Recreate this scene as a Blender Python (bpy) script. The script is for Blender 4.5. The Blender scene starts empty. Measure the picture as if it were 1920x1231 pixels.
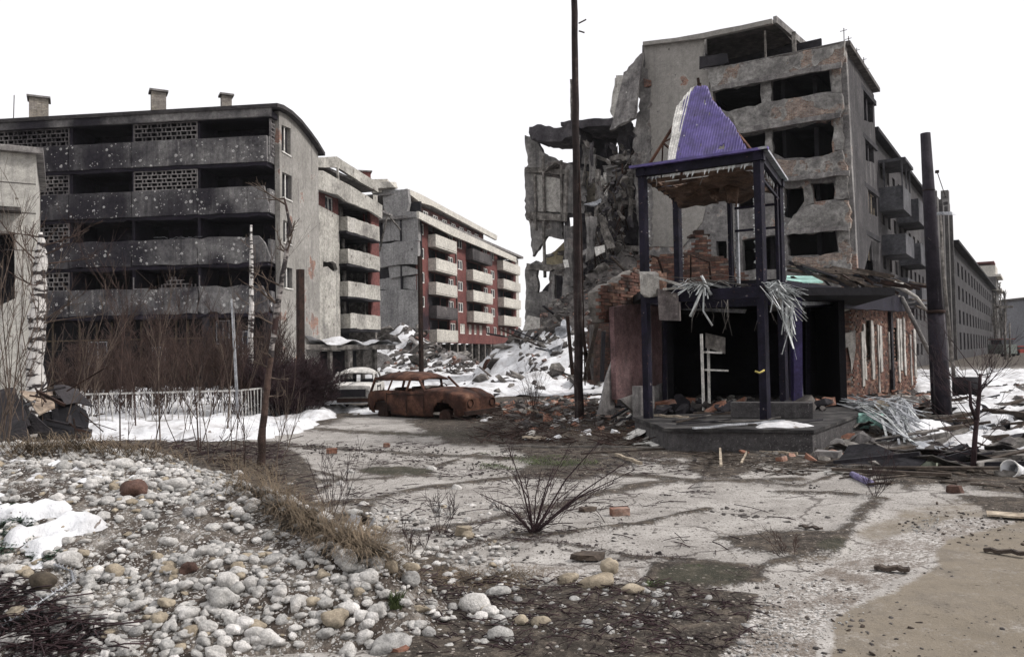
import bpy, bmesh, math, random
import numpy as np
from mathutils import Vector, Matrix, noise
from mathutils.geometry import tessellate_polygon
R = math.radians
sc = bpy.context.scene
COL = sc.collection
# ------------------------------------------------------------------ camera
FPX = 1500.0
CAMZ = 1.8
cam_d = bpy.data.cameras.new('camera'); cam = bpy.data.objects.new('camera', cam_d); COL.objects.link(cam)
cam_d.sensor_width = 36; cam_d.lens = FPX / 1920 * 36; cam_d.clip_start = 0.05; cam_d.clip_end = 3000
PITCH, ROLL = math.atan(46.5 / FPX), -0.018
CM = (Matrix.Rotation(R(90) + PITCH, 3, 'X') @ Matrix.Rotation(ROLL, 3, 'Z'))
cam.matrix_world = Matrix.Translation((0, 0, CAMZ)) @ CM.to_4x4()
sc.camera = cam
CX, CY, CZ = CM @ Vector((1, 0, 0)), CM @ Vector((0, 1, 0)), CM @ Vector((0, 0, -1))
# ------------------------------------------------------------------ world: bright overcast
w = bpy.data.worlds.new('World'); sc.world = w; w.use_nodes = True
nt = w.node_tree; nt.nodes.clear()
SUN_EL, SUN_AZ = R(44), R(96)           # azimuth clockwise from +Y
sky = nt.nodes.new('ShaderNodeTexSky'); sky.sky_type = 'NISHITA'; sky.sun_disc = False
sky.sun_elevation = SUN_EL; sky.sun_rotation = SUN_AZ; sky.dust_density = 4
b1 = nt.nodes.new('ShaderNodeBackground'); nt.links.new(sky.outputs[0], b1.inputs[0]); b1.inputs[1].default_value = 0.015
b2 = nt.nodes.new('ShaderNodeBackground'); b2.inputs[0].default_value = (1.0, 0.98, 0.985, 1); b2.inputs[1].default_value = 0.66   # cloud cover
ad = nt.nodes.new('ShaderNodeAddShader'); wo = nt.nodes.new('ShaderNodeOutputWorld')
nt.links.new(b1.outputs[0], ad.inputs[0]); nt.links.new(b2.outputs[0], ad.inputs[1]); nt.links.new(ad.outputs[0], wo.inputs[0])
sl = bpy.data.lights.new('sun', 'SUN'); sl.energy = 2.1; sl.angle = R(10); sl.color = (1, 0.965, 0.935)
so = bpy.data.objects.new('sun', sl); COL.objects.link(so); so.location = (30, -5, 40)
sd = Vector((math.sin(SUN_AZ) * math.cos(SUN_EL), math.cos(SUN_AZ) * math.cos(SUN_EL), math.sin(SUN_EL)))
so.rotation_euler = sd.to_track_quat('Z', 'Y').to_euler()
sc.view_settings.view_transform = 'Standard'; sc.view_settings.look = 'None'; sc.view_settings.exposure = 0.62; sc.view_settings.gamma = 1
sc.cycles.max_bounces = 5; sc.cycles.diffuse_bounces = 3
# ------------------------------------------------------------------ picture -> world helpers
def ray(px, py): return CZ + CX * ((px - 960) / FPX) - CY * ((py - 615.5) / FPX)
def G(px, py, z=0.0):
    d = ray(px, py); t = (z - CAMZ) / d.z
    return Vector((d.x * t, d.y * t, z))
def AT(px, py, Y):
    d = ray(px, py); t = Y / d.y
    return Vector((d.x * t, Y, CAMZ + d.z * t))
def XY(px, Y, py=660):
    p = AT(px, py, Y); return (p.x, p.y)
def proj(x, y, z):                       # numpy friendly
    dx, dy, dz = x, y, z - CAMZ
    cx = dx * CX.x + dy * CX.y + dz * CX.z; cy = dx * CY.x + dy * CY.y + dz * CY.z; cz = dx * CZ.x + dy * CZ.y + dz * CZ.z
    return 960 + FPX * cx / cz, 615.5 - FPX * cy / cz
def zoomer(ox, oy, s): return lambda pts: [(ox + x / s, oy + y / s) for x, y in pts]
Z1 = zoomer(0, 140, 2.198); Z2 = zoomer(560, 260, 2.798); Z3 = zoomer(960, 20, 2.279); Z4 = zoomer(1180, 20, 2.279)
Z5 = zoomer(1100, 460, 2.93); Z6 = zoomer(1500, 220, 1.8095); Z7 = zoomer(0, 400, 2.461); Z8 = zoomer(560, 560, 3.097)
ZP = zoomer(1160, 140, 2.932); ZR = zoomer(1640, 300, 3.079); ZA = zoomer(0, 820, 2.995); ZB = zoomer(500, 780, 2.73); ZC = zoomer(1150, 740, 2.4935)
class Fr:
    """a vertical plane from ground point A to B; u along, z up, w away from the camera"""
    def __init__(s, A, B):
        s.A = Vector((A[0], A[1], 0)); d = Vector((B[0] - A[0], B[1] - A[1], 0)); s.L = d.length; s.u = d.normalized()
        n = Vector((-s.u.y, s.u.x, 0))
        if n.dot(s.A + d * 0.5) < 0: n = -n
        s.n = n
    def p(s, u, z, w=0.0): return s.A + s.u * u + s.n * w + Vector((0, 0, z))
    def uz(s, px, py, w=0.0):
        d = ray(px, py); o = s.A + s.n * w
        t = (o - Vector((0, 0, 0))).dot(s.n) / d.dot(s.n)
        q = d * t
        return ((q - s.A).dot(s.u), CAMZ + q.z)
    def poly(s, pts, w=0.0): return [s.uz(x, y, w) for x, y in pts]
    def off(s, w):
        a = s.p(0, 0, w); b = s.p(s.L, 0, w); f = Fr((a.x, a.y), (b.x, b.y)); f.n = s.n; return f
def jag(pts, step=0.4, amp=0.08, rng=None, open_=False):
    rng = rng or random; out = []
    n = len(pts)
    for i in range(n):
        a = pts[i]; b = pts[(i + 1) % n]; L = math.hypot(b[0] - a[0], b[1] - a[1]); k = max(1, int(L / step))
        for j in range(k):
            t = (j + (rng.uniform(-.3, .3) if j else 0)) / k
            q = (a[0] + (b[0] - a[0]) * t, a[1] + (b[1] - a[1]) * t)
            out.append((q[0] + rng.uniform(-amp, amp), q[1] + rng.uniform(-amp, amp)))
    return out
def rect(u0, u1, z0, z1): return [(u0, z0), (u1, z0), (u1, z1), (u0, z1)]
WORLD = {}
class MB:
    def __init__(s): s.v = []; s.f = []; s.m = []; s.sm = []
    def add(s, vs, fs, mi=0, smooth=False):
        k = len(s.v); s.v += [tuple(x) for x in vs]
        for f in fs: s.f.append([i + k for i in f]); s.m.append(mi); s.sm.append(smooth)
    def box(s, c, size, rot=None, mi=0):
        c = Vector(c); h = [x / 2 for x in size]; M = rot or Matrix.Identity(3)
        vs = [c + M @ Vector((x * h[0], y * h[1], z * h[2])) for z in (-1, 1) for y in (-1, 1) for x in (-1, 1)]
        s.add(vs, [(0, 2, 3, 1), (4, 5, 7, 6), (0, 1, 5, 4), (2, 6, 7, 3), (0, 4, 6, 2), (1, 3, 7, 5)], mi)
    def fbox(s, F, u0, u1, z0, z1, w0, w1, mi=0):
        vs = [F.p(u, z, w) for z in (z0, z1) for w in (w0, w1) for u in (u0, u1)]
        s.add(vs, [(0, 2, 3, 1), (4, 5, 7, 6), (0, 1, 5, 4), (2, 6, 7, 3), (0, 4, 6, 2), (1, 3, 7, 5)], mi)
    def chunk(s, c, size, rot=None, mi=0, j=0.15, rng=random):
        c = Vector(c); h = [x / 2 for x in size]; M = rot or Matrix.Identity(3); vs = []
        for z in (-1, 1):
            for a in range(6):
                t = a / 6 * math.tau + rng.uniform(-.3, .3); r = rng.uniform(.8, 1.25)
                vs.append(c + M @ Vector((math.cos(t) * h[0] * r, math.sin(t) * h[1] * r, z * h[2] * rng.uniform(1 - j * 2, 1 + j))))
        fs = [(5, 4, 3, 2, 1, 0), (6, 7, 8, 9, 10, 11)] + [(a, (a + 1) % 6, 6 + (a + 1) % 6, 6 + a) for a in range(6)]
        s.add(vs, fs, mi)
    def prism(s, F, outer, holes=(), w0=0.0, w1=0.3, mi=0, side=None):
        loops = [list(outer)] + [list(h) for h in holes]
        tri = tessellate_polygon([[Vector((p[0], p[1], 0)) for p in l] for l in loops])
        flat = [p for l in loops for p in l]; n = len(flat)
        vs = [F.p(u, z, w0) for u, z in flat] + [F.p(u, z, w1) for u, z in flat]
        fs = [tuple(t) for t in tri] + [tuple(i + n for i in reversed(t)) for t in tri]
        k = 0; sf = []
        for l in loops:
            m = len(l)
            for i in range(m): a = k + i; b = k + (i + 1) % m; sf.append((a, b, b + n, a + n))
            k += m
        s.add(vs, fs, mi); 
        k0 = len(s.v) - 2 * n
        for f in sf: s.f.append([i + k0 for i in f]); s.m.append(mi if side is None else side); s.sm.append(False)
    def tube(s, pts, rad, n=6, mi=0, cap=True, smooth=True):
        pts = [Vector(p) for p in pts]
        if not hasattr(rad, '__len__'): rad = [rad] * len(pts)
        vs = []; fs = []; ref = Vector((0.31, 0.17, 0.93))
        for i, p in enumerate(pts):
            d = (pts[min(i + 1, len(pts) - 1)] - pts[max(i - 1, 0)])
            if d.length < 1e-6: d = Vector((0, 0, 1))
            d.normalize(); a = d.cross(ref)
            if a.length < .05: a = d.cross(Vector((1, 0, 0)))
            a.normalize(); b = d.cross(a)
            for k in range(n):
                t = k / n * math.tau; vs.append(p + (a * math.cos(t) + b * math.sin(t)) * rad[i])
        for i in range(len(pts) - 1):
            for k in range(n): fs.append((i * n + k, i * n + (k + 1) % n, (i + 1) * n + (k + 1) % n, (i + 1) * n + k))
        if cap and n > 2: fs.append(tuple(range(n - 1, -1, -1))); fs.append(tuple((len(pts) - 1) * n + k for k in range(n)))
        s.add(vs, fs, mi, smooth)
    def bar(s, a, b, w, h=None, mi=0, up=Vector((0, 0, 1))):
        a = Vector(a); b = Vector(b); h = h or w; d = (b - a); L = d.length; d = d.normalized() if L > 1e-6 else Vector((0, 0, 1))
        x = d.cross(up)
        if x.length < .02: x = d.cross(Vector((0.7, .7, 0)))
        x.normalize(); y = x.cross(d)
        M = Matrix((x, d, y)).transposed(); s.box((a + b) / 2, (w, L, h), M, mi)
    def sheet(s, F, poly, w0, w1, mi=0): s.prism(F, poly, (), w0, w1, mi)
    def rock(s, c, r, rot=None, sub=1, amp=0.15, seed=0, mi=0, flat=0.0):
        V, Fc = ICO[sub]; M = rot or Matrix.Identity(3); c = Vector(c); so_ = Vector((seed * 1.7, seed * .9, seed * 2.3)); vs = []
        for p in V:
            k = 1 + amp * noise.noise(p * 1.1 + so_) + amp * .5 * noise.noise(p * 2.6 + so_)
            vs.append(c + M @ Vector((p.x * r[0] * k, p.y * r[1] * k, p.z * r[2] * k)))
        s.add(vs, Fc, mi, True)
    def build(s, name, mats, parent=None, loc=None):
        me = bpy.data.meshes.new(name)
        if not s.v: s.v = [(0, 0, 0)]
        if parent is not None: o3 = WORLD[parent.name]
        elif loc is not None: o3 = Vector(loc)
        else:
            xs = [p[0] for p in s.v]; ys = [p[1] for p in s.v]; o3 = Vector(((min(xs) + max(xs)) / 2, (min(ys) + max(ys)) / 2, min(p[2] for p in s.v)))
        me.from_pydata([(x - o3.x, y - o3.y, z - o3.z) for x, y, z in s.v], [], s.f)
        if not isinstance(mats, (list, tuple)): mats = [mats]
        for m in mats: me.materials.append(m)
        if len(mats) > 1: me.polygons.foreach_set('material_index', s.m)
        me.polygons.foreach_set('use_smooth', s.sm); me.update()
        o = bpy.data.objects.new(name, me); COL.objects.link(o)
        if parent is not None: o.parent = parent; WORLD[o.name] = WORLD[parent.name]
        else: o.location = o3; WORLD[o.name] = o3
        return o
def _ico(sub):
    bm = bmesh.new(); bmesh.ops.create_icosphere(bm, subdivisions=sub, radius=1)
    r = ([v.co.copy() for v in bm.verts], [tuple(v.index for v in f.verts) for f in bm.faces]); bm.free(); return r
ICO = {0: _ico(1), 1: _ico(2), 2: _ico(3)}
def brickwork(F, poly, w, name, parent, mats, holes=(), bl=.25, bh=.078, seed=0, miss=.03, rough=.012, back=.3):
    """courses of real bricks inside an outline (u, z), on a mortar backing"""
    r = random.Random(seed); mb = MB(); mb.prism(F, poly, holes, w + .03, w + back, 0)
    P = np.array(poly); u0, z0 = P.min(0); u1, z1 = P.max(0); pl = [tuple(p) for p in poly]; row = 0; z = z0
    while z < z1:
        u = u0 - bl + (row % 2) * bl / 2
        while u < u1:
            c = (np.array([u + bl / 2]), np.array([z + bh / 2])); u += bl
            if not inside(c[0], c[1], pl)[0] or any(inside(c[0], c[1], h)[0] for h in holes) or r.random() < miss: continue
            o = r.uniform(-rough, rough); mb.fbox(F, u - bl + .006, u - .006, z + .005, z + bh - .006, w + o, w + .1, r.choice((1, 1, 2, 3)))
        z += bh; row += 1
    return mb.build(name, mats, parent)
def thing(name, loc, label, cat, group=None):
    o = bpy.data.objects.new(name, None); COL.objects.link(o); o.location = loc; o.empty_display_size = .3
    WORLD[o.name] = Vector(loc); return tag(o, label, cat, group)
def tag(o, label=None, cat=None, group=None, kind=None):
    if label: o['label'] = label
    if cat: o['category'] = cat
    if group: o['group'] = group
    if kind: o['kind'] = kind
    return o
def copy_tree(o, parent=None, **kw):
    c = o.copy(); COL.objects.link(c)
    if parent: c.parent = parent
    for ch in [x for x in o.children]: copy_tree(ch, c)
    return c
def rotz(a): return Matrix.Rotation(a, 3, 'Z')
def rnd_rot(rng, tilt=1.0): return Matrix.Rotation(rng.uniform(0, math.tau), 3, 'Z') @ Matrix.Rotation(rng.uniform(-tilt, tilt), 3, 'X') @ Matrix.Rotation(rng.uniform(-tilt, tilt), 3, 'Y')
# ------------------------------------------------------------------ materials
class N:
    def __init__(s, name):
        s.m = bpy.data.materials.new(name); s.m.use_nodes = True; s.t = s.m.node_tree; s.t.nodes.clear()
        s.out = s.n('ShaderNodeOutputMaterial'); s.b = s.n('ShaderNodeBsdfPrincipled'); s.l(s.b.outputs[0], s.out.inputs[0])
        s.b.inputs['Specular IOR Level'].default_value = .25
        s.pos = s.n('ShaderNodeNewGeometry').outputs['Position']
    def n(s, t, **k):
        x = s.t.nodes.new(t)
        for a, b in k.items(): setattr(x, a, b)
        return x
    def l(s, a, b): s.t.links.new(a, b)
    def set(s, node, idx, v):
        if hasattr(v, 'is_linked') or isinstance(v, bpy.types.NodeSocket): s.l(v, node.inputs[idx])
        else: node.inputs[idx].default_value = v
    def math(s, op, a, b=0.0, c=None, clamp=False):
        x = s.n('ShaderNodeMath', operation=op, use_clamp=clamp); s.set(x, 0, a); s.set(x, 1, b)
        if c is not None: s.set(x, 2, c)
        return x.outputs[0]
    def noise(s, scale, det=4, rough=.6, vec=None, dist=0.0):
        x = s.n('ShaderNodeTexNoise'); x.inputs['Scale'].default_value = scale; x.inputs['Detail'].default_value = det; x.inputs['Roughness'].default_value = rough
        x.inputs['Distortion'].default_value = dist; s.l(vec or s.pos, x.inputs['Vector']); return x.outputs[0]
    def mapv(s, sc_, vec=None):
        x = s.n('ShaderNodeMapping'); x.inputs['Scale'].default_value = sc_; s.l(vec or s.pos, x.inputs[0]); return x.outputs[0]
    def ramp(s, fac, stops, interp='LINEAR'):
        x = s.n('ShaderNodeValToRGB'); x.color_ramp.interpolation = interp; e = x.color_ramp.elements
        while len(e) < len(stops): e.new(0.5)
        for i, (p, c) in enumerate(stops): e[i].position = p; e[i].color = (c, c, c, 1) if not hasattr(c, '__len__') else (*c, 1)
        s.l(fac, x.inputs[0]); return x.outputs[0]
    def step(s, v, a, b): 
        x = s.n('ShaderNodeMapRange'); s.set(x, 0, v); x.inputs[1].default_value = a; x.inputs[2].default_value = b; return x.outputs[0]
    def mix(s, f, a, b, mode='MIX'):
        x = s.n('ShaderNodeMix', data_type='RGBA', blend_type=mode); s.set(x, 0, f)
        for i, v in ((6, a), (7, b)):
            if isinstance(v, bpy.types.NodeSocket): s.l(v, x.inputs[i])
            else: x.inputs[i].default_value = (*v, 1) if len(v) == 3 else v
        return x.outputs[2]
    def brick(s, u, c1, c2, mo, bw=.26, rh=.085, ms=.012):
        sx = s.n('ShaderNodeVectorMath', operation='DOT_PRODUCT'); s.l(s.pos, sx.inputs[0]); sx.inputs[1].default_value = (u[0], u[1], 0)
        sp = s.n('ShaderNodeSeparateXYZ'); s.l(s.pos, sp.inputs[0]); co = s.n('ShaderNodeCombineXYZ')
        dj = s.math('MULTIPLY', s.math('SUBTRACT', s.noise(3, 2), .5), .04)
        s.l(s.math('ADD', sx.outputs['Value'], dj), co.inputs[0]); s.l(s.math('ADD', sp.outputs[2], dj), co.inputs[1])
        b = s.n('ShaderNodeTexBrick'); s.l(co.outputs[0], b.inputs['Vector'])
        for k, v in (('Color1', c1), ('Color2', c2), ('Mortar', mo)): b.inputs[k].default_value = (*v, 1)
        b.inputs['Scale'].default_value = 1; b.inputs['Brick Width'].default_value = bw; b.inputs['Row Height'].default_value = rh; b.inputs['Mortar Size'].default_value = ms; b.inputs['Bias'].default_value = -.1
        return b.outputs[0], b.outputs[1]
def blobs_mask(m, blobs, ns=.6, na=.9):
    tot = None
    for (c, r) in blobs:
        d = m.n('ShaderNodeVectorMath', operation='DISTANCE'); m.l(m.pos, d.inputs[0]); d.inputs[1].default_value = tuple(c)
        f = m.step(d.outputs['Value'], r, r * .25)
        tot = f if tot is None else m.math('MAXIMUM', tot, f)
    nz = m.math('MULTIPLY', m.math('SUBTRACT', m.noise(ns, 5), .5), na * 2)
    return m.math('ADD', tot, m.math('MULTIPLY', nz, m.step(tot, 0, .35)), clamp=True)
def mat(name, stops, scale=1.0, det=6, rough=.9, bump=.4, bscale=14, spots=None, soot=None, streak=0, peel=None, metal=0, fine=.38, spec=.25, mid=.5):
    m = N(name); col = m.ramp(m.noise(scale, det, .62), stops)
    h = m.noise(bscale, 5, .65)
    if peel:                                  # (udir, threshold, noise scale, colours)
        bc, bf = m.brick(peel[0], *(peel[3] if len(peel) > 3 else ((.20, .085, .06), (.30, .15, .10), (.27, .25, .22))))
        pn = m.noise(peel[2], 6, .6); f = m.step(pn, peel[1], peel[1] + .02)
        bc = m.mix(m.math('MULTIPLY', m.step(m.noise(1.3, 4), .45, .6), .5), bc, (.16, .145, .14))
        rim = m.math('MULTIPLY', m.step(pn, peel[1] - .035, peel[1] - .005), .35)
        col = m.mix(rim, col, (.42, .40, .37)); col = m.mix(f, col, bc)
        h = m.math('SUBTRACT', h, m.math('MULTIPLY', f, 1.2)); h = m.math('SUBTRACT', h, m.math('MULTIPLY', m.math('MULTIPLY', bf, f), .6))
    if streak:
        st = m.noise(1.0, 4, .6, m.mapv((3.0, 3.0, .12))); col = m.mix(m.math('MULTIPLY', m.step(st, .5, .72), streak), col, m.mix(1, col, (.35, .34, .38), 'MULTIPLY'))
        st2 = m.noise(1.0, 4, .6, m.mapv((4.1, 4.1, .2))); col = m.mix(m.math('MULTIPLY', m.step(st2, .58, .75), streak * .5), col, (.45, .43, .41))
    if soot:                                  # (colour, blobs, noise scale, overall bias, noise threshold)
        f = m.step(m.noise(soot[2], 5, .6), soot[4], soot[4] + .22); f = m.math('MULTIPLY', f, soot[3])
        if soot[1]: f = m.math('MAXIMUM', f, m.math('MULTIPLY', blobs_mask(m, soot[1]), .93))
        col = m.mix(f, col, soot[0])
    if spots:                                 # list of (scale, size, colour, share)
        for (ss, sz, sc_, sh) in spots:
            v = m.n('ShaderNodeTexVoronoi'); v.inputs['Scale'].default_value = ss; 
            dn = m.n('ShaderNodeVectorMath', operation='ADD'); m.l(m.pos, dn.inputs[0]); nn = m.n('ShaderNodeTexNoise'); nn.inputs['Scale'].default_value = 9; m.l(m.pos, nn.inputs[0])
            sc2 = m.n('ShaderNodeVectorMath', operation='SCALE'); m.l(nn.outputs[1], sc2.inputs[0]); sc2.inputs['Scale'].default_value = .12; m.l(sc2.outputs[0], dn.inputs[1]); m.l(dn.outputs[0], v.inputs[0])
            sp = m.n('ShaderNodeSeparateColor'); m.l(v.outputs['Color'], sp.inputs[0])
            on = m.math('GREATER_THAN', m.math('ADD', sp.outputs[0], m.math('MULTIPLY', m.math('SUBTRACT', m.noise(.55, 3), .5), 3.0)), 1 - sh)
            szv = m.math('MULTIPLY', m.math('ADD', m.math('POWER', sp.outputs[1], 2.0), .3), sz * 1.15)
            f = m.math('MULTIPLY', m.math('LESS_THAN', v.outputs['Distance'], szv), on)
            core = m.math('MULTIPLY', f, m.math('LESS_THAN', v.outputs['Distance'], m.math('MULTIPLY', szv, .45)))
            col = m.mix(m.math('MULTIPLY', f, .85), col, sc_); col = m.mix(m.math('MULTIPLY', core, .6), col, (.1, .09, .09))
            h = m.math('SUBTRACT', h, m.math('MULTIPLY', f, .7))
    md_ = m.noise(bscale * .33, 5, .72); col = m.mix(1.0, col, m.ramp(md_, [(.28, 1 - mid), (.5, 1.0), (.72, 1 + mid)]), 'MULTIPLY')
    fn = m.noise(bscale * 2.2, 4, .7); col = m.mix(1.0, col, m.ramp(fn, [(.25, 1 - fine), (.75, 1 + fine)]), 'MULTIPLY')
    m.l(col, m.b.inputs['Base Color']); m.b.inputs['Roughness'].default_value = rough; m.b.inputs['Metallic'].default_value = metal; m.b.inputs['Specular IOR Level'].default_value = spec
    if bump:
        b = m.n('ShaderNodeBump'); b.inputs['Strength'].default_value = bump; b.inputs['Distance'].default_value = .04; m.l(h, b.inputs['Height']); m.l(b.outputs[0], m.b.inputs['Normal'])
    return m.m
SOOT = (.012, .010, .016)
PALE = (.55, .53, .50)
m_soot_shade = mat('soot', [(.3, (.003, .003, .004)), (.7, (.012, .011, .014))], .8, bump=.3)  # soot, its colour pushed near black to deepen the shade of interiors
m_soot_shade2 = mat('soot_shade_grey', [(.3, (.006, .006, .008)), (.6, (.025, .023, .027)), (.8, (.07, .066, .07))], .7, bump=.4)  # sooty grey, also darkened in colour to stand for shade inside recesses
m_conc = mat('concrete_grey', [(.3, (.085, .08, .08)), (.5, (.17, .16, .155)), (.7, (.26, .25, .24))], 1.4, spots=[(3, .10, PALE, .3)], streak=.5)
m_conc_l = mat('concrete_light', [(.3, (.26, .25, .23)), (.7, (.44, .42, .39))], .7, streak=.5, spots=[(2.2, .16, (.2, .18, .17), .3)])
m_rub = mat('rubble', [(.3, (.04, .037, .035)), (.5, (.12, .11, .10)), (.72, (.30, .28, .26))], 2.5, bump=.8, bscale=8)
m_rubd = mat('rubble_dark', [(.3, (.028, .025, .025)), (.55, (.08, .072, .068)), (.78, (.19, .175, .16))], 1.8, bump=.8, bscale=8)
m_wood = mat('wood_dark', [(.3, (.025, .02, .018)), (.7, (.09, .07, .055))], 6, bump=.4)
m_woodp = mat('wood_pale', [(.3, (.20, .16, .12)), (.7, (.42, .36, .28))], 6, bump=.3)
m_rust = mat('rust', [(.3, (.012, .007, .006)), (.48, (.05, .023, .016)), (.62, (.10, .048, .031)), (.76, (.19, .12, .085))], 2.2, rough=.95, bump=.3, fine=.4, spots=[(5, .1, (.02, .012, .01), .2)])
m_rustd = mat('rust_dark', [(.3, (.010, .007, .006)), (.7, (.038, .020, .015))], 3, rough=.95)
m_purple = mat('purple_paint', [(.3, (.07, .052, .185)), (.7, (.115, .09, .26))], 2.5, rough=.55, bump=.1, spots=[(4.5, .12, (.45, .44, .48), .55), (9, .1, (.04, .03, .05), .5)], soot=((.05, .042, .075), [], 2.2, .6, .5), spec=.4, fine=.15)
m_navy = mat('dark_purple_steel', [(.3, (.004, .0035, .008)), (.7, (.012, .010, .022))], 4, rough=.65, spots=[(9, .14, (.14, .12, .12), .3), (16, .16, (.07, .03, .02), .35)], spec=.15)
m_snow = mat('snow', [(.25, (.26, .25, .245)), (.40, (.46, .455, .46)), (.52, (.60, .605, .62)), (.75, (.70, .705, .72))], 1.6, rough=.8, bump=1.0, bscale=5, fine=.1, mid=.12, spots=[(5, .16, (.16, .13, .11), .4), (14, .16, (.12, .09, .07), .4)], soot=((.17, .145, .125), [], 1.3, .8, .60))
m_metal = mat('galvanised', [(.3, (.20, .21, .23)), (.7, (.42, .43, .45))], 5, rough=.5, metal=.3, spec=.5)
m_whitep = mat('white_paint', [(.3, (.5, .49, .46)), (.7, (.72, .70, .66))], 4, rough=.6, spots=[(9, .15, (.12, .06, .04), .2)])
m_glass = mat('glass_dark', [(.3, (.02, .022, .028)), (.7, (.05, .055, .065))], 2, rough=.15, bump=0, spec=.6)
m_brick_plain = lambda name, u, dark=1.0: mat(name, [(.3, (.2, .19, .18)), (.7, (.3, .28, .26))], .6, peel=(u, -.2, 1.0, ((.13 * dark, .055 * dark, .038 * dark), (.27 * dark, .135 * dark, .095 * dark), (.17 * dark, .15 * dark, .135 * dark))), bump=.9, mid=.6, soot=((.05, .045, .042), [], .8, .6, .5))
# ------------------------------------------------------------------ ground
def seg_d(X, Y, poly, closed=True):
    d = np.full(X.shape, 1e9); n = len(poly)
    for i in range(n if closed else n - 1):
        x0, y0 = poly[i]; x1, y1 = poly[(i + 1) % n]; dx, dy = x1 - x0, y1 - y0; L = dx * dx + dy * dy + 1e-9
        t = np.clip(((X - x0) * dx + (Y - y0) * dy) / L, 0, 1); d = np.minimum(d, np.hypot(X - x0 - t * dx, Y - y0 - t * dy))
    return d
def inside(X, Y, poly):
    c = np.zeros(X.shape, bool); n = len(poly)
    for i in range(n):
        x0, y0 = poly[i]; x1, y1 = poly[(i + 1) % n]
        if y0 == y1: continue
        c ^= ((y0 > Y) != (y1 > Y)) & (X < (x1 - x0) * (Y - y0) / (y1 - y0) + x0)
    return c
def soft(X, Y, poly, s):
    d = seg_d(X, Y, poly); return np.clip(.5 + np.where(inside(X, Y, poly), d, -d) / s, 0, 1)
def plan(pts): return [tuple(G(x, y)[:2]) for x, y in pts]
def vnoise(X, Y, s, seed=0, det=3):
    o = np.zeros(X.shape); f = X.ravel() * s + seed * 17.3; g = Y.ravel() * s - seed * 7.1
    return np.array([noise.fractal(Vector((a, b, seed * 3.3)), 1.0, 2.0, det) for a, b in zip(f, g)]).reshape(X.shape)
MOUND = [((-9, 10.6), (-3.9, 10.4), 1.3), ((-3.9, 10.4), (-2.5, 9.3), 1.0), ((-2.5, 9.3), (-1.35, 7.3), 1.15), ((-1.35, 7.3), (-.35, 6.1), 1.7), ((-.35, 6.1), (-.5, 5.0), 2.0), ((-.5, 5.0), (-2.2, 4.65), 2.5), ((-2.2, 4.65), (-9, 4.3), 3.0)]
def mound_h(X, Y):
    h = np.full(X.shape, 1.0)
    for (a, b, s) in MOUND:
        dx, dy = b[0] - a[0], b[1] - a[1]; L = math.hypot(dx, dy); d = ((X - a[0]) * dy - (Y - a[1]) * dx) / L
        t = np.clip(d / s, 0, 1); f = 1 - (1 - t) ** 2; h = np.minimum(h, f) 
    return .86 * h
# big rubble heaps: (x, y, radius, height)
HEAPS = [(7.6, 50.2, 10.5, 8.0), (3.9, 48.5, 5.5, 4.6), (5.0, 46, 7.0, 3.8), (2.0, 38.5, 6.0, .9), (5.5, 36, 4.5, 1.2), (8.8, 44, 6.5, 4.8), (6.2, 29, 3.5, .8)]
HEAPS2 = [(-12.2, 89, 7, 5.6), (-9, 82, 8, 2.3), (-5, 76, 7, 1.0)]
def heap_h(X, Y, heaps):
    h = np.zeros(X.shape)
    for (x, y, r, k) in heaps:
        d = np.hypot(X - x, Y - y) / r; h = np.maximum(h, k * np.clip(1 - d, 0, 1) ** .9)
    return h
az = np.concatenate([np.linspace(-math.pi, -.75, 14)[:-1], np.linspace(-.75, .75, 430), np.linspace(.75, math.pi, 14)[1:]])
rr = np.concatenate([[0.4, 1.5, 2.6], np.geomspace(3.4, 60, 330), np.geomspace(62, 2500, 30)])
A_, R_ = np.meshgrid(az, rr); GX = np.sin(A_) * R_; GY = np.cos(A_) * R_
ok = GY > 1.0
PX, PY = proj(GX, np.where(ok, GY, 1.0), 0.0); PX = np.where(ok, PX, -5000); PY = np.where(ok, PY, 3000)
mx = lambda *a: np.maximum.reduce(a)
def band(pts, wpx): return np.clip(1.0 - seg_d(PX, PY * 3, [(x, y * 3) for x, y in pts], False) / (wpx * 2), 0, 1)
def ell(cx, cy, a, b): return [(cx + math.cos(t) * a, cy + math.sin(t) * b) for t in np.linspace(0, math.tau, 20)[:-1]]
cracks = [([(470, 838), (600, 836), (760, 850), (940, 858), (1200, 862), (1420, 880)], 9), ([(560, 948), (700, 938), (800, 918), (960, 896), (1100, 884), (1300, 905), (1500, 900)], 13), ([(640, 1010), (760, 1000), (880, 985), (990, 962), (1130, 928), (1260, 905)], 16),
          ([(780, 1050), (900, 1020), (960, 1005), (1060, 1000), (1200, 985), (1330, 955)], 10), ([(960, 1010), (1080, 1022), (1190, 1046), (1300, 1050)], 7), ([(520, 800), (700, 812), (900, 820), (1000, 835)], 11),
          ([(1640, 940), (1600, 985), (1540, 1030), (1400, 1075), (1300, 1100)], 16), ([(1460, 925), (1560, 925), (1660, 935)], 10), ([(1380, 905), (1500, 912), (1600, 880)], 6), ([(600, 905), (740, 900), (830, 870), (900, 850)], 6), ([(560, 880), (640, 900), (560, 948)], 8)]
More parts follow.
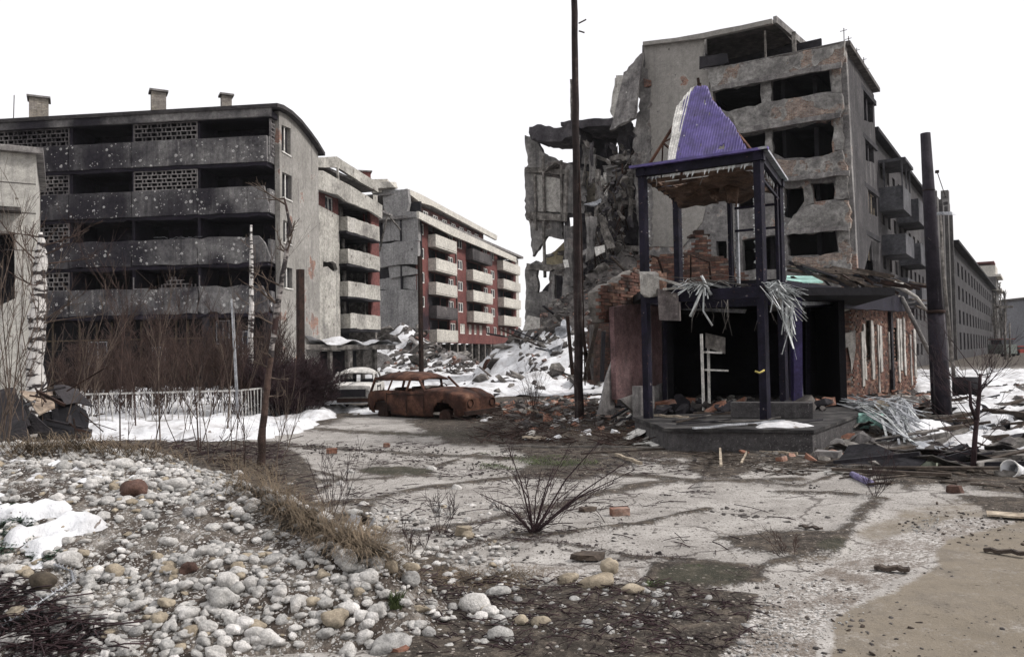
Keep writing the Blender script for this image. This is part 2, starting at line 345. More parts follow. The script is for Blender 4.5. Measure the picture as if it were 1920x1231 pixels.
soils = [ell(745, 886, 75, 11), ell(1350, 878, 62, 20), ell(1255, 866, 22, 6), [(1345, 1010), (1440, 1000), (1600, 998), (1575, 1040), (1500, 1045), (1400, 1040)], [(1225, 1056), (1330, 1052), (1420, 1066), (1440, 1090), (1300, 1110), (1200, 1104)],
         [(700, 1035), (820, 1040), (900, 1085), (1000, 1095), (1200, 1090), (1420, 1115), (1400, 1180), (1290, 1300), (700, 1300), (760, 1120)], [(120, 832), (300, 826), (520, 830), (560, 850), (600, 905), (560, 1000), (660, 1060), (560, 1080), (300, 980), (100, 900)],
         [(560, 948), (640, 960), (700, 945), (700, 1010), (620, 1010)], [(760, 790), (960, 760), (1060, 735), (1250, 800), (1240, 850), (1080, 852), (960, 835), (840, 832)], [(930, 830), (1100, 838), (1180, 870), (1100, 900), (960, 895), (1000, 860)],
         [(1535, 850), (1600, 885), (1700, 915), (1780, 912), (2300, 960), (2600, 700), (1480, 690), (1500, 800)], [(1800, 930), (2300, 950), (2300, 975), (1850, 958)], [(-600, 790), (160, 830), (600, 800), (660, 782), (940, 775), (1100, 755), (1250, 790), (1550, 790), (1550, 690), (-600, 690)],
         [(-900, 1060), (60, 1100), (160, 1160), (260, 1260), (-900, 1600)], [(1080, 840), (1250, 820), (1520, 860), (1500, 880), (1300, 862), (1150, 858)]]
soil = mx(*[soft(PX, PY * 2, [(x, y * 2) for x, y in p], 26) for p in soils], *[.8 * band(p, wd) for p, wd in cracks])
tan = mx(soft(PX, PY, [(1920, 960), (1740, 1020), (1760, 1060), (1680, 1110), (1560, 1150), (1560, 1231), (1520, 1500), (4000, 1500), (4000, 930), (1920, 925)], 14), .75 * soft(PX, PY, [(1600, 1000), (1700, 950), (1900, 925), (1900, 960), (1740, 1000), (1640, 1020)], 20))
grav = mx(soft(PX, PY, [(1740, 985), (1800, 965), (1920, 970), (1780, 1010), (1740, 1060), (1620, 1120), (1540, 1180), (1520, 1300), (1180, 1300), (1300, 1210), (1400, 1150), (1450, 1110), (1560, 1060), (1640, 1020)], 18), .8 * soft(PX, PY, [(900, 1050), (1190, 1060), (1210, 1090), (1000, 1088)], 12))
far = np.clip((R_ - 60) / 30, 0, 1)
soil = np.maximum(soil, far); soil = np.where(ok, soil, .6)
green = mx(soft(PX, PY * 2, [(x, y * 2) for x, y in ell(745, 886, 70, 9)], 10), soft(PX, PY, ell(1320, 1080, 90, 22), 20), soft(PX, PY, ell(1570, 1030, 40, 12), 14), .7 * soft(PX, PY, ell(1010, 870, 120, 14), 20), .6 * soft(PX, PY, ell(800, 815, 140, 10), 12))
GN = vnoise(GX[:, 13:-13], GY[:, 13:-13], .35, 1, 3); GNf = np.zeros(GX.shape); GNf[:, 13:-13] = GN
GN2 = np.zeros(GX.shape); GN2[:, 13:-13] = vnoise(GX[:, 13:-13], GY[:, 13:-13], 2.2, 2, 4)
HG = GNf * .035 * (R_ < 70) + GN2 * .022 * np.clip(soil + .15, 0, 1) * (R_ < 60) + .03 * soil * (R_ < 60)
def grid_mesh(name, X, Y, Z, mats, attrs=None, keep=None, closed=False):
    nr, nc = X.shape; idx = np.arange(nr * nc).reshape(nr, nc)
    q = np.stack([idx[:-1, :-1], idx[:-1, 1:], idx[1:, 1:], idx[1:, :-1]], -1).reshape(-1, 4)
    vs = np.stack([X, Y, Z], -1).reshape(-1, 3)
    if keep is not None:
        kf = keep.ravel()[q].any(1); q = q[kf]; used = np.unique(q); re = np.zeros(nr * nc, int); re[used] = np.arange(len(used)); q = re[q]; vs = vs[used]
        if attrs: attrs = {k: a.reshape(-1, 4)[used] for k, a in attrs.items()}
    me = bpy.data.meshes.new(name); me.from_pydata([tuple(v) for v in vs.tolist()], [], q.tolist())
    for m in mats: me.materials.append(m)
    me.polygons.foreach_set('use_smooth', [True] * len(me.polygons))
    if attrs:
        for k, a in attrs.items():
            at = me.attributes.new(k, 'FLOAT_COLOR', 'POINT'); at.data.foreach_set('color', np.asarray(a, np.float32).reshape(-1, 4).ravel())
    if me.polygons and me.polygons[0].normal.z < 0: me.flip_normals()
    o = bpy.data.objects.new(name, me); COL.objects.link(o); WORLD[o.name] = Vector((0, 0, 0)); return o
def ground_mat():
    m = N('ground'); a = m.n('ShaderNodeAttribute', attribute_name='gmask'); s = m.n('ShaderNodeSeparateColor'); m.l(a.outputs['Color'], s.inputs[0])
    so_, ta, gr, gn = s.outputs[0], s.outputs[1], s.outputs[2], a.outputs['Alpha']
    n1 = m.noise(1.1, 8, .65); n2 = m.noise(6, 8, .7); n3 = m.noise(38, 5, .7); n4 = m.noise(120, 3, .7)
    conc = m.ramp(n1, [(.28, (.17, .157, .142)), (.5, (.30, .282, .262)), (.72, (.43, .41, .385))])
    conc = m.mix(m.math('MULTIPLY', m.step(n2, .5, .7), .6), conc, (.15, .137, .125))
    v = m.n('ShaderNodeTexVoronoi'); v.inputs['Scale'].default_value = 32; m.l(m.pos, v.inputs[0]); vs = m.n('ShaderNodeSeparateColor'); m.l(v.outputs['Color'], vs.inputs[0])
    conc = m.mix(m.math('MULTIPLY', m.math('LESS_THAN', v.outputs['Distance'], .36), m.math('GREATER_THAN', m.math('ADD', vs.outputs[0], m.math('MULTIPLY', n1, .35)), .86)), conc, (.08, .068, .06)); v3 = m.n('ShaderNodeTexVoronoi'); v3.inputs['Scale'].default_value = 75; m.l(m.pos, v3.inputs[0]); vs3 = m.n('ShaderNodeSeparateColor'); m.l(v3.outputs['Color'], vs3.inputs[0]); conc = m.mix(m.math('MULTIPLY', m.math('LESS_THAN', v3.outputs['Distance'], .4), m.math('GREATER_THAN', vs3.outputs[0], .72)), conc, m.ramp(vs3.outputs[1], [(0, (.09, .08, .07)), (.5, (.14, .13, .12)), (1, (.62, .6, .58))]))
    cr = m.n('ShaderNodeTexVoronoi', feature='DISTANCE_TO_EDGE'); cr.inputs['Scale'].default_value = .55
    dn = m.n('ShaderNodeVectorMath', operation='MULTIPLY_ADD'); nn = m.n('ShaderNodeTexNoise'); nn.inputs['Scale'].default_value = 1.6; nn.inputs['Detail'].default_value = 6; m.l(m.pos, nn.inputs[0]); m.l(nn.outputs[1], dn.inputs[0]); dn.inputs[1].default_value = (1, 1, 1); m.l(m.pos, dn.inputs[2]); m.l(dn.outputs[0], cr.inputs[0])
    conc = m.mix(m.math('MULTIPLY', m.step(cr.outputs['Distance'], .016, .004), .8), conc, (.06, .05, .045))
    tanc = m.ramp(n1, [(.3, (.14, .118, .09)), (.7, (.225, .192, .15))]); tanc = m.mix(m.math('MULTIPLY', m.step(n2, .5, .7), .5), tanc, (.11, .098, .084)); tanc = m.mix(m.math('MULTIPLY', m.step(n1, .5, .62), .45), tanc, (.085, .075, .066))
    tanc = m.mix(m.math('MULTIPLY', m.step(n3, .6, .68), .5), tanc, (.10, .08, .06))
    gv = m.n('ShaderNodeTexVoronoi'); gv.inputs['Scale'].default_value = 48; m.l(m.pos, gv.inputs[0]); gs = m.n('ShaderNodeSeparateColor'); m.l(gv.outputs['Color'], gs.inputs[0])
    grc = m.ramp(gs.outputs[0], [(0, (.12, .105, .09)), (.45, (.27, .25, .23)), (1, (.52, .50, .48))])
    grc = m.mix(m.math('MULTIPLY', m.step(m.noise(2.2, 6, .65), .44, .6), .8), grc, (.13, .105, .085))
    soilc = m.ramp(n2, [(.28, (.012, .010, .008)), (.5, (.045, .036, .029)), (.68, (.14, .115, .09))])
    sv = m.n('ShaderNodeTexVoronoi'); sv.inputs['Scale'].default_value = 26; m.l(m.pos, sv.inputs[0]); ss = m.n('ShaderNodeSeparateColor'); m.l(sv.outputs['Color'], ss.inputs[0])
    soilc = m.mix(m.math('MULTIPLY', m.step(n3, .52, .66), .55), soilc, (.22, .19, .16)); soilc = m.mix(m.math('MULTIPLY', m.math('LESS_THAN', sv.outputs['Distance'], m.math('MULTIPLY', ss.outputs[1], .45)), m.math('GREATER_THAN', ss.outputs[0], .72)), soilc, m.ramp(ss.outputs[2], [(0, (.12, .09, .07)), (1, (.42, .38, .34))]))
    soilc = m.mix(m.math('MULTIPLY', m.step(m.math('ADD', m.math('MULTIPLY', gn, .5), m.math('MULTIPLY', n2, .6)), .5, .68), .45), soilc, (.034, .040, .022))
    jit = m.math('ADD', m.math('MULTIPLY', m.math('SUBTRACT', m.noise(2.3, 6, .65), .5), 1.5), m.math('MULTIPLY', m.math('SUBTRACT', n3, .5), 1.6)); jit = m.math('ADD', jit, m.math('MULTIPLY', m.math('SUBTRACT', n2, .5), 1.1))
    f_t = m.step(m.math('ADD', ta, m.math('MULTIPLY', jit, 1.0)), .25, .9); f_g = m.step(m.math('ADD', gr, m.math('MULTIPLY', jit, .8)), .4, .7); f_s = m.step(m.math('ADD', so_, jit), .36, .62)
    c = m.mix(f_t, conc, tanc); c = m.mix(f_g, c, grc); c = m.mix(f_s, c, soilc); c = m.mix(1.0, c, m.ramp(n4, [(.3, .78), (.7, 1.2)]), 'MULTIPLY')
    m.l(c, m.b.inputs['Base Color']); m.b.inputs['Roughness'].default_value = .9
    h = m.math('ADD', m.math('MULTIPLY', n2, .5), m.math('ADD', m.math('MULTIPLY', n3, .35), m.math('MULTIPLY', m.math('SUBTRACT', .5, gv.outputs['Distance']), m.math('MULTIPLY', f_g, .5))))
    h = m.math('ADD', h, m.math('MULTIPLY', f_s, m.math('MULTIPLY', n3, 1.4)))
    b = m.n('ShaderNodeBump'); b.inputs['Strength'].default_value = .7; b.inputs['Distance'].default_value = .035; m.l(h, b.inputs['Height']); m.l(b.outputs[0], m.b.inputs['Normal'])
    return m.m
m_ground = ground_mat()
tag(grid_mesh('ground', GX, GY, HG, [m_ground], {'gmask': np.stack([soil, tan, grav, green], -1)}), kind='structure')
# ---- snow lying on the ground, from plan regions
snow_r = [([(60, 700), (560, 690), (640, 700), (640, 770), (560, 790), (160, 830), (60, 790)], .9), ([(500, 770), (650, 760), (640, 775), (560, 815), (420, 830), (150, 830), (170, 780)], 1.0), ([(600, 690), (1060, 680), (1060, 715), (940, 750), (880, 720), (640, 740)], .95),
          ([(1540, 840), (1800, 815), (1960, 780), (2300, 740), (2300, 910), (1900, 895), (1780, 890), (1700, 880), (1580, 858)], .72), ([(1700, 690), (2300, 690), (2300, 800), (1960, 810), (1800, 800), (1720, 760)], .8), ([(890, 780), (930, 782), (925, 795), (895, 795)], 1.2), ([(640, 768), (710, 766), (715, 776), (650, 780)], 1.1),
          ([(-400, 700), (60, 690), (60, 730), (-400, 760)], .8), ([(1060, 700), (1150, 690), (1150, 735), (1050, 740)], .7), ([(1640, 800), (1730, 780), (1820, 800), (1800, 830), (1660, 820)], .8)]
sm = mx(*[k * soft(PX, PY * 2, [(x, y * 2) for x, y in p], 22) for p, k in snow_r])
sub = (slice(3, 350), slice(13, -13))
sx, sy = GX[sub], GY[sub]; sn = vnoise(sx * .55, sy, 1.5, 5, 4); sn2 = vnoise(sx, sy, .5, 6, 2)
sh = sm[sub] * 1.0 + sn * .62 + sn2 * .3 - .72
shz = HG[sub] + np.clip(sh, -.12, .6) * .38 + .01
tag(grid_mesh('snow', sx, sy, shz, [m_snow], keep=(sh > -.02) & (R_[sub] < 75)), kind='stuff')
# ---- gravel mound in the foreground
mxs, mys = np.meshgrid(np.linspace(-9, .2, 230), np.linspace(4.2, 10.6, 160))
mh = mound_h(mxs, mys); mn = vnoise(mxs, mys, 1.0, 8, 3); mn2 = vnoise(mxs, mys, 6, 9, 3)
mz = mh + (mn * .10 + mn2 * .022) * np.clip(mh * 3, 0, 1) - .03
m_grav = mat('gravel_bed', [(.3, (.02, .015, .012)), (.48, (.07, .055, .045)), (.6, (.17, .15, .13)), (.78, (.34, .32, .30))], 3.5, bump=1.0, bscale=30, fine=.6, spots=[(30, .38, (.40, .39, .37), .75), (55, .36, (.5, .48, .46), .6)])
tag(grid_mesh('gravel_mound', mxs, mys, mz, [m_grav], keep=mh > .002), kind='stuff')
def mound_z(x, y):
    i = (x + 9) / 9.2 * 229; j = (y - 4.2) / 6.4 * 159
    if not (0 <= i < 229 and 0 <= j < 159): return 0.0
    return max(0.0, float(mz[int(j), int(i)]))
# ---- rubble heaps with snow
def heap(name, heaps, x0, x1, y0, y1, st, seed, snowthr, lbl):
    X, Y = np.meshgrid(np.arange(x0, x1, st), np.arange(y0, y1, st)); h = heap_h(X, Y, heaps); n1 = vnoise(X, Y, .9, seed, 4); n2 = vnoise(X, Y, .35, seed + 1, 2)
    Z = h + (n1 * .55 + n2 * .5) * np.clip(h * 1.2, 0, 1) - .06
    o = grid_mesh(name, X, Y, Z, [m_rubd], keep=h > .01); tag(o, kind='stuff')
    n3 = vnoise(X, Y, 1.3, seed + 3, 4)
    zl = np.roll(Z, 1, 1) + np.roll(Z, -1, 1) + np.roll(Z, 1, 0) + np.roll(Z, -1, 0) - 4 * Z
    sv = n3 * .55 + snowthr(X, Y) + zl * .8
    tag(grid_mesh('snow_on_' + name, X, Y, Z + np.clip(sv, -.3, .8) * .3 , [m_snow], keep=(sv > 0) & (h > .02)), kind='stuff')
    def f(x, y):
        i = int((x - x0) / st); j = int((y - y0) / st)
        return float(Z[j, i]) if 0 <= i < X.shape[1] and 0 <= j < X.shape[0] else 0.0
    return f
hz1 = heap('rubble_heap', HEAPS, -5, 16, 24, 60, .22, 21, lambda X, Y: .30 - np.clip((heap_h(X, Y, HEAPS) - 1.9) * .5, -.1, .9) - np.clip((X - 6) * .12, 0, 1), '')
hz2 = heap('rubble_slope', HEAPS2, -20, 3, 66, 97, .35, 31, lambda X, Y: .12 + 0 * X, '')
rng = random.Random(11)
# small rubble lying all over the heaps: uncountable
mb = MB()
for i in range(4200):
    if rng.random() < .8: x, y, f = (rng.uniform(-3, 13), rng.uniform(26, 57), hz1) if rng.random() < .6 else (rng.uniform(1, 11), rng.uniform(42, 52), hz1)
    else: x, y, f = rng.uniform(-18, 0), rng.uniform(70, 95), hz2
    z = f(x, y)
    if z < .12: continue
    s = rng.uniform(.08, .32) * (1.6 if f is hz2 else 1)
    mb.chunk((x, y, z + s * .15), (s * rng.uniform(.8, 2.2), s, s * rng.uniform(.3, .9)), rnd_rot(rng, .7), rng.choice((0, 0, 0, 1, 2)), rng=rng)
tag(mb.build('loose_rubble', [m_rubd, m_rub, m_brick_plain('brick_bits', (1, 0))]), kind='stuff')
def debris(name, label, cat, group, x, y, z, mbf, mats):
    mb = MB(); mbf(mb); o = mb.build(name, mats, loc=(x, y, z)); return tag(o, label, cat, group)
GR_SLAB = 'broken concrete slabs in the rubble heap'
for i in range(130):
    x, y = rng.uniform(-2, 13), rng.uniform(30, 56); z = hz1(x, y)
    if z < .25: continue
    s = rng.uniform(.35, 1.3); rt = rnd_rot(rng, .8)
    debris('concrete_slab', 'broken grey concrete slab tilted in the big rubble heap', 'slab', GR_SLAB, x, y, z, lambda m: m.chunk((x, y, z + .1), (s * 1.4, s, rng.uniform(.12, .3)), rt, 0, rng=rng), [rng.choice((m_rub, m_rub, m_rubd))])
for i in range(40):
    x, y = rng.uniform(-17, -5), rng.uniform(76, 93); z = hz2(x, y)
    if z < .4: continue
    s = rng.uniform(.8, 2.4); rt = rnd_rot(rng, .9)
    debris('collapsed_slab', 'collapsed floor slab piled against the white end wall of the red block', 'slab', 'collapsed slabs between the two white blocks', x, y, z, lambda m: m.chunk((x, y, z + .2), (s * 1.3, s, rng.uniform(.2, .35)), rt, 0, rng=rng), [rng.choice((m_rub, m_conc, m_rubd))])
# ================================================================== BUILDINGS
def window(F, u0, u1, z0, z1, b, w=.12, fr=.07, mf=None, mp=None, mull=1, name='window', pane=True):
    mb = MB(); t = .07
    mb.fbox(F, u0, u1, z1 - fr, z1, w, w + t); mb.fbox(F, u0, u1, z0, z0 + fr, w, w + t)
    mb.fbox(F, u0, u0 + fr, z0 + fr, z1 - fr, w, w + t); mb.fbox(F, u1 - fr, u1, z0 + fr, z1 - fr, w, w + t)
    for k in range(mull):
        c = u0 + (u1 - u0) * (k + 1) / (mull + 1); mb.fbox(F, c - fr / 2, c + fr / 2, z0 + fr, z1 - fr, w, w + t)
    o = mb.build(name, mf or m_whitep, b)
    if pane:
        p = MB(); p.fbox(F, u0 + .02, u1 - .02, z0 + .02, z1 - .02, w + .1, w + .13); p.build('pane', mp or m_glass, o)
    return o
m_chim = mat('chimney_grey_brick', [(.3, (.2, .19, .18)), (.7, (.3, .28, .26))], .6, peel=((.7, .7), -.2, 1.0, ((.20, .175, .14), (.32, .29, .25), (.16, .15, .14))))
def chimney(b, c, size, h, ang, label=None, m=None):
    mb = MB(); mb.box((c[0], c[1], c[2] + h / 2), (size[0], size[1], h), rotz(ang)); mb.box((c[0], c[1], c[2] + h + .06), (size[0] + .25, size[1] + .25, .12), rotz(ang), 1)
    return mb.build('chimney', [m or m_brick_plain('chimney_brick', (1, 0), .9), m_conc], b)
rngb = random.Random(5)
# ---------------- A: burnt block with long balconies, left
FA = Fr(XY(-90, 48.4), XY(513, 46)); uA = FA.L
bA = thing('apartment_block', FA.p(uA / 2, 0, 5), 'burnt out five storey block with long pockmarked concrete balconies and curved roof, at left', 'building')
zt = [14.65, 11.72, 8.82, 5.95]; ph = 1.5
sootA = [(AT(190, 300, 47), 3.0), (AT(215, 390, 47), 2.2), (AT(310, 400, 46), 2.6), (AT(200, 470, 47), 4.0), (AT(100, 440, 47), 3.5), (AT(160, 495, 47), 2.6), (AT(400, 500, 46), 1.2), (AT(180, 590, 47), 1.3), (AT(60, 350, 47), 3.0), (AT(190, 305, 47), 2.4), (AT(150, 390, 47), 2.6), (AT(100, 300, 47), 2.2), (AT(330, 320, 46.4), .9), (AT(250, 480, 47), 2.2), (AT(380, 372, 46.4), 1.6), (AT(420, 400, 46.2), 1.2), (AT(100, 575, 47), 1.6), (AT(260, 590, 47), 1.0)]
m_balA = mat('balcony_render', [(.3, (.07, .067, .07)), (.5, (.135, .13, .13)), (.72, (.21, .205, .20))], .6, spots=[(3.2, .24, (.44, .43, .42), .62), (6.5, .2, (.36, .35, .34), .6), (1.3, .12, (.05, .045, .05), .4)], streak=.85, soot=((.012, .010, .016), sootA, .5, .85, .49))
m_wallA = mat('end_wall_render', [(.3, (.20, .19, .175)), (.7, (.31, .297, .275))], .5, streak=.6, spots=[(2.6, .14, (.16, .13, .11), .6), (5, .12, (.14, .11, .1), .5)], peel=((0, 1), .60, .4), mid=.3)
m_dkA = mat('burnt_shade_wall', [(.3, (.005, .004, .007)), (.6, (.016, .013, .021)), (.8, (.05, .045, .055))], .5)  # burnt surface, colour darkened further to paint deep shade in the balcony recesses
UA = lambda px, w=0: FA.uz(px, 400, w)[0]
xs = [UA(x) for x in (132, 249, 372)]
# slabs + parapets in bays
cuts = [0.0] + xs + [uA - .25]
for k, z in enumerate(zt):
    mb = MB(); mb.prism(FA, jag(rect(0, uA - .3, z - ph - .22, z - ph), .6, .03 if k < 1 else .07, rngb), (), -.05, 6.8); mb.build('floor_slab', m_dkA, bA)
    for i in range(4):
        u0, u1 = cuts[i], cuts[i + 1]; ro = 0.0 if k == 0 else (.03, .07, .09)[k - 1]
        if k == 0: poly = rect(u0 + .015, u1 - .015, z - ph, z)
        elif i == 3:
            e = [.2, .55, .35][k - 1]
            poly = jag([(u0 + .015, z - ph), (u1, z - ph - .02), (u1 + .1, z - ph + .3), (u1 - e * .2, z - .55), (u1 - e, z)] + [(u0 + .015, z)], .35, ro, rngb)
        else: poly = jag(rect(u0 + .015, u1 - .015, z - ph, z), .5, ro * .6, rngb)
        mb = MB(); mb.prism(FA, poly, (), -.16 + .012 * i, .06 + .012 * i, 0); mb.build('balcony_parapet', m_balA, bA)
    # short return parapet on the end
    mb = MB(); FS = Fr(tuple(FA.p(uA - .25, 0, .07)[:2]), tuple(FA.p(uA - .25, 0, 1.5)[:2])); mb.prism(FS, jag(rect(0, 1.2 - .2 * k, z - ph, z - .1 * k), .4, .04 * k, rngb), (), -.08, .08); mb.build('balcony_parapet', m_balA, bA)
# inner wall, near-black panels painting the shade of open doorways, ribs between bays
hol = []
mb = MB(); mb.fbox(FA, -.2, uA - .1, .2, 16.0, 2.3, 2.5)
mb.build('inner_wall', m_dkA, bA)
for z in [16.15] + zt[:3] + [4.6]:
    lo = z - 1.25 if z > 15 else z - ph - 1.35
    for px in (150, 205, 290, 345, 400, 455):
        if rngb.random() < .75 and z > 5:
            mb = MB(); u = UA(px, 2.3); mb.prism(FA, jag(rect(u, u + rngb.uniform(.9, 1.5), lo - 1.2, lo + .9), .5, .06, rngb), (), 2.24, 2.29); mb.build('doorway_shade_panel', m_soot_shade, bA)
for u in [0] + xs:
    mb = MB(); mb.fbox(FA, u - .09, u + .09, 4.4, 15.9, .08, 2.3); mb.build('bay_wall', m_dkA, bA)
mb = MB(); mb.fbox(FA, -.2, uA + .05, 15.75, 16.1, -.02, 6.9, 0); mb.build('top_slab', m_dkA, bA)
mb = MB()
mb.prism(FA, jag([(-.3, 15.75), (uA + .02, 15.75), (uA + .05, 16.38), (-.3, 16.36)], 1.0, .02, rngb), (), -.25, -.06, 0); mb.build('fascia', mat('fascia_A', [(.35, (.03, .028, .033)), (.5, (.11, .105, .105)), (.65, (.22, .21, .205))], .5, soot=(SOOT, [(AT(40, 225, 47), 2.5), (AT(155, 222, 47), 2.0)], .6, .3, .55)), bA)
# barrel roof
prof = [(-.35, 16.42), (.6, 16.6), (1.95, 16.66), (3.4, 16.55), (4.95, 16.25), (6.2, 15.95), (7.5, 15.5)]
mb = MB(); FE = Fr(tuple(FA.p(uA + .15, 0, 0)[:2]), tuple(FA.p(uA + .15, 0, 10)[:2])); FE.n = -FA.u
mb.prism(FE, prof + [(u, z - .22) for u, z in reversed(prof)], (), -.35, uA + .6); mb.build('roof', mat('roof_felt', [(.3, (.02, .018, .02)), (.7, (.06, .055, .055))], 2), bA)
# end wall
we = [FE.uz(x, y) for x, y in ((530, 600), (598, 600))]; L1 = 7.1
hw = [FE.poly([(528, 234), (545, 241), (545, 290), (528, 284)]), FE.poly([(529, 322), (547, 330), (547, 375), (529, 370)]), FE.poly([(531, 412), (547, 418), (547, 458), (531, 455)]), FE.poly([(533, 500), (548, 503), (548, 540), (533, 540)])]
hw = [[(max(u, .95), z) for u, z in h] for h in hw]
top = [(u, z - .24) for u, z in prof if .7 < u < 7.4]
mb = MB(); mb.prism(FE, [(.75, -.2), (L1, -.2), (L1, 15.4)] + list(reversed(top[:])) + [(.75, 16.3)], hw, 0, .3); mb.build('end_wall', m_wallA, bA)
for h in hw:
    us = [p[0] for p in h]; zs = [p[1] for p in h]; mb = MB(); mb.fbox(FE, min(us) - .1, max(us) + .1, min(zs) - .1, max(zs) + .1, .32, .4); w_ = mb.build('window', m_soot_shade, bA)
    mb = MB(); c = (min(us) + max(us)) / 2; mb.fbox(FE, c - .05, c + .05, min(zs), max(zs), .1, .16); mb.fbox(FE, min(us), max(us), min(zs) - .02, min(zs) + .05, -.06, .2); mb.build('window_frame', m_whitep, w_)
mb = MB(); mb.fbox(FA, -.3, uA - .2, -.2, 14.0, 6.82, 7.0); mb.build('rear_wall', m_soot_shade, bA)
# pierced brick screens
def lattice(F, u0, u1, z0, z1, w, keep=lambda u, z: True):
    mb = MB(); rh = .235; bw = .62; t = .045; nr = max(1, round((z1 - z0) / rh)); rh = (z1 - z0) / nr
    for r in range(nr + 1):
        z = z0 + r * rh; u = u0
        while u < u1 - .05:
            e = min(u + bw / 2, u1)
            if keep((u + e) / 2, z): mb.fbox(F, u, e, z - t / 2, z + t / 2, w, w + .12)
            u = e
    for r in range(nr):
        z = z0 + r * rh + t / 2; u = u0 + (bw * .5 if r % 2 else bw * .98)
        while u < u1:
            if keep(u, z + rh / 2):
                mb.fbox(F, u - .13, u - .09, z, z + rh - t, w + .001, w + .119); mb.fbox(F, u + .09, u + .13, z, z + rh - t, w + .001, w + .119)
            u += bw
    mb.fbox(F, u0 - .05, u0, z0 - .02, z1 + .02, w, w + .12); mb.fbox(F, u1, u1 + .05, z0 - .02, z1 + .02, w, w + .12)
    return mb.build('brick_screen', m_screen, bA)
m_screen = mat('screen_brick', [(.35, (.05, .045, .05)), (.6, (.24, .225, .22))], .35)
for k, zz in enumerate([(14.7, 15.72), (11.77, 12.9), (8.87, 10.0), (6.0, 7.05)]):
    lattice(FA, UA(68) if k else .1, xs[0] - .15, zz[0], zz[1], .02)
    if k < 2: lattice(FA, xs[1] + .1, xs[2] - .1, zz[0], zz[1], .02)
lattice(FA, UA(250), UA(372), 5.98, 6.65, .02, keep=lambda u, z: (z < 6.1 and UA(250) < u < UA(282)) or (UA(300) < u < UA(372) - (z - 5.98) * 2.4 and z < 6.6 and u > UA(300) + abs(z - 5.98) * 1.0))
lattice(Fr(tuple(FA.p(uA - .12, 0, .1)[:2]), tuple(FA.p(uA - .12, 0, 1.5)[:2])), .15, 1.3, 13.6, 15.7, 0)
for px in (300, 330, 345, 365):
    mb = MB(); u = UA(px); pts = [FA.p(u + i * .22 - .4, 8.85 + rngb.uniform(0, .15), -.02) for i in range(5)]; mb.tube(pts, .012, 3); mb.build('bent_rebar', m_metal, bA)
for px, py, s, h in ((73, 205, (1.05, 1.1), 2.0), (297, 197, (.85, .8), 2.3), (424, 190, (.6, .6), 2.0)):
    p = AT(px, py, 50.5); chimney(bA, (p.x, p.y, 16.45), s, h, .5, m=m_chim)
for px, h in ((25, 2.0), (147, .5), (248, .6)):
    mb = MB(); p = AT(px, 220, 49); mb.tube([(p.x, p.y, 16.3), (p.x + .05, p.y, 16.3 + h)], .025, 4); mb.build('aerial', m_rustd, bA)
# ground floor: posts, frames, dim shopfront
mb = MB(); mb.fbox(FA, -.2, uA - .3, -.2, 4.2, 1.2, 1.35); mb.build('shopfront_wall', m_soot_shade, bA)
for px in (230, 385, 500):
    mb = MB(); u = UA(px); mb.fbox(FA, u - .2, u + .2, -.1, 4.22, -.03, .4); mb.build('column', m_soot_shade2, bA)
mb = MB(); m_mul = mat('mullion_brown', [(.3, (.04, .03, .022)), (.7, (.14, .11, .075))], 3)
for px in (100, 150, 182, 210, 265, 300, 330, 352, 400, 430, 445, 470): u = UA(px, 1.1); mb.fbox(FA, u - .05, u + .05, 0, 4.1, 1.02, 1.1)
mb.fbox(FA, 0, uA - .5, 3.0, 3.08, 1.0, 1.08); mb.build('shopfront_frame', m_mul, bA)
for px0, px1, py in ((405, 430, 600), (165, 200, 640), (285, 310, 650), (445, 465, 620)):
    u0, z0 = FA.uz(px0, py + 45, .9); u1, z1 = FA.uz(px1, py, .9); window(FA, u0, u1, max(z0, .3), z1, bA, .92, .05, m_metal, mat('pane_dim', [(.4, (.02, .02, .03)), (.7, (.08, .08, .09))], .8), 1, 'shop_window')
# ---------------- G: pale building cropped at the left edge
FG = Fr(XY(-160, 28.2), XY(67, 30))
bG = thing('pale_house', FG.p(FG.L / 2, 0, 2), 'pale plastered building with dark broken window, cropped at the left edge', 'building')
m_wG = mat('cream_render', [(.3, (.30, .29, .265)), (.7, (.46, .445, .41))], .5, streak=.5, spots=[(1.7, .2, (.13, .11, .09), .2)], mid=.3)
uG = FG.L; ztop = FG.uz(66, 290)[1]
h1 = FG.poly([(-70, 440), (26, 437), (30, 560), (-70, 600)])
mb = MB(); mb.prism(FG, jag([(-.2, -.2), (uG, -.2), (uG, ztop), (-.2, ztop)], 1.5, .015, rngb), [jag(h1, .5, .05, rngb)], 0, .4); mb.fbox(FG, uG - .3, uG + .0, -.2, ztop, .402, 7); mb.build('wall', m_wG, bG)
mb = MB(); mb.fbox(FG, -.3, uG + .25, ztop + .003, ztop + .22, -.3, 7.3); mb.build('roof_edge', m_conc, bG)
e = FG.uz(40, 395); mb = MB(); mb.fbox(FG, -.2, e[0], e[1] - .12, e[1] + .02, -.7, -.003); mb.build('ledge', m_rubd, bG)
mb = MB(); mb.fbox(FG, -.1, uG - .35, .2, ztop - .1, 1.6, 1.8); mb.build('inner_wall', m_soot_shade2, bG)
for py in (345, 400, 470):
    z = FG.uz(50, py)[1]; mb = MB(); mb.fbox(FG, e[0] - 1 if py < 380 else uG - 1, uG + .01, z, z + .03, -.012, -.002); mb.build('joint', m_rubd, bG)
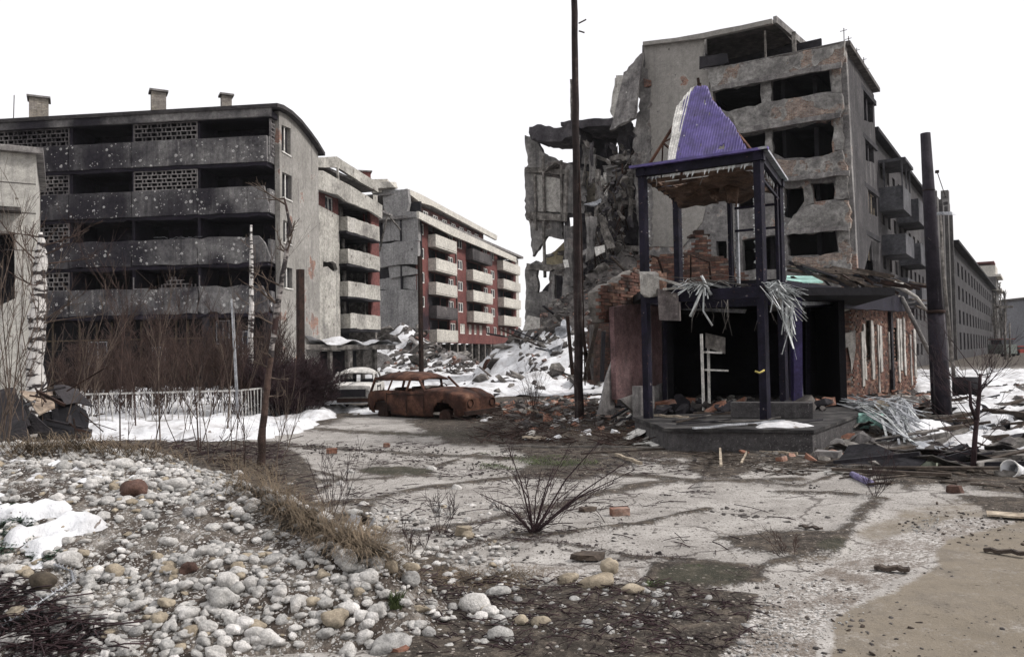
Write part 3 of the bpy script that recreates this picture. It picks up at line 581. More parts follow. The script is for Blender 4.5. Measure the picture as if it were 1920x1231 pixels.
# ---------------- B: cream block with balconies
FB = Fr(XY(590, 61.6), XY(721, 74.2))
m_cream = mat('cream_concrete', [(.3, (.22, .21, .19)), (.55, (.38, .365, .33)), (.7, (.50, .48, .44))], .4, streak=.5, spots=[(1.4, .2, (.12, .10, .09), .4), (2.6, .14, (.17, .15, .13), .35)], soot=((.04, .035, .04), [], .45, .6, .55))
m_cream2 = mat('cream_concrete_far', [(.3, (.42, .40, .36)), (.7, (.58, .555, .50))], .35, streak=.4, spots=[(1.2, .14, (.2, .17, .15), .3)])
m_redw = mat('red_cladding', [(.3, (.10, .036, .034)), (.7, (.17, .066, .058))], .8, spots=[(1.5, .14, (.10, .05, .045), .3)], soot=(SOOT, [(AT(800, 600, 98), 3.2), (AT(815, 560, 100), 2.2), (AT(850, 480, 104), 1.8)], .5, .12, .6))
bB = thing('white_block', FB.p(FB.L / 2, 0, 4), 'cream concrete apartment block with shelled balconies, directly behind the burnt block', 'building')
def zp(F, pts, w=0): return F.poly(Z2(pts), w)
lg = zp(FB, [(210, 318), (375, 400), (375, 560), (375, 700), (378, 870), (388, 1010), (212, 1010)])
uB0, uB1, uBe = FB.uz(636, 500)[0], FB.uz(695, 500)[0], FB.uz(711, 500)[0]
# left plain wall with red infill window and hole
mb = MB(); mb.prism(FB, [(-1.5, 1.9), (uB0 + .1, 1.9), (uB0 + .1, 13.4), (-1.5, 13.9)], [jag(zp(FB, [(128, 640), (195, 650), (205, 690), (190, 700), (150, 668), (128, 672)]), .5, .1, rngb)], 0, .3)
mb.build('wall', m_cream, bB)
mb = MB(); mb.prism(FB, [(-1.5, 13.95), (uB0 - .0, 13.45), (uB0, 15.0), (-1.5, 15.2)], [zp(FB, [(140, 290), (182, 312), (182, 390), (140, 372)])], .02, .3); mb.build('red_wall', m_redw, bB); mb = MB(); mb.prism(FB, rect(uB1 + .05, uBe + .1, 4.7, 15.0), (), .02, .3); mb.build('red_wall', m_redw, bB)
u0, z0 = zp(FB, [(140, 372)])[0]; u1, z1 = zp(FB, [(182, 312)])[0]; window(FB, u0, u1, z0 - .1, z1, bB, .1, .1)
for i, z in enumerate((13.35, 10.68, 8.0, 5.35)):
    u0 = uB0 + .1 + (.35 if i == 3 else 0); mb = MB(); mb.prism(FB, jag(rect(u0, uB1 + .35, z - 1.25, z), .6, .045, rngb), (), -.75, -.6); mb.fbox(FB, u0, u0 + .13, z - 1.25, z - .05, -.6, .3); mb.build('balcony', m_cream, bB)
    mb = MB(); mb.prism(FB, jag(rect(u0 - .1, uB1 + .4, z - 1.42, z - 1.26), .6, .05, rngb), (), -.72, 6); mb.build('floor_slab', m_soot_shade2, bB)
    mb = MB(); mb.fbox(FB, uB0 + 1.6 + rngb.uniform(-.4, 1), uB0 + 1.75 + rngb.uniform(0, .3), z - 1.2, z + 1.1, .6, .75); mb.build('loggia_post', m_rub, bB); mb = MB(); mb.fbox(FB, uB1 - .55, uB1 - .4, z - 1.2, z + 1.1, .3, .45); mb.build('loggia_post', m_redw if i == 0 else m_rub, bB)
mb = MB(); mb.fbox(FB, -1.5, uBe, .1, 17.0, 3.0, 3.3); mb.build('inner_wall', m_soot_shade2, bB)
mb = MB(); mb.fbox(FB, uB0 - .05, uB0 + .15, 2, 15, .35, 3); mb.build('party_wall', m_rub, bB); mb = MB(); mb.fbox(FB, uBe - .2, uBe + .1, .1, 15, .35, 6); mb.build('party_wall', m_rub, bB)
b2 = zp(FB, [(90, 165), (130, 165), (440, 348), (438, 418), (360, 372), (250, 330), (205, 295), (95, 262)], -1.0)
mb = MB(); mb.prism(FB, jag(b2, 1, .05, rngb), (), -1.0, -.75); mb.build('roof_parapet', m_cream, bB)
mb = MB(); mb.prism(FB, jag(rect(-1.5, uBe + 1.2, 14.75, 14.95), .8, .03, rngb), (), -.9, 6); mb.build('terrace_slab', m_conc, bB)
b1_ = zp(FB, [(85, 98), (200, 92), (415, 232), (418, 278), (330, 232), (205, 150), (85, 152)], -.2)
mb = MB(); mb.prism(FB, jag(b1_, 1, .04, rngb), (), -.2, .1); mb.build('roof_fascia', m_cream, bB)
mb = MB(); mb.fbox(FB, -1.5, uBe, 16.9, 17.1, .11, 7); mb.build('roof', m_conc, bB)
mb = MB(); mb.bar(FB.p(*zp(FB, [(203, 150)], -.9)[0], -.9), FB.p(*zp(FB, [(208, 222)], -.9)[0], -.9), .14); mb.bar(FB.p(uBe + .1, 14, .5), FB.p(uBe + .1, 16.6, .5), .5); mb.build('terrace_post', m_cream, bB)
p = AT(675, 318, 70); chimney(bB, (p.x, p.y + 2, 17.0), (1.0, 1.4), 1.3, .3, m=m_redw)
for a, b in (((445, 370), (535, 480)), ((465, 400), (425, 590))):
    mb = MB(); q = Z2([a, b]); mb.tube([AT(*q[0], 76), AT(*q[1], 77)], .09, 4); mb.build('hanging_beam', m_rub, bB)
# ---------------- C: red-brick block with white balconies
FC = Fr(XY(787, 96.6), XY(973, 141))
bC = thing('red_block', FC.p(FC.L / 2, 0, 5), 'red clad apartment block with rows of white balconies and a bare grey end wall', 'building')
UC = lambda zx, w=0: FC.uz(560 + zx / 2.798, 560, w)[0]
zb = lambda k: 3.5 + 2.97 * k
LC = FC.L
wins = []; bal = [(684, 795), (882, 985), (1045, 1135)]
cols = [(641, 664), (787, 815), (838, 864), (973, 995), (1010, 1031)]
for k in range(5):
    zz = zb(k)
    if k == 0: cs = [(795, 822), (845, 872), (890, 906), (918, 932), (946, 962), (982, 1002), (1020, 1038), (1056, 1068), (1078, 1090), (1103, 1114), (1128, 1140)]
    else: cs = cols
    for c in cs:
        wins.append((UC(c[0]), UC(c[1]), zz + 1.15, zz + 2.55, k))
holes = [rect(a, b, c, d) for a, b, c, d, k in wins]
logs = []
for k in range(5):
    for i, (a, b) in enumerate(bal):
        if k == 0 and i > 0: continue
        a2 = UC(a) + .1; b2_ = UC(b) - (.4 if i < 2 else 1.2)
        if i == 0 and k > 0: b2_ = UC(787) - .15
        if i == 1: b2_ = UC(968)
        holes.append(rect(a2, b2_, zb(k) + .2, zb(k) + 2.75)); logs.append((UC(a), UC(b), zb(k), i, k))
mb = MB(); mb.prism(FC, [(0, 3.3), (LC, 3.3), (LC, 18.4), (0, 18.4)], holes, 0, .35); mb.build('red_wall', m_redw, bC)
for (a, b, z0, z1, k) in wins: window(FC, a, b, z0, z1, bC, .08, .16, m_whitep, (m_cream2 if (k == 0 and rngb.random() < .6) else m_glass), 1 if b - a > 1.2 else 0)
for (a, b, z, i, k) in logs:
    mm = mat('burnt_parapet', [(.3, (.02, .018, .02)), (.6, (.10, .09, .09)), (.8, (.35, .33, .3))], .35) if (i, k) in ((1, 4), (0, 1)) else m_cream2
    mb = MB(); mb.prism(FC, jag(rect(a - .1, b, z + .05, z + 1.45), 1.2, .03, rngb), (), -1.05, -.92); mb.fbox(FC, a - .1, a + .05, z + .05, z + 1.43, -.92, -.005); mb.fbox(FC, b - .15, b, z + .05, z + 1.43, -.92, -.005); mb.fbox(FC, a - .1, b, z - .12, z + .05, -1.0, -.006); mb.build('balcony', mm, bC)
    mb = MB(); uu = a + (b - a) * rngb.uniform(.3, .7); mb.fbox(FC, uu, uu + .12, z + 1.45, z + 2.7, .3, .4); mb.build('loggia_post', m_redw, bC)
mb = MB(); mb.prism(FC, rect(UC(1138), LC + .3, 3.6 + 2.97, 18.3), (), -.12, -.004); mb.build('cream_pilaster', m_cream2, bC)
mb = MB(); mb.fbox(FC, .05, LC - .1, 3.4, 18.3, 2.2, 2.4); mb.build('inner_wall', m_soot_shade2, bC); mb = MB(); mb.fbox(FC, LC - .3, LC, -.2, 18.3, .36, 9); mb.build('gable_wall', m_soot_shade2, bC)
mb = MB(); mb.prism(FC, zp(FC, [(630, 380), (800, 462), (1143, 622), (1143, 648), (800, 505), (632, 418)], -1.4), (), -1.4, -1.1); mb.build('cornice', m_cream2, bC)
mb = MB(); mb.fbox(FC, -.2, LC + .2, 18.42, 18.8, -1.08, 9); mb.build('attic_floor', m_conc, bC)
mb = MB(); mb.fbox(FC, .3, LC * .78, 18.8, 21.6, 3.0, 3.3); mb.build('attic_wall', mat('attic_dark', [(.4, (.06, .045, .045)), (.6, (.18, .08, .07))], .8), bC)
for i in range(9):
    u = 1.5 + i * 3.9 * (LC * .78 - 3) / 35
    if u + 2 > LC * .78: break
    window(FC, u, u + 1.7, 19.2, 21.0, bC, 2.8, .12, m_whitep, None, 1, 'attic_window')
mb = MB(); mb.prism(FC, zp(FC, [(572, 262), (640, 290), (1043, 508), (1040, 532), (700, 352), (640, 335), (575, 285)], 2.0), (), 2.0, 2.4); mb.build('attic_parapet', m_cream2, bC)
mb = MB(); mb.fbox(FC, .2, LC * .78, 21.5, 21.75, 2.4, 9); mb.build('roof', m_conc, bC)
# ground floor of C
mb = MB(); mb.fbox(FC, .2, LC, -.3, 3.28, 3.2, 3.4); mb.build('arcade_wall', m_rubd, bC)
for i in range(13):
    u = UC(745) + i * (LC - UC(745)) / 12.3
    mb = MB(); mb.fbox(FC, u, u + .55, -.3, 3.29, .05, .6); mb.build('column', m_rub, bC)
    if i % 3 == 1: window(FC, u + .8, u + 2.6, .3, 2.7, bC, 1.4, .12, m_metal, None, 1, 'shop_window')
mb = MB(); mb.tube([FC.p(UC(826), 3.3, -.1), FC.p(UC(826), 18.2, -.1)], .12, 5); mb.build('downpipe', m_rub, bC)
# end wall of C, stepped storeys
FD_ = Fr(XY(700, 99.5), XY(787, 96.3)); m_endC = mat('end_concrete', [(.3, (.17, .165, .165)), (.55, (.27, .265, .26)), (.75, (.37, .36, .35))], .35, streak=.5, spots=[(1.1, .13, (.1, .09, .09), .35)], soot=((.05, .045, .055), [], .22, .55, .6))
for pts, w in (([(440, 268), (575, 263), (572, 380), (632, 385), (630, 412), (445, 412)], -.2), ([(440, 414), (628, 414), (628, 535), (560, 540), (500, 536), (440, 545)], 0), ([(425, 548), (625, 537), (625, 655), (470, 668), (425, 680)], -.4), ([(470, 670), (570, 664), (620, 690), (622, 712), (560, 715), (480, 730)], -.1), ([(420, 735), (625, 716), (622, 790), (430, 790)], .2), ([(415, 792), (625, 790), (632, 960), (640, 1110), (400, 1110)], -.3)):
    mb = MB(); mb.prism(FD_, jag(zp(FD_, pts, w), 1.2, .12, rngb), (), w, w + .5); mb.build('end_wall_panel', m_endC, bC)
mb = MB(); mb.fbox(FD_, 0, FD_.L - .1, 0, 20.5, .8, 1.0); mb.build('core_wall', m_soot_shade2, bC)
for (a, b) in (((440, 250), (455, 300)), ((470, 245), (490, 262))): 
    mb = MB(); q = Z2([a, b]); p0 = AT(*q[0], 98); mb.chunk(p0, (2.2, 1.4, .8), None, 0, rng=rngb); mb.build('broken_parapet', m_cream2, bC)
mb = MB(); q = Z2([(385, 215), (470, 240)]); p0 = AT(*q[0], 99); p1 = AT(*q[1], 99); mb.box(((p0.x + p1.x) / 2, 100, p0.z - .9), (p1.x - p0.x, 3, 1.7)); mb.build('lift_house', m_cream2, bC)
# ---------------- H: snow covered flat-roofed annex in front of B
zH = 2.55; FH = Fr(XY(560, 50), XY(742, 56))
bH = thing('flat_annex', FH.p(FH.L / 2, 0, 2), 'low ruined annex with a snow covered flat roof left of the white car', 'annex')
mb = MB(); mb.prism(FH, jag(rect(-1, FH.L, zH - .3, zH), .7, .05, rngb), (), 0, 7); mb.build('roof_slab', m_rub, bH)
for u in (.2, 2.6, 4.0, 5.3, 6.3): mb = MB(); mb.fbox(FH, u, u + rngb.uniform(.15, .5), 0, zH - .3, .3, .6); mb.build('pillar', m_rub, bH)
mb = MB(); mb.fbox(FH, -1, FH.L - .3, 0, zH - .35, 4, 4.2); mb.build('back_wall', m_soot_shade2, bH)
X, Y = np.meshgrid(np.linspace(-1.2, FH.L + .1, 50), np.linspace(-.2, 6.8, 40)); sn_ = vnoise(X, Y, .6, 41, 3)
hh = sn_ * .5 + .22 - np.clip((X - FH.L * .55) * .06, 0, 1); px_ = FH.A.x + FH.u.x * X + FH.n.x * Y; py_ = FH.A.y + FH.u.y * X + FH.n.y * Y
tag(grid_mesh('snow_on_roof', px_, py_, zH + np.clip(hh, -.02, 1) * .9 + .01 + np.clip(1.5 - X, 0, 3) * .25, [m_snow], keep=hh > 0), kind='stuff')
# ---------------- D: big shelled block, right
FD = Fr(XY(1215, 51), XY(1599, 44)); rd = random.Random(9)
m_D = mat('grey_render', [(.3, (.085, .08, .08)), (.5, (.16, .153, .15)), (.7, (.26, .25, .24))], .5, streak=.35, spots=[(1.6, .12, (.08, .07, .065), .5)], peel=(FD.u, .60, .42, ((.19, .10, .075), (.33, .22, .165), (.30, .28, .26))), soot=((.07, .065, .07), [], .4, .4, .6))
m_Dw = mat('blank_gable_render', [(.3, (.20, .19, .175)), (.7, (.295, .28, .26))], .3, streak=.25, spots=[(1.6, .09, (.09, .08, .075), .6)], peel=(FD.u, .66, .5), mid=.22)
m_Dband = mat('spandrel', [(.3, (.085, .08, .078)), (.5, (.18, .173, .165)), (.7, (.33, .32, .305))], 1.0, spots=[(2.0, .2, (.12, .10, .09), .3)], peel=(FD.u, .53, .55, ((.20, .125, .095), (.34, .26, .21), (.32, .30, .27))), bump=1.0, soot=((.08, .075, .075), [], .5, .4, .6))
bD = thing('shelled_block', FD.p(FD.L / 2, 0, 5), 'tall grey shelled corner building with gaping burnt out window openings, behind the purple frame', 'building')
def dp(pts, w=0): return FD.poly(Z4(pts), w)
wall = [(55, 148), (200, 128), (322, 112), (322, 200), (305, 248), (430, 232), (690, 178), (922, 128), (975, 1140), (975, 1560), (30, 1560)]
opn = [([(352, 345), (560, 302), (562, 418), (440, 432), (360, 415)], .08), ([(606, 296), (855, 240), (862, 345), (606, 388)], .03), ([(480, 530), (575, 520), (580, 622), (500, 610)], .1), ([(612, 515), (870, 462), (872, 600), (800, 630), (700, 636), (612, 608)], .12),
       ([(655, 755), (740, 752), (745, 835), (690, 890), (655, 890)], .12), ([(780, 742), (878, 728), (880, 800), (790, 820)], .08), ([(668, 945), (885, 930), (895, 1035), (820, 1045), (680, 1050)], .1), ([(480, 978), (628, 962), (632, 1100), (484, 1110)], .06), ([(370, 985), (415, 982), (418, 1085), (372, 1090)], .02),
       ([(462, 790), (530, 780), (530, 840), (462, 850)], .05), ([(455, 1180), (620, 1180), (620, 1330), (455, 1330)], .05), ([(680, 1180), (900, 1180), (900, 1330), (680, 1330)], .05)]
W = dp(wall); Wj = []
mb = MB(); mb.prism(FD, jag(W, 1.5, .01, rd), [jag(dp(p), .35, a, rd) for p, a in opn[:]], 0, .42); mb.build('front_wall', m_D, bD)
# lighter blank part as a separate skin of render on the left
mb = MB(); mb.prism(FD, jag(dp([(62, 150), (200, 132), (318, 116), (316, 200), (303, 250), (345, 255), (340, 340), (348, 420), (470, 520), (450, 760), (330, 800), (315, 900), (230, 1010), (90, 1010), (95, 600)], -.02), .5, .06, rd), (), -.05, -.004); mb.build('render_skin', m_Dw, bD)
bands = [([(330, 250), (520, 215), (700, 185), (920, 132), (905, 232), (720, 262), (600, 288), (440, 320), (352, 335)], .07), ([(425, 432), (610, 390), (905, 347), (908, 440), (690, 480), (470, 520), (440, 470)], .08), ([(580, 622), (640, 632), (700, 640), (800, 636), (880, 600), (905, 600), (938, 690), (655, 724), (610, 700)], .1), ([(690, 892), (745, 840), (940, 805), (942, 925), (800, 948), (668, 944)], .1), ([(690, 1050), (900, 1040), (945, 1040), (948, 1140), (700, 1110)], .1)]
for p, a in bands:
    mb = MB(); mb.prism(FD, jag(dp(p, -.45), .3, a, rd), (), -.45, -.006); mb.build('spandrel_band', m_Dband, bD)
    lo = [q for q in p if True]
for a, b in (((450, 520), (905, 448)), ((630, 726), (938, 694)), ((668, 948), (942, 930)), ((352, 338), (905, 235))):
    q = dp([a, b], -.5); mb = MB(); n = 9; pts = [(q[0][0] + (q[1][0] - q[0][0]) * t / n, q[0][1] + (q[1][1] - q[0][1]) * t / n) for t in range(n + 1)]
    mb.prism(FD, jag([(u, z - .12) for u, z in pts] + [(u, z + .16) for u, z in reversed(pts)], .4, .05, rd), (), -.62, -.452); mb.build('ledge', m_conc, bD)
for p in ([(562, 298), (604, 292), (606, 392), (564, 402)], [(578, 515), (608, 510), (610, 610), (582, 618)], [(742, 752), (778, 745), (788, 822), (748, 838)], [(862, 238), (902, 230), (906, 345), (864, 348)], [(872, 460), (912, 452), (915, 590), (874, 598)], [(880, 700), (930, 695), (935, 800), (884, 805)], [(890, 932), (940, 930), (945, 1040), (898, 1036)]):
    mb = MB(); mb.prism(FD, jag(dp(p, -.2), .3, .05, rd), (), -.2, -.007); mb.build('pier', m_Dband, bD)
# floors and inner walls
for z in (17.9, 14.9, 11.85, 8.9, 5.9, 3.0):
    mb = MB(); mb.fbox(FD, .2, FD.L - .1, z - .3, z, .43, 9.8); mb.build('floor_slab', m_soot_shade2, bD)
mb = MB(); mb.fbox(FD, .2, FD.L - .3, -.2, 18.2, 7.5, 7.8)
mb.build('inner_wall', m_soot_shade2, bD)
for px in (1300, 1435, 1525):
    u = FD.uz(px, 400)[0]; mb = MB(); mb.fbox(FD, u - .12, u + .12, 0, 17.6, 1.2, 7.5); mb.build('partition', m_soot_shade2, bD)
# penthouse with raking roof
ptop = [(60, 132), (200, 120), (320, 98), (608, 34), (625, 50), (690, 130), (712, 160)]
mb = MB(); q = dp([(58, 150), (58, 134), (200, 116), (320, 96), (608, 36), (612, 54), (320, 118), (200, 134)], -.3); mb.prism(FD, jag(q, 1, .02, rd), (), -.35, -.06); mb.build('roof_fascia', m_Dw, bD)
P0 = dp([(320, 98)])[0]; P1 = dp([(608, 36)])[0]
mb = MB()
def pt(u, z, w): return FD.p(u, z, w)
mb.prism(FD, [(P0[0] - 5, P0[1] - 1.2), (P0[0], P0[1] - .12), (P1[0] + .1, P1[1] - .12), (P1[0] + .1, P1[1] + .1), (P0[0], P0[1] + .1), (P0[0] - 5, P0[1] - .9)], (), .45, 6.5); mb.build('roof', m_rubd, bD)
mb = MB(); ua, ub = dp([(322, 130)])[0][0], dp([(600, 60)])[0][0]
mb.fbox(FD, ua, ub + 2.0, 17.8, 20.6, 3.6, 3.8); mb.fbox(FD, ua - .3, ua, 17.5, 20.0, .1, 3.6); mb.build('penthouse_wall', m_soot_shade2, bD)
mb = MB(); mb.prism(FD, [(ub + 1.1, 17.8), (ub + 1.3, 17.8), (ub + 1.3, 20.2), (ub + 1.1, 20.2)], (), .5, .7); u5 = dp([(572, 100)])[0][0]; mb.fbox(FD, u5 - .05, u5 + .05, 17.8, 20.6, .3, .4); mb.build('penthouse_post', m_rub, bD)
q0 = FD.p(P1[0] + .1, P1[1] - .0, -.05); 
mb = MB(); F2 = Fr(tuple(q0[:2]), (q0.x + .62 * 6, q0.y + 6 * .78)); mb.prism(F2, [(0, P1[1] - .3), (0, P1[1] + .1), (7, P1[1] + .1), (7, P1[1] - .3)], (), -.2, 0); mb.build('roof_fascia', m_conc, bD)
mb = MB(); q = dp([(312, 200), (312, 255), (430, 235), (425, 195)], -.5); mb.prism(FD, jag(q, .4, .08, rd), (), -.9, -.8)
mb.build('roof_railing', m_soot_shade2, bD)
p = AT(1477, 85, 50); chimney(bD, (p.x + .1, p.y, 18.5), (.4, .4), 2.5, .7, m=m_soot_shade2)
for zx, zy in ((915, 75), (935, 110), (970, 160), (1000, 200), (1012, 240)):
    a = AT(*Z4([(zx, zy)])[0], 46 + (zx - 915) / 20); mb = MB(); b0 = Vector((a.x, a.y, 18.4)); mb.tube([b0, a + Vector((.02, 0, 0))], .03, 4); mb.bar(a + Vector((-.2, 0, -.2)), a + Vector((.2, 0, -.1)), .03); mb.build('aerial', m_rustd, bD)
# street side
_c = XY(1600, 44); FS = Fr(_c, (_c[0] + .66 * 62, 44 + 62)); rs = random.Random(3)
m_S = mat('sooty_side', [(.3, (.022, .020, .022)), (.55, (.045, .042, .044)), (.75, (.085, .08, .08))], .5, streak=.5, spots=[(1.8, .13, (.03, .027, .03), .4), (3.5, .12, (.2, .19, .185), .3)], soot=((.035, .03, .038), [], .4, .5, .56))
def sp(pts, Z=Z6): return FS.poly(Z(pts))
US = lambda px: FS.uz(px, 600)[0]
u1, u2, u3 = FS.uz(1636, 150)[0], FS.uz(1731, 340)[0], FS.uz(1784, 440)[0]
oh = [sp([(1000, 330), (1040, 380), (1042, 480), (1003, 470)], Z4), sp([(1008, 545), (1044, 580), (1046, 650), (1012, 640)], Z4)]
hs = [sp([(1020, 765), (1055, 790), (1060, 880), (1025, 865)], Z4), sp([(1035, 980), (1070, 1000), (1072, 1080), (1038, 1065)], Z4)]
w1 = [[(u0 + .2, 3.2), (u0 + 1.6, 3.2), (u0 + 1.6, 5.2), (u0 + .2, 5.2)] for u0 in (2.5, 5.3)]
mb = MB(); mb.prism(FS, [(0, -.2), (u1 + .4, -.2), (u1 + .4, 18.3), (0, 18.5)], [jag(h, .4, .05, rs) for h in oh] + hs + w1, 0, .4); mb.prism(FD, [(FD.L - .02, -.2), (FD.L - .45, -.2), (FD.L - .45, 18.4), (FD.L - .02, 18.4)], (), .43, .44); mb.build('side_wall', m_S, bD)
for h in hs:
    us = [q[0] for q in h]; zs = [q[1] for q in h]; window(FS, min(us), max(us), min(zs), max(zs), bD, .15, .08, m_woodp, None, 2)
mb = MB(); mb.fbox(FS, .5, u1, -.1, 18, 3.4, 3.6); mb.build('inner_wall', m_soot_shade, bD)
mb = MB(); mb.fbox(FS, u1 + .1, u1 + .35, 15.5, 18.3, .41, 5.5); mb.fbox(FS, -.1, u1 + .6, 18.5, 18.75, -.35, 5.5); mb.build('roof_edge', m_rubd, bD)
# next houses down the street
bE = thing('street_house', FS.p(15, 0, 5), 'dark sooty apartment house with hanging balconies, next down the street from the corner block', 'building')
hol = []; rws = (13.6, 10.4, 7.3, 4.2, 1.1)
for z in rws:
    u = u1 + 1.2
    while u < u2 + 8:
        if rs.random() < .9: hol.append((u, u + 1.25, z - .9 + .8, z + .9))
        u += 2.75
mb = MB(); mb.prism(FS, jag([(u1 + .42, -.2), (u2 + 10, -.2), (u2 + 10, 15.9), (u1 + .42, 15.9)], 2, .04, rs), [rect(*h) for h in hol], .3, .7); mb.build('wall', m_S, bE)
for h in hol:
    if rs.random() < .6: window(FS, *h, bE, .45, .09, m_rub if rs.random() < .5 else m_wood, None, 1)
mb = MB(); mb.fbox(FS, u1, u2 + 10, -.1, 15.6, 2.5, 2.7); mb.build('inner_wall', m_soot_shade, bE)
mb = MB(); mb.fbox(FS, u1 + .42, u2 + 10, 15.95, 16.2, -.2, 9); mb.build('eaves', m_soot_shade2, bE)
m_balS = mat('side_balcony', [(.3, (.025, .025, .03)), (.7, (.10, .10, .108))], .6, soot=(SOOT, [], .5, .5, .5))
for (px0, px1, py0, py1, enc) in ((1693, 1707, 347, 386, 1), (1698, 1713, 437, 470, 0), (1722, 1736, 372, 410, 0), (1726, 1740, 455, 490, 0), (1728, 1741, 530, 565, 0), (1702, 1716, 520, 555, 0)):
    a = FS.uz(px0, py0, -1.2); b = FS.uz(px1, py0, -1.2); c = FS.uz(px0, py1, -1.2)
    u0_, u1_ = a[0], b[0]; zt_, zb_ = a[1], c[1]; o = MB(); o.fbox(FS, u0_, u1_, zb_ - .15, zb_, -1.2, .3)
    o.fbox(FS, u0_, u1_, zb_, zt_, -1.2, -1.1); o.fbox(FS, u0_, u0_ + .1, zb_, zt_, -1.1, .29); o.fbox(FS, u1_ - .1, u1_, zb_, zt_, -1.1, .29)
    if enc:
        for uu in (u0_, (u0_ + u1_) / 2, u1_ - .08): o.fbox(FS, uu, uu + .08, zt_, zt_ + 1.7, -1.2, -1.12)
        o.fbox(FS, u0_, u1_ + .2, zt_ + 1.7, zt_ + 1.9, -1.4, .29); o.fbox(FS, u0_, u0_ + .08, zt_, zt_ + 1.7, -.1, 0)
    o.build('balcony', m_balS, bE)
# pilastered tall house
bK = thing('gabled_house', FS.p(u3 - 3, 0, 5), 'narrow grey gabled house with tall stone pilasters, beside the leaning concrete pole', 'building')
m_K = mat('stone_grey', [(.3, (.06, .057, .058)), (.7, (.13, .125, .12))], .5, streak=.5)
ku0, ku1 = u2 + 10.05, u3 + 1
zk = FS.uz(1775, 380)[1]; zk2 = FS.uz(1772, 342)[1]
mb = MB(); mb.fbox(FS, ku0, ku1, -.2, zk - .5, .2, 9); mb.build('wall', m_K, bK)
mb = MB()
for i in range(4): u = ku0 + .1 + i * (ku1 - ku0 - .7) / 3; mb.fbox(FS, u, u + .5, 0, zk - .6, -.15, .197)
mb.build('pilaster', m_K, bK)
mb = MB(); F5 = Fr(tuple(FS.p(ku1 - 3.4, 0, .1)[:2]), tuple(FS.p(ku1 - .2, 0, .1)[:2])); F5.n = FS.n
mb.prism(F5, jag([(0, zk - .5), (3.2, zk - .5), (3.2, zk + .6), (2.6, zk + .7), (2.6, zk2), (1.2, zk2 - .1), (1.1, zk2 - 1.2), (.5, zk2 - 1.6), (.6, zk + .2), (0, zk)], .6, .06, rs), (), 0, .8); mb.build('broken_gable', m_K, bK)
a = AT(1757, 322, 86); mb = MB(); mb.tube([FS.p(ku1 - 1.5, zk2 - 1, .4), a], .05, 4); mb.box(a, (.3, .3, .3)); mb.build('iron_finial', m_rustd, bK)
# long barrack-like building
bL = thing('long_house', FS.p(u3 + 30, 0, 5), 'long dark four storey building with regular window rows far down the street', 'building')
F6 = FS; la, lb = u3 + 1.05, FS.uz(1861, 522)[0]; zr = 14.3
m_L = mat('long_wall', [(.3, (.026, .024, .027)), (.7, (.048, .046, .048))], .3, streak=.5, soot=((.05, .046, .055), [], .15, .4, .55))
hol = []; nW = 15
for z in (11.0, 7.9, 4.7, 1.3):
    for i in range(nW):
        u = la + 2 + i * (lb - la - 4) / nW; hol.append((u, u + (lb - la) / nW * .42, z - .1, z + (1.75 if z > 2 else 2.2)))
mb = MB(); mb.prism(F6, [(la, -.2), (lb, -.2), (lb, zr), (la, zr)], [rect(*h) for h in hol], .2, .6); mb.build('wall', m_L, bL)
for h in hol: window(F6, *h, bL, .42, .12, m_rub if rs.random() < .3 else m_rubd, None, 1)
mb = MB(); mb.fbox(F6, la - .1, lb + .6, zr + .004, zr + .35, -.7, 9); mb.fbox(F6, la - .1, la + .3, zr + .35, zr + .9, 1.2, 7)
mb.build('eaves', m_soot_shade2, bL)
mb = MB(); mb.fbox(F6, la, la + .3, -.2, zr, .605, 9); mb.build('gable_wall', m_L, bL)
bM = thing('white_corner_house', FS.p(lb + 8, 0, 5), 'pale corner house with projecting cornices at the far end of the street', 'building')
mb = MB(); mb.fbox(FS, lb + .05, lb + 14, -.2, 17.2, -.6, 8); mb.build('wall', m_K, bM)
mb = MB(); mb.fbox(FS, lb + .5, lb + 12, 17.2, 19.8, -.6, 7.5); mb.build('upper_storey', m_cream2, bM)
for z in (14.0, 17.2): mb = MB(); mb.fbox(FS, lb + 0, lb + 14.5, z, z + .5, -1.6, 8.2); mb.build('cornice', m_cream2, bM)
mb = MB()
mb.fbox(FS, lb + .3, lb + 7, 20.3, 20.7, -.4, 7); mb.build('roof', m_redw, bM)
# far hazy blocks
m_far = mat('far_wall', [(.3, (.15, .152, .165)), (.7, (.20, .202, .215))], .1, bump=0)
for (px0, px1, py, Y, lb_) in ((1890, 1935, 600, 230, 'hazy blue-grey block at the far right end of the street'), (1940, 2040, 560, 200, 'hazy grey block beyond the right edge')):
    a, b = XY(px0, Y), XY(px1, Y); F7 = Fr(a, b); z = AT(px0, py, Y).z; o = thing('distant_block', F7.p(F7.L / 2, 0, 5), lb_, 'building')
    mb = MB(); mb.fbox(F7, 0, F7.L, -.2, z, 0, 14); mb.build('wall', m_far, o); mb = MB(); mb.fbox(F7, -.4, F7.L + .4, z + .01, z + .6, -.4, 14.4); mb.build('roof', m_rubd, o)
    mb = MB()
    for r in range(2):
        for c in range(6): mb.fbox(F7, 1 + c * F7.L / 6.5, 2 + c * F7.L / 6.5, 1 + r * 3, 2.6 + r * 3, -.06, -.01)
    mb.build('window_row', m_glass, o)
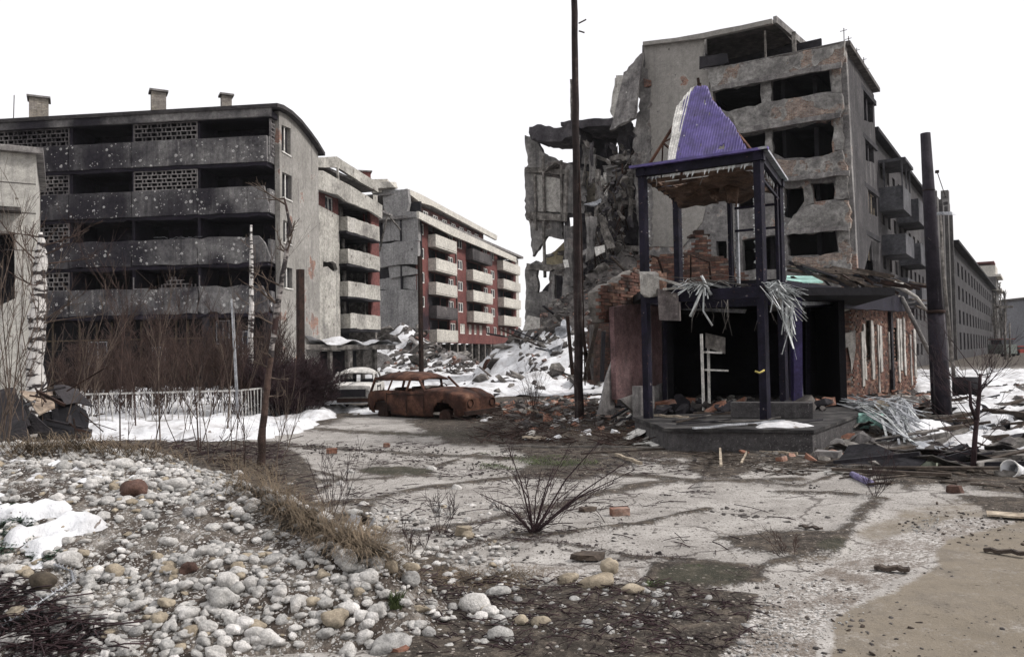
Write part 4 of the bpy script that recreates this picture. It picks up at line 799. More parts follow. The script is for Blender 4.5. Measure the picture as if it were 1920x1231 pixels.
# ---------------- E: collapsed wing, between the pole and the gable
bX = thing('collapsed_wing', (6, 54, 0), 'collapsed wing of the corner building, torn open floors and hanging slabs above the rubble', 'ruin')
FX = Fr(XY(970, 56.6), XY(1205, 51.6)); rx = random.Random(77)
def xp(pts, w=0): return FX.poly(Z3(pts), w)
m_X = mat('ruin_plaster', [(.3, (.06, .057, .056)), (.5, (.15, .143, .138)), (.72, (.33, .315, .30))], .7, streak=.6, spots=[(1.5, .2, (.08, .07, .07), .4)], peel=(FX.u, .58, .5, ((.14, .11, .10), (.24, .21, .19), (.22, .21, .2))), bump=.8, soot=((.05, .045, .05), [], .5, .5, .55))
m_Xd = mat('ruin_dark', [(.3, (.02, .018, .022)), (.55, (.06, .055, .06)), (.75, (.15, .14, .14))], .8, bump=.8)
def xw(pts, w, t, m, name, holes=(), a=.1, st=.35):
    mb = MB(); mb.prism(FX, jag(xp(pts, w), st, a, rx), [jag(xp(h, w), st, a, rx) for h in holes], w, w + t); return mb.build(name, m, bX)
# outer left wall remnant
xw([(52, 530), (100, 545), (130, 600), (190, 640), (265, 662), (310, 690), (310, 860), (215, 870), (215, 975), (150, 965), (100, 1030), (88, 1050), (72, 900), (58, 890), (52, 680), (70, 660)], 0, .35, m_X, 'wall_remnant', a=.07, st=.25)
xw([(105, 700), (205, 720), (208, 862), (112, 855)], -.12, .08, m_conc_l, 'wall_panel', a=.05, st=.3)
xw([(55, 668), (130, 668), (225, 680), (225, 700), (60, 688)], -.35, .34, m_rub, 'slab_edge', a=.05)
xw([(60, 858), (130, 862), (220, 870), (222, 900), (65, 888)], -.35, .34, m_rub, 'slab_edge', a=.05)
for a, b in ((210, 640), (133, 620), (98, 700), (135, 900)):
    mb = MB(); q = xp([(a, b), (a + 6, b + 240)], -.3); mb.bar(FX.p(*q[0], -.3), FX.p(*q[1], -.3), .16); mb.build('bare_column', m_rub, bX)
xw([(72, 500), (110, 488), (210, 500), (270, 490), (275, 530), (205, 555), (140, 560), (80, 548)], -1.0, 2.5, m_Xd, 'hanging_roof_slab', a=.08, st=.25)
xw([(205, 475), (300, 466), (440, 455), (442, 485), (300, 500), (210, 492)], -.6, 4, m_Xd, 'roof_slab', a=.06)
# dark rooms behind
xw([(262, 490), (440, 470), (440, 640), (390, 665), (262, 655)], 3.2, .3, m_soot_shade2, 'inner_wall', a=.08)
xw([(225, 655), (560, 600), (560, 1300), (225, 1300)], 3.4, .3, m_Xd, 'inner_wall', holes=[[(240, 880), (262, 880), (262, 940), (244, 940)]], a=.08)
xw([(300, 555), (350, 590), (355, 655), (300, 650)], 1.2, .25, m_X, 'inner_wall', a=.08)
xw([(300, 690), (358, 690), (356, 830), (302, 820)], 1.2, .2, mat('room_buff', [(.3, (.16, .14, .11)), (.7, (.30, .27, .22))], .8, spots=[(2.5, .2, (.08, .07, .06), .4)]), 'inner_wall', a=.06)
xw([(358, 700), (385, 705), (385, 765), (358, 762)], 1.0, .15, m_whitep, 'door_panel', a=.01)
xw([(390, 690), (402, 692), (412, 848), (392, 850)], .6, .15, m_whitep, 'door_panel', a=.02)
xw([(385, 660), (440, 655), (442, 730), (400, 735)], 1.3, .2, m_X, 'inner_wall', a=.06)
# yellow gable seen through the gap and lower floors
xw([(120, 1080), (220, 990), (250, 1000), (250, 1110), (120, 1110)], 3.0, .4, mat('ochre', [(.3, (.20, .17, .11)), (.7, (.32, .28, .19))], .8), 'far_wall', a=.05)
xw([(62, 1080), (100, 1072), (225, 1095), (260, 1095), (260, 1420), (60, 1420), (55, 1180)], -.2, .3, m_X, 'lower_wall', holes=[[(105, 1110), (160, 1112), (160, 1200), (110, 1200)], [(180, 1130), (215, 1130), (215, 1230), (180, 1230)]], a=.1)
xw([(60, 1078), (150, 1085), (262, 1080), (262, 1105), (60, 1110)], -.6, .4, m_rub, 'slab_edge', a=.08)
# hanging roof plate and torn edge of the tall block
def quadslab(pts, depth, t, m, name, sub=6, amp=.06):
    """a tilted slab through picture points with given depths, with real thickness"""
    c = [AT(*Z3([p])[0], d) for p, d in zip(pts, depth)]; mb = MB(); n = sub; nrm = (c[1] - c[0]).cross(c[3] - c[0]).normalized() * t; vs = []
    for k in (0, 1):
        for j in range(n + 1):
            for i in range(n + 1):
                a = i / n; b = j / n; p = (c[0] * (1 - a) + c[1] * a) * (1 - b) + (c[3] * (1 - a) + c[2] * a) * b
                vs.append(p + nrm * k + Vector([rx.uniform(-amp, amp) for _ in range(3)]))
    N_ = (n + 1) ** 2; fs = []
    for j in range(n):
        for i in range(n):
            q = j * (n + 1) + i; f = (q, q + 1, q + n + 2, q + n + 1); fs.append(f); fs.append(tuple(x + N_ for x in reversed(f)))
    for i in range(n):
        for a, b in ((i, i + 1), ((n) * (n + 1) + i + 1, n * (n + 1) + i), ((i + 1) * (n + 1), i * (n + 1)), (i * (n + 1) + n, (i + 1) * (n + 1) + n)): fs.append((a, a + N_, b + N_, b))
    mb.add(vs, fs); return mb.build(name, m, bX)
quadslab([(478, 265), (558, 175), (522, 455), (418, 510)], (51, 50.3, 49.8, 50.8), .22, m_conc, 'hanging_roof_plate', 8, .05)
quadslab([(440, 290), (470, 275), (440, 480), (420, 430)], (52, 51.5, 51, 52), .2, m_conc_l, 'hanging_roof_plate', 5, .05)
xw([(445, 278), (470, 276), (462, 345), (448, 350)], 1.0, .5, m_conc_l, 'chimney', a=.02)
xw([(248, 292), (262, 292), (264, 470), (250, 470)], 2.0, .5, m_rub, 'chimney', a=.02)
xw([(555, 200), (568, 240), (590, 300), (592, 420), (600, 1000), (570, 1010), (540, 900), (520, 700), (520, 520), (545, 400), (530, 330)], -.5, .5, m_X, 'torn_wall_edge', a=.14, st=.3)
xw([(450, 480), (500, 470), (530, 520), (515, 640), (525, 800), (540, 1000), (450, 1000), (440, 800), (450, 640)], 1.0, .4, m_Xd, 'torn_wall', a=.16, st=.3)
xw([(560, 290), (592, 300), (592, 325), (565, 325)], -.6, .09, m_brick_plain('torn_brick', FX.u, .9), 'brick_patch', a=.04)
for i, z in enumerate((14.6, 11.6, 8.6)):
    u0 = xp([(440, 600)])[0][0]; mb = MB(); mb.prism(FX, jag(rect(u0 - rx.uniform(0, 1.5), FX.L + .5, z - .35, z), .3, .1, rx), (), -.3, 3); mb.build('floor_slab', m_rub, bX)
# hanging slabs, torn plaster, rebar, twisted beams along the tear
for i in range(230):
    t = rx.random(); zx = 470 - 130 * t + rx.uniform(-75, 95) * (.6 + .6 * t); zy = 600 + 620 * t + rx.uniform(-40, 40); p = AT(*Z3([(zx, zy)])[0], rx.uniform(49.8, 53)); s = rx.uniform(.12, .5)
    mb = MB(); rt = rnd_rot(rx, 1.2); mb.chunk(p, (s * rx.uniform(.8, 2.6), s, s * rx.uniform(.15, .5)), rt, rng=rx); mb.build('wall_fragment', rx.choice((m_rub, m_rub, m_X, m_Xd, m_Xd, m_conc_l if i % 3 == 0 else m_X)), bX) if i < 140 else None
    if i >= 140:
        q = p + Vector((rx.uniform(-.8, .8), rx.uniform(-.5, .5), -rx.uniform(.6, 2.4)))
        mb.v.clear(); mb.f.clear(); mb.m.clear(); mb.sm.clear(); mb.tube([p, (p + q) / 2 + Vector((rx.uniform(-.3, .3), 0, 0)), q], rx.choice((.025, .04, .07)), 4); mb.build('hanging_rebar', rx.choice((m_rustd, m_rub, m_wood)), bX)
quadslab([(320, 880), (365, 880), (345, 1060), (318, 1070)], (49.5,) * 4, .2, m_X, 'leaning_slab')
quadslab([(370, 870), (400, 880), (440, 1010), (405, 1020)], (49, 49, 48.5, 48.5), .2, m_rub, 'leaning_slab')
quadslab([(225, 920), (262, 920), (262, 1180), (228, 1170)], (50.5,) * 4, .2, m_X, 'leaning_slab')
quadslab([(352, 1010), (395, 1000), (398, 1030), (360, 1048)], (48.5,) * 4, .12, m_whitep, 'cupboard_side', 2, .01)
quadslab([(218, 1065), (238, 1062), (245, 1095), (226, 1098)], (50,) * 4, .2, m_whitep, 'cooker', 2, .0)
quadslab([(305, 830), (350, 838), (385, 822), (380, 805)], (50.5,) * 4, .2, m_metal, 'bathtub', 3, .03)
mb = MB()
for zx in (225, 360, 365, 460, 505): q = Z3([(zx, 900), (zx + rx.uniform(-12, 12), 680)]); mb.bar(AT(*q[0], 51.5), AT(*q[1], 51.8), .22)
mb.build('bare_column', m_rub, bX)
xw([(262, 1000), (560, 980), (560, 1560), (60, 1560), (60, 1300)], 1.6, .4, m_Xd, 'lower_wall', a=.15)
# more torn strips of wall and slab edges in the collapsed wing
for i in range(60):
    zx = rx.uniform(270, 560); zy = rx.uniform(520, 1150); w_ = rx.uniform(8, 26); h_ = rx.uniform(30, 130); Y = rx.uniform(50.2, 53.5); lean = rx.uniform(-22, 22)
    if zx > 540 and zy < 800: continue
    quadslab([(zx, zy), (zx + w_, zy + rx.uniform(-8, 8)), (zx + w_ + lean, zy + h_), (zx + lean, zy + h_ + rx.uniform(-8, 8))], (Y, Y, Y + rx.uniform(-.6, .6), Y), rx.uniform(.08, .25), rx.choice((m_X, m_Xd, m_rub, m_X, m_soot_shade2)), 'torn_wall_strip', 3, .06)
for i in range(16):
    z = rx.choice((14.5, 11.5, 8.5, 5.6)); u = rx.uniform(FX.L * .25, FX.L * .95); mb = MB(); c = FX.p(u, z + rx.uniform(-.5, .1), rx.uniform(-.2, 1)); mb.chunk(c, (rx.uniform(.8, 2), rx.uniform(.5, 1.4), .2), rnd_rot(rx, .5), rng=rx); mb.build('broken_slab', rx.choice((m_rub, m_conc)), bX)
# ================================================================== KIOSK
rk = random.Random(21)
FL, FRt, BL, BR = Vector((2.75, 16.4, 0)), Vector((4.77, 15.2, 0)), Vector((3.98, 18.95, 0)), Vector((6.0, 17.75, 0))
def H(v, z): return Vector((v.x, v.y, z))
ZT, ZL, ZPL = 5.42, 2.9, .43
bk = thing('entrance_tower', (4.4, 17, ZPL), 'purple steel frame tower with torn corrugated purple pyramid roof in front of the ruined shop', 'tower')
for p, a, b, s in ((FL, -.2, ZT, .14), (FRt, .3, ZT, .15), (BR, .3, ZT, .145), (BL, ZL, ZT, .15)):
    mb = MB(); mb.bar(H(p, max(a, ZPL if a > -.1 else 0)), H(p, b), s, s); mb.bar(H(p, .45) + Vector((.09, .05, 0)), H(p, b - .15) + Vector((.09, .05, 0)), .03, .02, 1) if p is not BL else None
    mb.build('post', [m_navy, m_metal], bk)
mid = (BL + BR) / 2 + Vector((.08, 0, 0)); mb = MB(); mb.bar(H(mid, ZL), H(mid, ZT - .1), .09); mb.bar(H(mid + Vector((.16, 0, 0)), ZL), H(mid + Vector((.16, 0, 0)), ZT - .1), .06, mi=1); mb.build('post', [m_navy, m_metal], bk)
ms = (FRt + BR) / 2
def ring(z, hgt, name, ov, m):
    for a, b in ((FL, FRt), (FRt, BR), (BR, BL), (BL, FL)):
        d = (b - a).normalized() * ov; mb = MB(); mb.bar(H(a, z) - d, H(b, z) + d * .98, .16, hgt); mb.build(name, m, bk)
ring(ZT + .05, .17, 'top_beam', .12, m_navy)
# purple drip flashing round the top
for a, b in ((FL, FRt), (FRt, BR)):
    d = (b - a).normalized(); n = Vector((d.y, -d.x, 0)) * .13; mb = MB(); mb.bar(H(a, ZT + .16) - d * .22 + n, H(b, ZT + .16) + d * .22 + n, .12, .05); mb.build('flashing', m_purple if a is FL else m_metal, bk)
ring(ZL - .02, .22, 'lower_beam', .0, m_navy)
for a, b, t in ((FRt, BR, .86), (BR, BL, .0)):
    if t: q = a.lerp(b, t); mb = MB(); mb.bar(H(q, ZL), H(q, ZT), .06); mb.bar(H(a.lerp(b, .1), ZT - .3), H(b, ZT - .3), .05); mb.build('glazing_bar', m_navy, bk)
q1, q2 = BR.lerp(BL, .02), BR.lerp(BL, .42)
mb = MB()
for z in (ZL + .35, ZT - .4, ZL + 1.6): mb.bar(H(q1, z), H(q2, z), .05)
mb.build('glazing_bar', m_navy, bk)
# corrugated pyramid panel
apex = Vector((4.13, 17.1, 7.5))
def corr(name, a, b, c, d, m, nw, amp=.016, hole=None, ragged=.03):
    """corrugated sheet a-b bottom edge, d-c top edge"""
    mb = MB(); nu = nw * 4; nv = 26; n = (b - a).cross(d - a).normalized(); vs = []
    for j in range(nv + 1):
        for i in range(nu + 1):
            s, t = i / nu, j / nv; p = (a.lerp(b, s)).lerp(d.lerp(c, s), t)
            if j in (0, nv): p = p + (d - a).normalized() * rk.uniform(-ragged, ragged)
            vs.append(p + n * (amp * math.sin(i * math.pi / 2) + .02 * noise.noise(p * 2.3)))
    fs = []
    for j in range(nv):
        for i in range(nu):
            p = vs[j * (nu + 1) + i]
            if hole and hole(i / nu, j / nv): continue
            q = j * (nu + 1) + i; fs.append((q, q + 1, q + nu + 2, q + nu + 1))
    mb.add(vs, fs, 0, True); o = mb.build(name, m, bk); so_ = o.modifiers.new('s', 'SOLIDIFY'); so_.thickness = .012; return o
def top_pt(px, py, Y): return AT(px, py, Y)
tz = lambda x, y: ZP([(x, y)])[0]
# front face plane: FL-FRt bottom edge to apex
fb = Fr(tuple(FL[:2]), tuple(FRt[:2])); 
def onface(x, y):                        # hit the sloping front face of the pyramid
    n = (H(FRt, ZT + .15) - H(FL, ZT + .15)).cross(apex - H(FL, ZT + .15)).normalized(); d = ray(*tz(x, y)); o = Vector((0, 0, CAMZ)); t = (H(FL, ZT + .15) - o).dot(n) / d.dot(n); return o + d * t
mb = MB()
pa, pb, pc, pd, pe, pf = onface(318, 488), onface(712, 428), onface(490, 75), onface(428, 72), onface(345, 165), onface(272, 490)
def face_hole(s, t):
    return False
vsP = [onface(*p) for p in ((318, 488), (712, 432), (640, 300), (560, 200), (520, 150), (492, 78), (430, 78), (362, 160))]
# corrugated sheet clipped to the outline
def clipsheet(name, outline, m, pitch=.055, amp=.012, holes=()):
    o = H(FL, ZT + .15); ux = (H(FRt, ZT + .15) - o).normalized(); n = ux.cross(apex - o).normalized(); uy = n.cross(ux)
    P = [((onface(*p) - o).dot(ux), (onface(*p) - o).dot(uy)) for p in outline]
    Hs = [((onface(*p) - o).dot(ux), (onface(*p) - o).dot(uy), r) for p, r in holes]
    x0 = min(p[0] for p in P); x1 = max(p[0] for p in P); mb = MB(); st = pitch / 4; k = 0; x = x0
    def span(x):
        ys = []
        for i in range(len(P)):
            a, b = P[i], P[(i + 1) % len(P)]
            if (a[0] - x) * (b[0] - x) < 0: ys.append(a[1] + (b[1] - a[1]) * (x - a[0]) / (b[0] - a[0]))
        return (min(ys), max(ys)) if len(ys) >= 2 else None
    prev = None; NS = -1 if n.y > 0 else 1; vs = []; fs = []; nv = 22; jt = 0; jb = 0
    while x < x1:
        sp_ = span(x)
        if sp_:
            if k % 4 == 0: jt = rk.uniform(-.03, .02)
            off = amp * math.sin(k * math.pi / 2); cur = []
            for j in range(nv + 1):
                y = sp_[0] + (sp_[1] + jt - sp_[0]) * j / nv; vs.append(o + ux * x + uy * y + n * (NS * .07 + off + .012 * noise.noise(Vector((x * 2, y * 2, 0))))); cur.append((len(vs) - 1, x, y))
            if prev:
                for j in range(nv):
                    if any(math.hypot(cur[j][1] - h[0], cur[j][2] - h[1]) < h[2] for h in Hs): continue
                    fs.append((prev[j][0], cur[j][0], cur[j + 1][0], prev[j + 1][0]))
            prev = cur
        x += st; k += 1
    mb.add(vs, fs, 0, True); ob = mb.build(name, m, bk); md = ob.modifiers.new('s', 'SOLIDIFY'); md.thickness = .012; return ob
hl = [((572, 418), .07), ((330, 430), .03), ((480, 170), .03), ((500, 240), .022), ((455, 410), .02), ((420, 250), .018), ((590, 330), .02), ((540, 300), .016)]
clipsheet('corrugated_panel', [(318, 488), (712, 430), (645, 300), (560, 195), (522, 150), (492, 76), (430, 74), (362, 158), (345, 300)], m_purple, holes=hl)
clipsheet('corrugated_panel_white', [(272, 490), (316, 488), (343, 300), (360, 158), (425, 72), (390, 100), (320, 195), (300, 300)], m_whitep)
mb = MB(); 
for p in (H(FL, ZT), H(FRt, ZT), H(BR, ZT), H(BL, ZT)): mb.bar(p, apex, .05, .05)
for t in (.35, .65):
    for p, q in ((FRt, BR), (BR, BL), (BL, FL)): mb.bar(H(p, ZT).lerp(apex, t), H(q, ZT).lerp(apex, t), .035)
for p, q in ((FL, BL), (FRt, BR), (BR, BL)): mb.bar(H(p, ZT).lerp(apex, .35), H(q, ZT).lerp(apex, .65), .03); mb.bar(H((p + q) / 2, ZT), H(p, ZT).lerp(apex, .35), .03)
mb.build('rusty_roof_truss', m_rust, bk)
mb = MB(); mb.chunk(apex, (.09, .09, .1), rng=rk); mb.bar(apex, apex + Vector((-.02, 0, .16)), .05); mb.build('finial', m_rustd, bk)
# torn ceiling under the roof
m_ceil = mat('torn_ceiling', [(.3, (.04, .026, .02)), (.55, (.11, .07, .05)), (.75, (.20, .14, .11))], 2.5, bump=.6)
def drape(pts, name, m, n=8, sag=.15):
    c = [Vector(p) for p in pts]; vs = []; mb = MB()
    for j in range(n + 1):
        for i in range(n + 1):
            a, b = i / n, j / n; p = (c[0].lerp(c[1], a)).lerp(c[3].lerp(c[2], a), b); vs.append(p + Vector((rk.uniform(-.02, .02), rk.uniform(-.02, .02), noise.noise(p * 3) * sag)))
    fs = [(j * (n + 1) + i, j * (n + 1) + i + 1, (j + 1) * (n + 1) + i + 1, (j + 1) * (n + 1) + i) for j in range(n) for i in range(n) if not (j in (0, n - 1) and rk.random() < .25)]
    mb.add(vs, fs, 0, True); o = mb.build(name, m, bk); md = o.modifiers.new('s', 'SOLIDIFY'); md.thickness = .02; return o
drape([H(FL, 5.25) + Vector((.5, .3, 0)), H(FRt, 5.3) + Vector((-.1, .3, 0)), H(BR, 5.2) + Vector((-.2, -.2, 0)), H(BL, 5.15) + Vector((.1, -.2, 0))], 'ceiling', m_ceil, 12)
for i in range(6):
    t = (i + .5) / 6; a = FL.lerp(BL, t); b = FRt.lerp(BR, t); mb = MB(); mb.bar(H(a, 5.33), H(b, 5.33), .05, .07); mb.build('ceiling_joist', m_ceil, bk)
for (x0, x1, y0, y1, dp_) in ((480, 560, 600, 705, 16.6), (572, 665, 590, 722, 16.4), (395, 460, 600, 665, 16.8), (280, 350, 600, 640, 17), (180, 260, 575, 620, 16.8)):
    a, b, c, d = [AT(*tz(x, y), dp_ + e) for x, y, e in ((x0, y0, .4), (x1, y0, .4), (x1 - 15, y1, 0), (x0 + 30, y1 - 20, 0))]; drape([a, b, c, d], 'hanging_ceiling_sheet', m_ceil, 5, .05)
m_shard = mat('pale_strip', [(.3, (.22, .235, .24)), (.5, (.42, .44, .44)), (.7, (.66, .67, .66))], 4, rough=.4, spec=.5)
def shards(pts, n, name, parent=None, L=(.04, .14)):
    mb = MB()
    for i in range(n):
        a, b = pts; p = a.lerp(b, rk.random()); l = rk.uniform(*L); mb.add([p, p + (b - a).normalized() * .06, p + Vector((rk.uniform(-.02, .02), 0, -l))], [(0, 1, 2)], 0)
    return mb.build(name, m_shard, parent or bk)
shards([H(FL, ZT - .05), H(FRt, ZT - .05)], 26, 'glass_shard_edge'); shards([H(FRt, ZT - .05), H(BR, ZT - .05)], 24, 'glass_shard_edge', L=(.08, .22)); 
for p in (FL, FRt, BR, BL, mid):
    mb = MB()
    for i in range(26):
        z = rk.uniform(ZL + .2, ZT - .2); q = H(p, z) + Vector((.09 * (1 if p is not FRt else -1), 0, 0)); mb.add([q, q + Vector((0, 0, .07)), q + Vector((rk.uniform(.02, .06) * (1 if p is not FRt else -1), 0, .03))], [(0, 1, 2)])
    mb.build('glass_shard_edge', m_shard, bk)
for a, b in (((455, 530), (445, 610)), ((205, 570), (205, 620))):
    mb = MB(); mb.tube([AT(*tz(*a), 16), AT(*tz(a[0] + 5, (a[1] + b[1]) / 2), 16), AT(*tz(*b), 16)], .008, 4); mb.build('hanging_wire', m_rub, bk)
# upper floor rails
for pts in ([(258, 1160), (240, 1080), (215, 1005), (180, 995), (172, 1030)], [(395, 1135), (396, 995), (500, 1030), (505, 1125)]):
    mb = MB(); mb.tube([AT(*tz(*p), 17.5) for p in pts], .025, 6); mb.build('hand_rail', m_rustd, bk)
# ---------------- shop body behind the frame
bs = thing('ruined_shop', (4.5, 19, .3), 'burnt out single storey shop with pink side wall and dark interior under the purple tower', 'shop')
S = lambda x, y, Y, : AT(*Z5([(x, y)])[0], Y)
FP = Fr(XY(1148, 18.0), XY(1243, 20.2)); FPd = Fr(XY(1243, 20.2), XY(1246, 26)); FO = Fr(XY(1243, 20.2), XY(1500, 19.2))
m_pink = mat('pink_panel', [(.3, (.11, .066, .068)), (.7, (.185, .115, .113))], 1.5, streak=.2, spots=[(14, .3, (.10, .06, .06), .5)], bump=.5, fine=.45, soot=((.07,.055,.055),[],1.2,.5,.5))
mb = MB(); mb.prism(FP, jag(FP.poly(Z5([(148, 335), (290, 322), (410, 335), (418, 760), (345, 780), (165, 850)])), .5, .015, rk), (), 0, .12); mb.build('side_panel', m_pink, bs)
mb = MB(); mb.prism(FP, jag(FP.poly(Z5([(160, 848), (300, 790), (415, 750), (425, 915), (290, 950)]), -.05), .4, .02, rk), (), -.16, -.1); mb.build('grey_skirting_sheet', m_conc, bs)
mb = MB(); mb.prism(FP, jag(FP.poly(Z5([(150, 620), (160, 840), (160, 930), (75, 925), (120, 720)]), .1), .4, .03, rk), (), .13, .18); mb.build('grey_skirting_sheet', m_conc, bs)
mb = MB(); a = G(*Z5([(335, 950)])[0], .3); mb.box((a.x - .1, a.y - .1, .65), (.35, .35, .75), rotz(.4)); mb.build('plinth_block', m_conc, bs)
mb = MB()
for (x, y0, y1, Y) in ((428, 385, 920, 19.6), (1120, 400, 910, 19.2), (1215, 330, 830, 21)): mb = MB(); mb.bar(S(x, y0, Y), S(x, y1, Y), .1); mb.build('dark_post', m_navy, bs)
mb = MB(); mb.bar(S(1150, 250, 18.2), S(1155, 905, 18.2), .2, .2); mb.bar(S(1165, 330, 18.3), S(1185, 895, 18.3), .04, .04, 1); mb.build('purple_post', [mat('purple_sooty', [(.3, (.018, .013, .045)), (.7, (.05, .036, .12))], 3, rough=.6), m_metal], bs)
# interior
mb = MB(); a, b, c, d = Vector((3.9, 20.2, 0)), Vector((4.6, 25.8, 0)), Vector((9.5, 25.0, 0)), Vector((8.0, 19.6, 0))
for p, q in ((a, b), (b, c), (c, d)):
    f = Fr(tuple(p[:2]), tuple(q[:2])); mb.fbox(f, 0, f.L, .1, 3.1, 0, .15)
mb.build('interior_wall', m_soot_shade, bs)
mb = MB(); P = [Vector((2.8, 17.0, 0)), Vector((3.0, 20.4, 0)), Vector((3.5, 26.5, 0)), Vector((10.5, 26, 0)), Vector((8.6, 17.9, 0)), Vector((6.2, 17.4, 0)), Vector((5.0, 19.6, 0))]
mb.add([H(p, 2.95) for p in P] + [H(p, 3.12) for p in P], [tuple(range(6, -1, -1)), tuple(range(7, 14))] + [(i, (i + 1) % 7, 7 + (i + 1) % 7, 7 + i) for i in range(7)]); mb.build('ceiling_slab', m_soot_shade, bs)
mb = MB(); mb.box((6.4, 22.5, .2), (6, 7.5, .3), rotz(.0)); mb.build('shop_floor', m_soot_shade2, bs)
mb = MB(); mb.prism(FO, FO.poly(Z5([(500, 340), (880, 350), (870, 372), (505, 352)]), .5), (), .5, .55); mb.build('soffit_strip', m_metal, bs)
# roof canopy going right
FCn = Fr(XY(1478, 17.9), XY(1700, 27.5))
mb = MB(); mb.prism(FCn, jag([(0, 2.75), (FCn.L, 3.0), (FCn.L, 3.5), (0, 3.3)], 1, .04, rk), (), 0, .2); mb.build('canopy_fascia', m_navy, bs)
mb = MB(); mb.prism(FCn, jag(FCn.poly(Z5([(1108, 312), (1460, 302), (1460, 320), (1110, 330)]), -.03), .5, .01, rk), (), -.05, -.01); mb.build('canopy_edge_strip', m_metal, bs)
mb = MB(); v = [FCn.p(0, 3.25, .2), FCn.p(FCn.L, 3.45, .2), FCn.p(FCn.L - .5, 3.55, 5), FCn.p(0, 3.35, 4)]; mb.add([p for p in v] + [p + Vector((0, 0, .12)) for p in v], [(0, 1, 2, 3), (7, 6, 5, 4), (0, 4, 5, 1), (1, 5, 6, 2), (2, 6, 7, 3), (3, 7, 4, 0)]); mb.build('canopy_deck', m_soot_shade2, bs)
mb = MB(); q = [S(1095, 195, 19), S(1300, 198, 20), S(1240, 168, 23), S(1100, 165, 22)]; mb.add(q + [p - Vector((0, 0, .04)) for p in q], [(0, 1, 2, 3), (7, 6, 5, 4), (0, 4, 5, 1), (1, 5, 6, 2), (2, 6, 7, 3), (3, 7, 4, 0)])
m_green = mat('sea_green_panel', [(.3, (.22, .42, .37)), (.7, (.36, .56, .50))], 4, rough=.5, spots=[(8, .2, (.5, .5, .48), .2)])
tag(mb.build('green_sheet', m_green), 'sea green plastic sheet lying on top of the dark canopy', 'sheet')
# collapsed rafters on canopy
for i in range(46):
    t = rk.random(); x = 1100 + 620 * t + rk.uniform(-60, 60); y = 150 + 75 * t + rk.uniform(-45, 25) - 60 * (1 - t) * rk.random(); Y = 20 + 8 * t
    a = S(x, y, Y); b = S(x + rk.uniform(60, 230), y + rk.uniform(10, 75), Y + rk.uniform(-.5, 1.2)); mb = MB(); mb.bar(a, b, rk.uniform(.04, .14), rk.uniform(.03, .1))
    tag(mb.build('charred_rafter', rk.choice((m_wood, m_wood, m_soot_shade2, m_rustd))), 'charred timber from the fallen roof lying over the dark canopy', 'timber', 'charred timbers on the canopy')
# left brick remnant and brick ruins behind tower
m_mort = mat('mortar', [(.3, (.08, .073, .066)), (.7, (.19, .175, .16))], 3); BR = [m_mort, mat('brick_red', [(.3, (.065, .033, .026)), (.7, (.16, .08, .06))], 3), mat('brick_orange', [(.3, (.12, .065, .045)), (.7, (.25, .155, .115))], 3), mat('brick_sooty', [(.3, (.03, .022, .02)), (.7, (.12, .075, .06))], 3)]; m_brA = m_bb_ = BR[2]
brickwork(FP.off(.2), jag(FP.off(.2).poly(Z5([(72, 250), (170, 195), (260, 140), (300, 130), (420, 150), (425, 330), (290, 300), (160, 345), (150, 420), (90, 410), (75, 340)])), .3, .06, rk), 0, 'brick_remnant', bs, BR, seed=1, rough=.02)
FY = Fr(XY(1200, 26), XY(1400, 25)); 
tag(brickwork(FY, jag(FY.poly(ZP([(130, 1010), (330, 985), (420, 960), (420, 890), (485, 885), (490, 985), (560, 1000), (640, 1060), (700, 1100), (700, 1300), (60, 1300), (80, 1080)])), .3, .05, rk), 0, 'brick_wall', None, BR, seed=2), 'ragged red brick wall with a chimney stump standing behind the purple tower', 'wall')
p = AT(*ZP([(452, 880)])[0], 25.6); mb = MB(); mb.box((p.x, p.y + .35, p.z), (.62, .55, .07)); mb.box((p.x, p.y + .35, p.z + .12), (.3, .3, .14)); tag(mb.build('chimney_cap', m_rustd), 'flat cap resting on the brick chimney stump behind the tower', 'cap')
# brick house right, with side wall along the street
m_brC = mat('weathered_brick', [(.3, (.2, .185, .17)), (.7, (.33, .31, .285))], .6, peel=((1, .2), .45, .7, ((.15, .075, .055), (.30, .19, .14), (.25, .22, .19))), bump=.8, soot=((.07, .04, .035), [], .8, .5, .55))
m_brC2 = mat('weathered_brick_side', [(.3, (.24, .22, .205)), (.7, (.38, .355, .33))], .6, peel=((.5, .86), .47, .6, ((.15, .075, .055), (.30, .19, .14), (.25, .22, .19))), bump=.8, streak=.5)
bh = thing('brick_house', (13, 27, 0), 'low weathered brick house with peeling plaster under the canopy, left of the concrete pole', 'building')
FQ = Fr(XY(1510, 26.2), XY(1598, 27.2)); zq = 3.15
brickwork(FQ, jag([(0, -.1), (FQ.L, -.1), (FQ.L, zq), (0, zq)], .5, .03, rk), 0, 'front_wall', bh, BR, seed=3)
mb = MB(); mb.prism(FQ, jag([(-.2, zq - .22), (FQ.L - .1, zq - .1), (FQ.L, zq + .05), (-.2, zq + .05)], .25, .05, rk), (), -.04, -.003); mb.prism(FQ, jag(FQ.poly(Z5([(1400, 480), (1465, 470), (1470, 560), (1450, 700), (1430, 560), (1405, 570)])), .3, .03, rk), (), -.06, -.041); mb.build('plaster_patch', m_conc_l, bh)
FT = Fr(XY(1598, 27.2), XY(1716, 33.5)); 
ws = [FT.poly(Z6([(222, 690), (245, 688), (250, 800), (225, 850)])), FT.poly(Z6([(320, 712), (335, 715), (337, 830), (322, 825)])), FT.poly(Z6([(345, 722), (358, 725), (360, 830), (346, 830)]))]
brickwork(FT, jag([(0, -.1), (FT.L, -.1), (FT.L, 3.25), (0, 3.2)], .5, .03, rk), 0, 'side_wall', bh, BR, ws, seed=4)
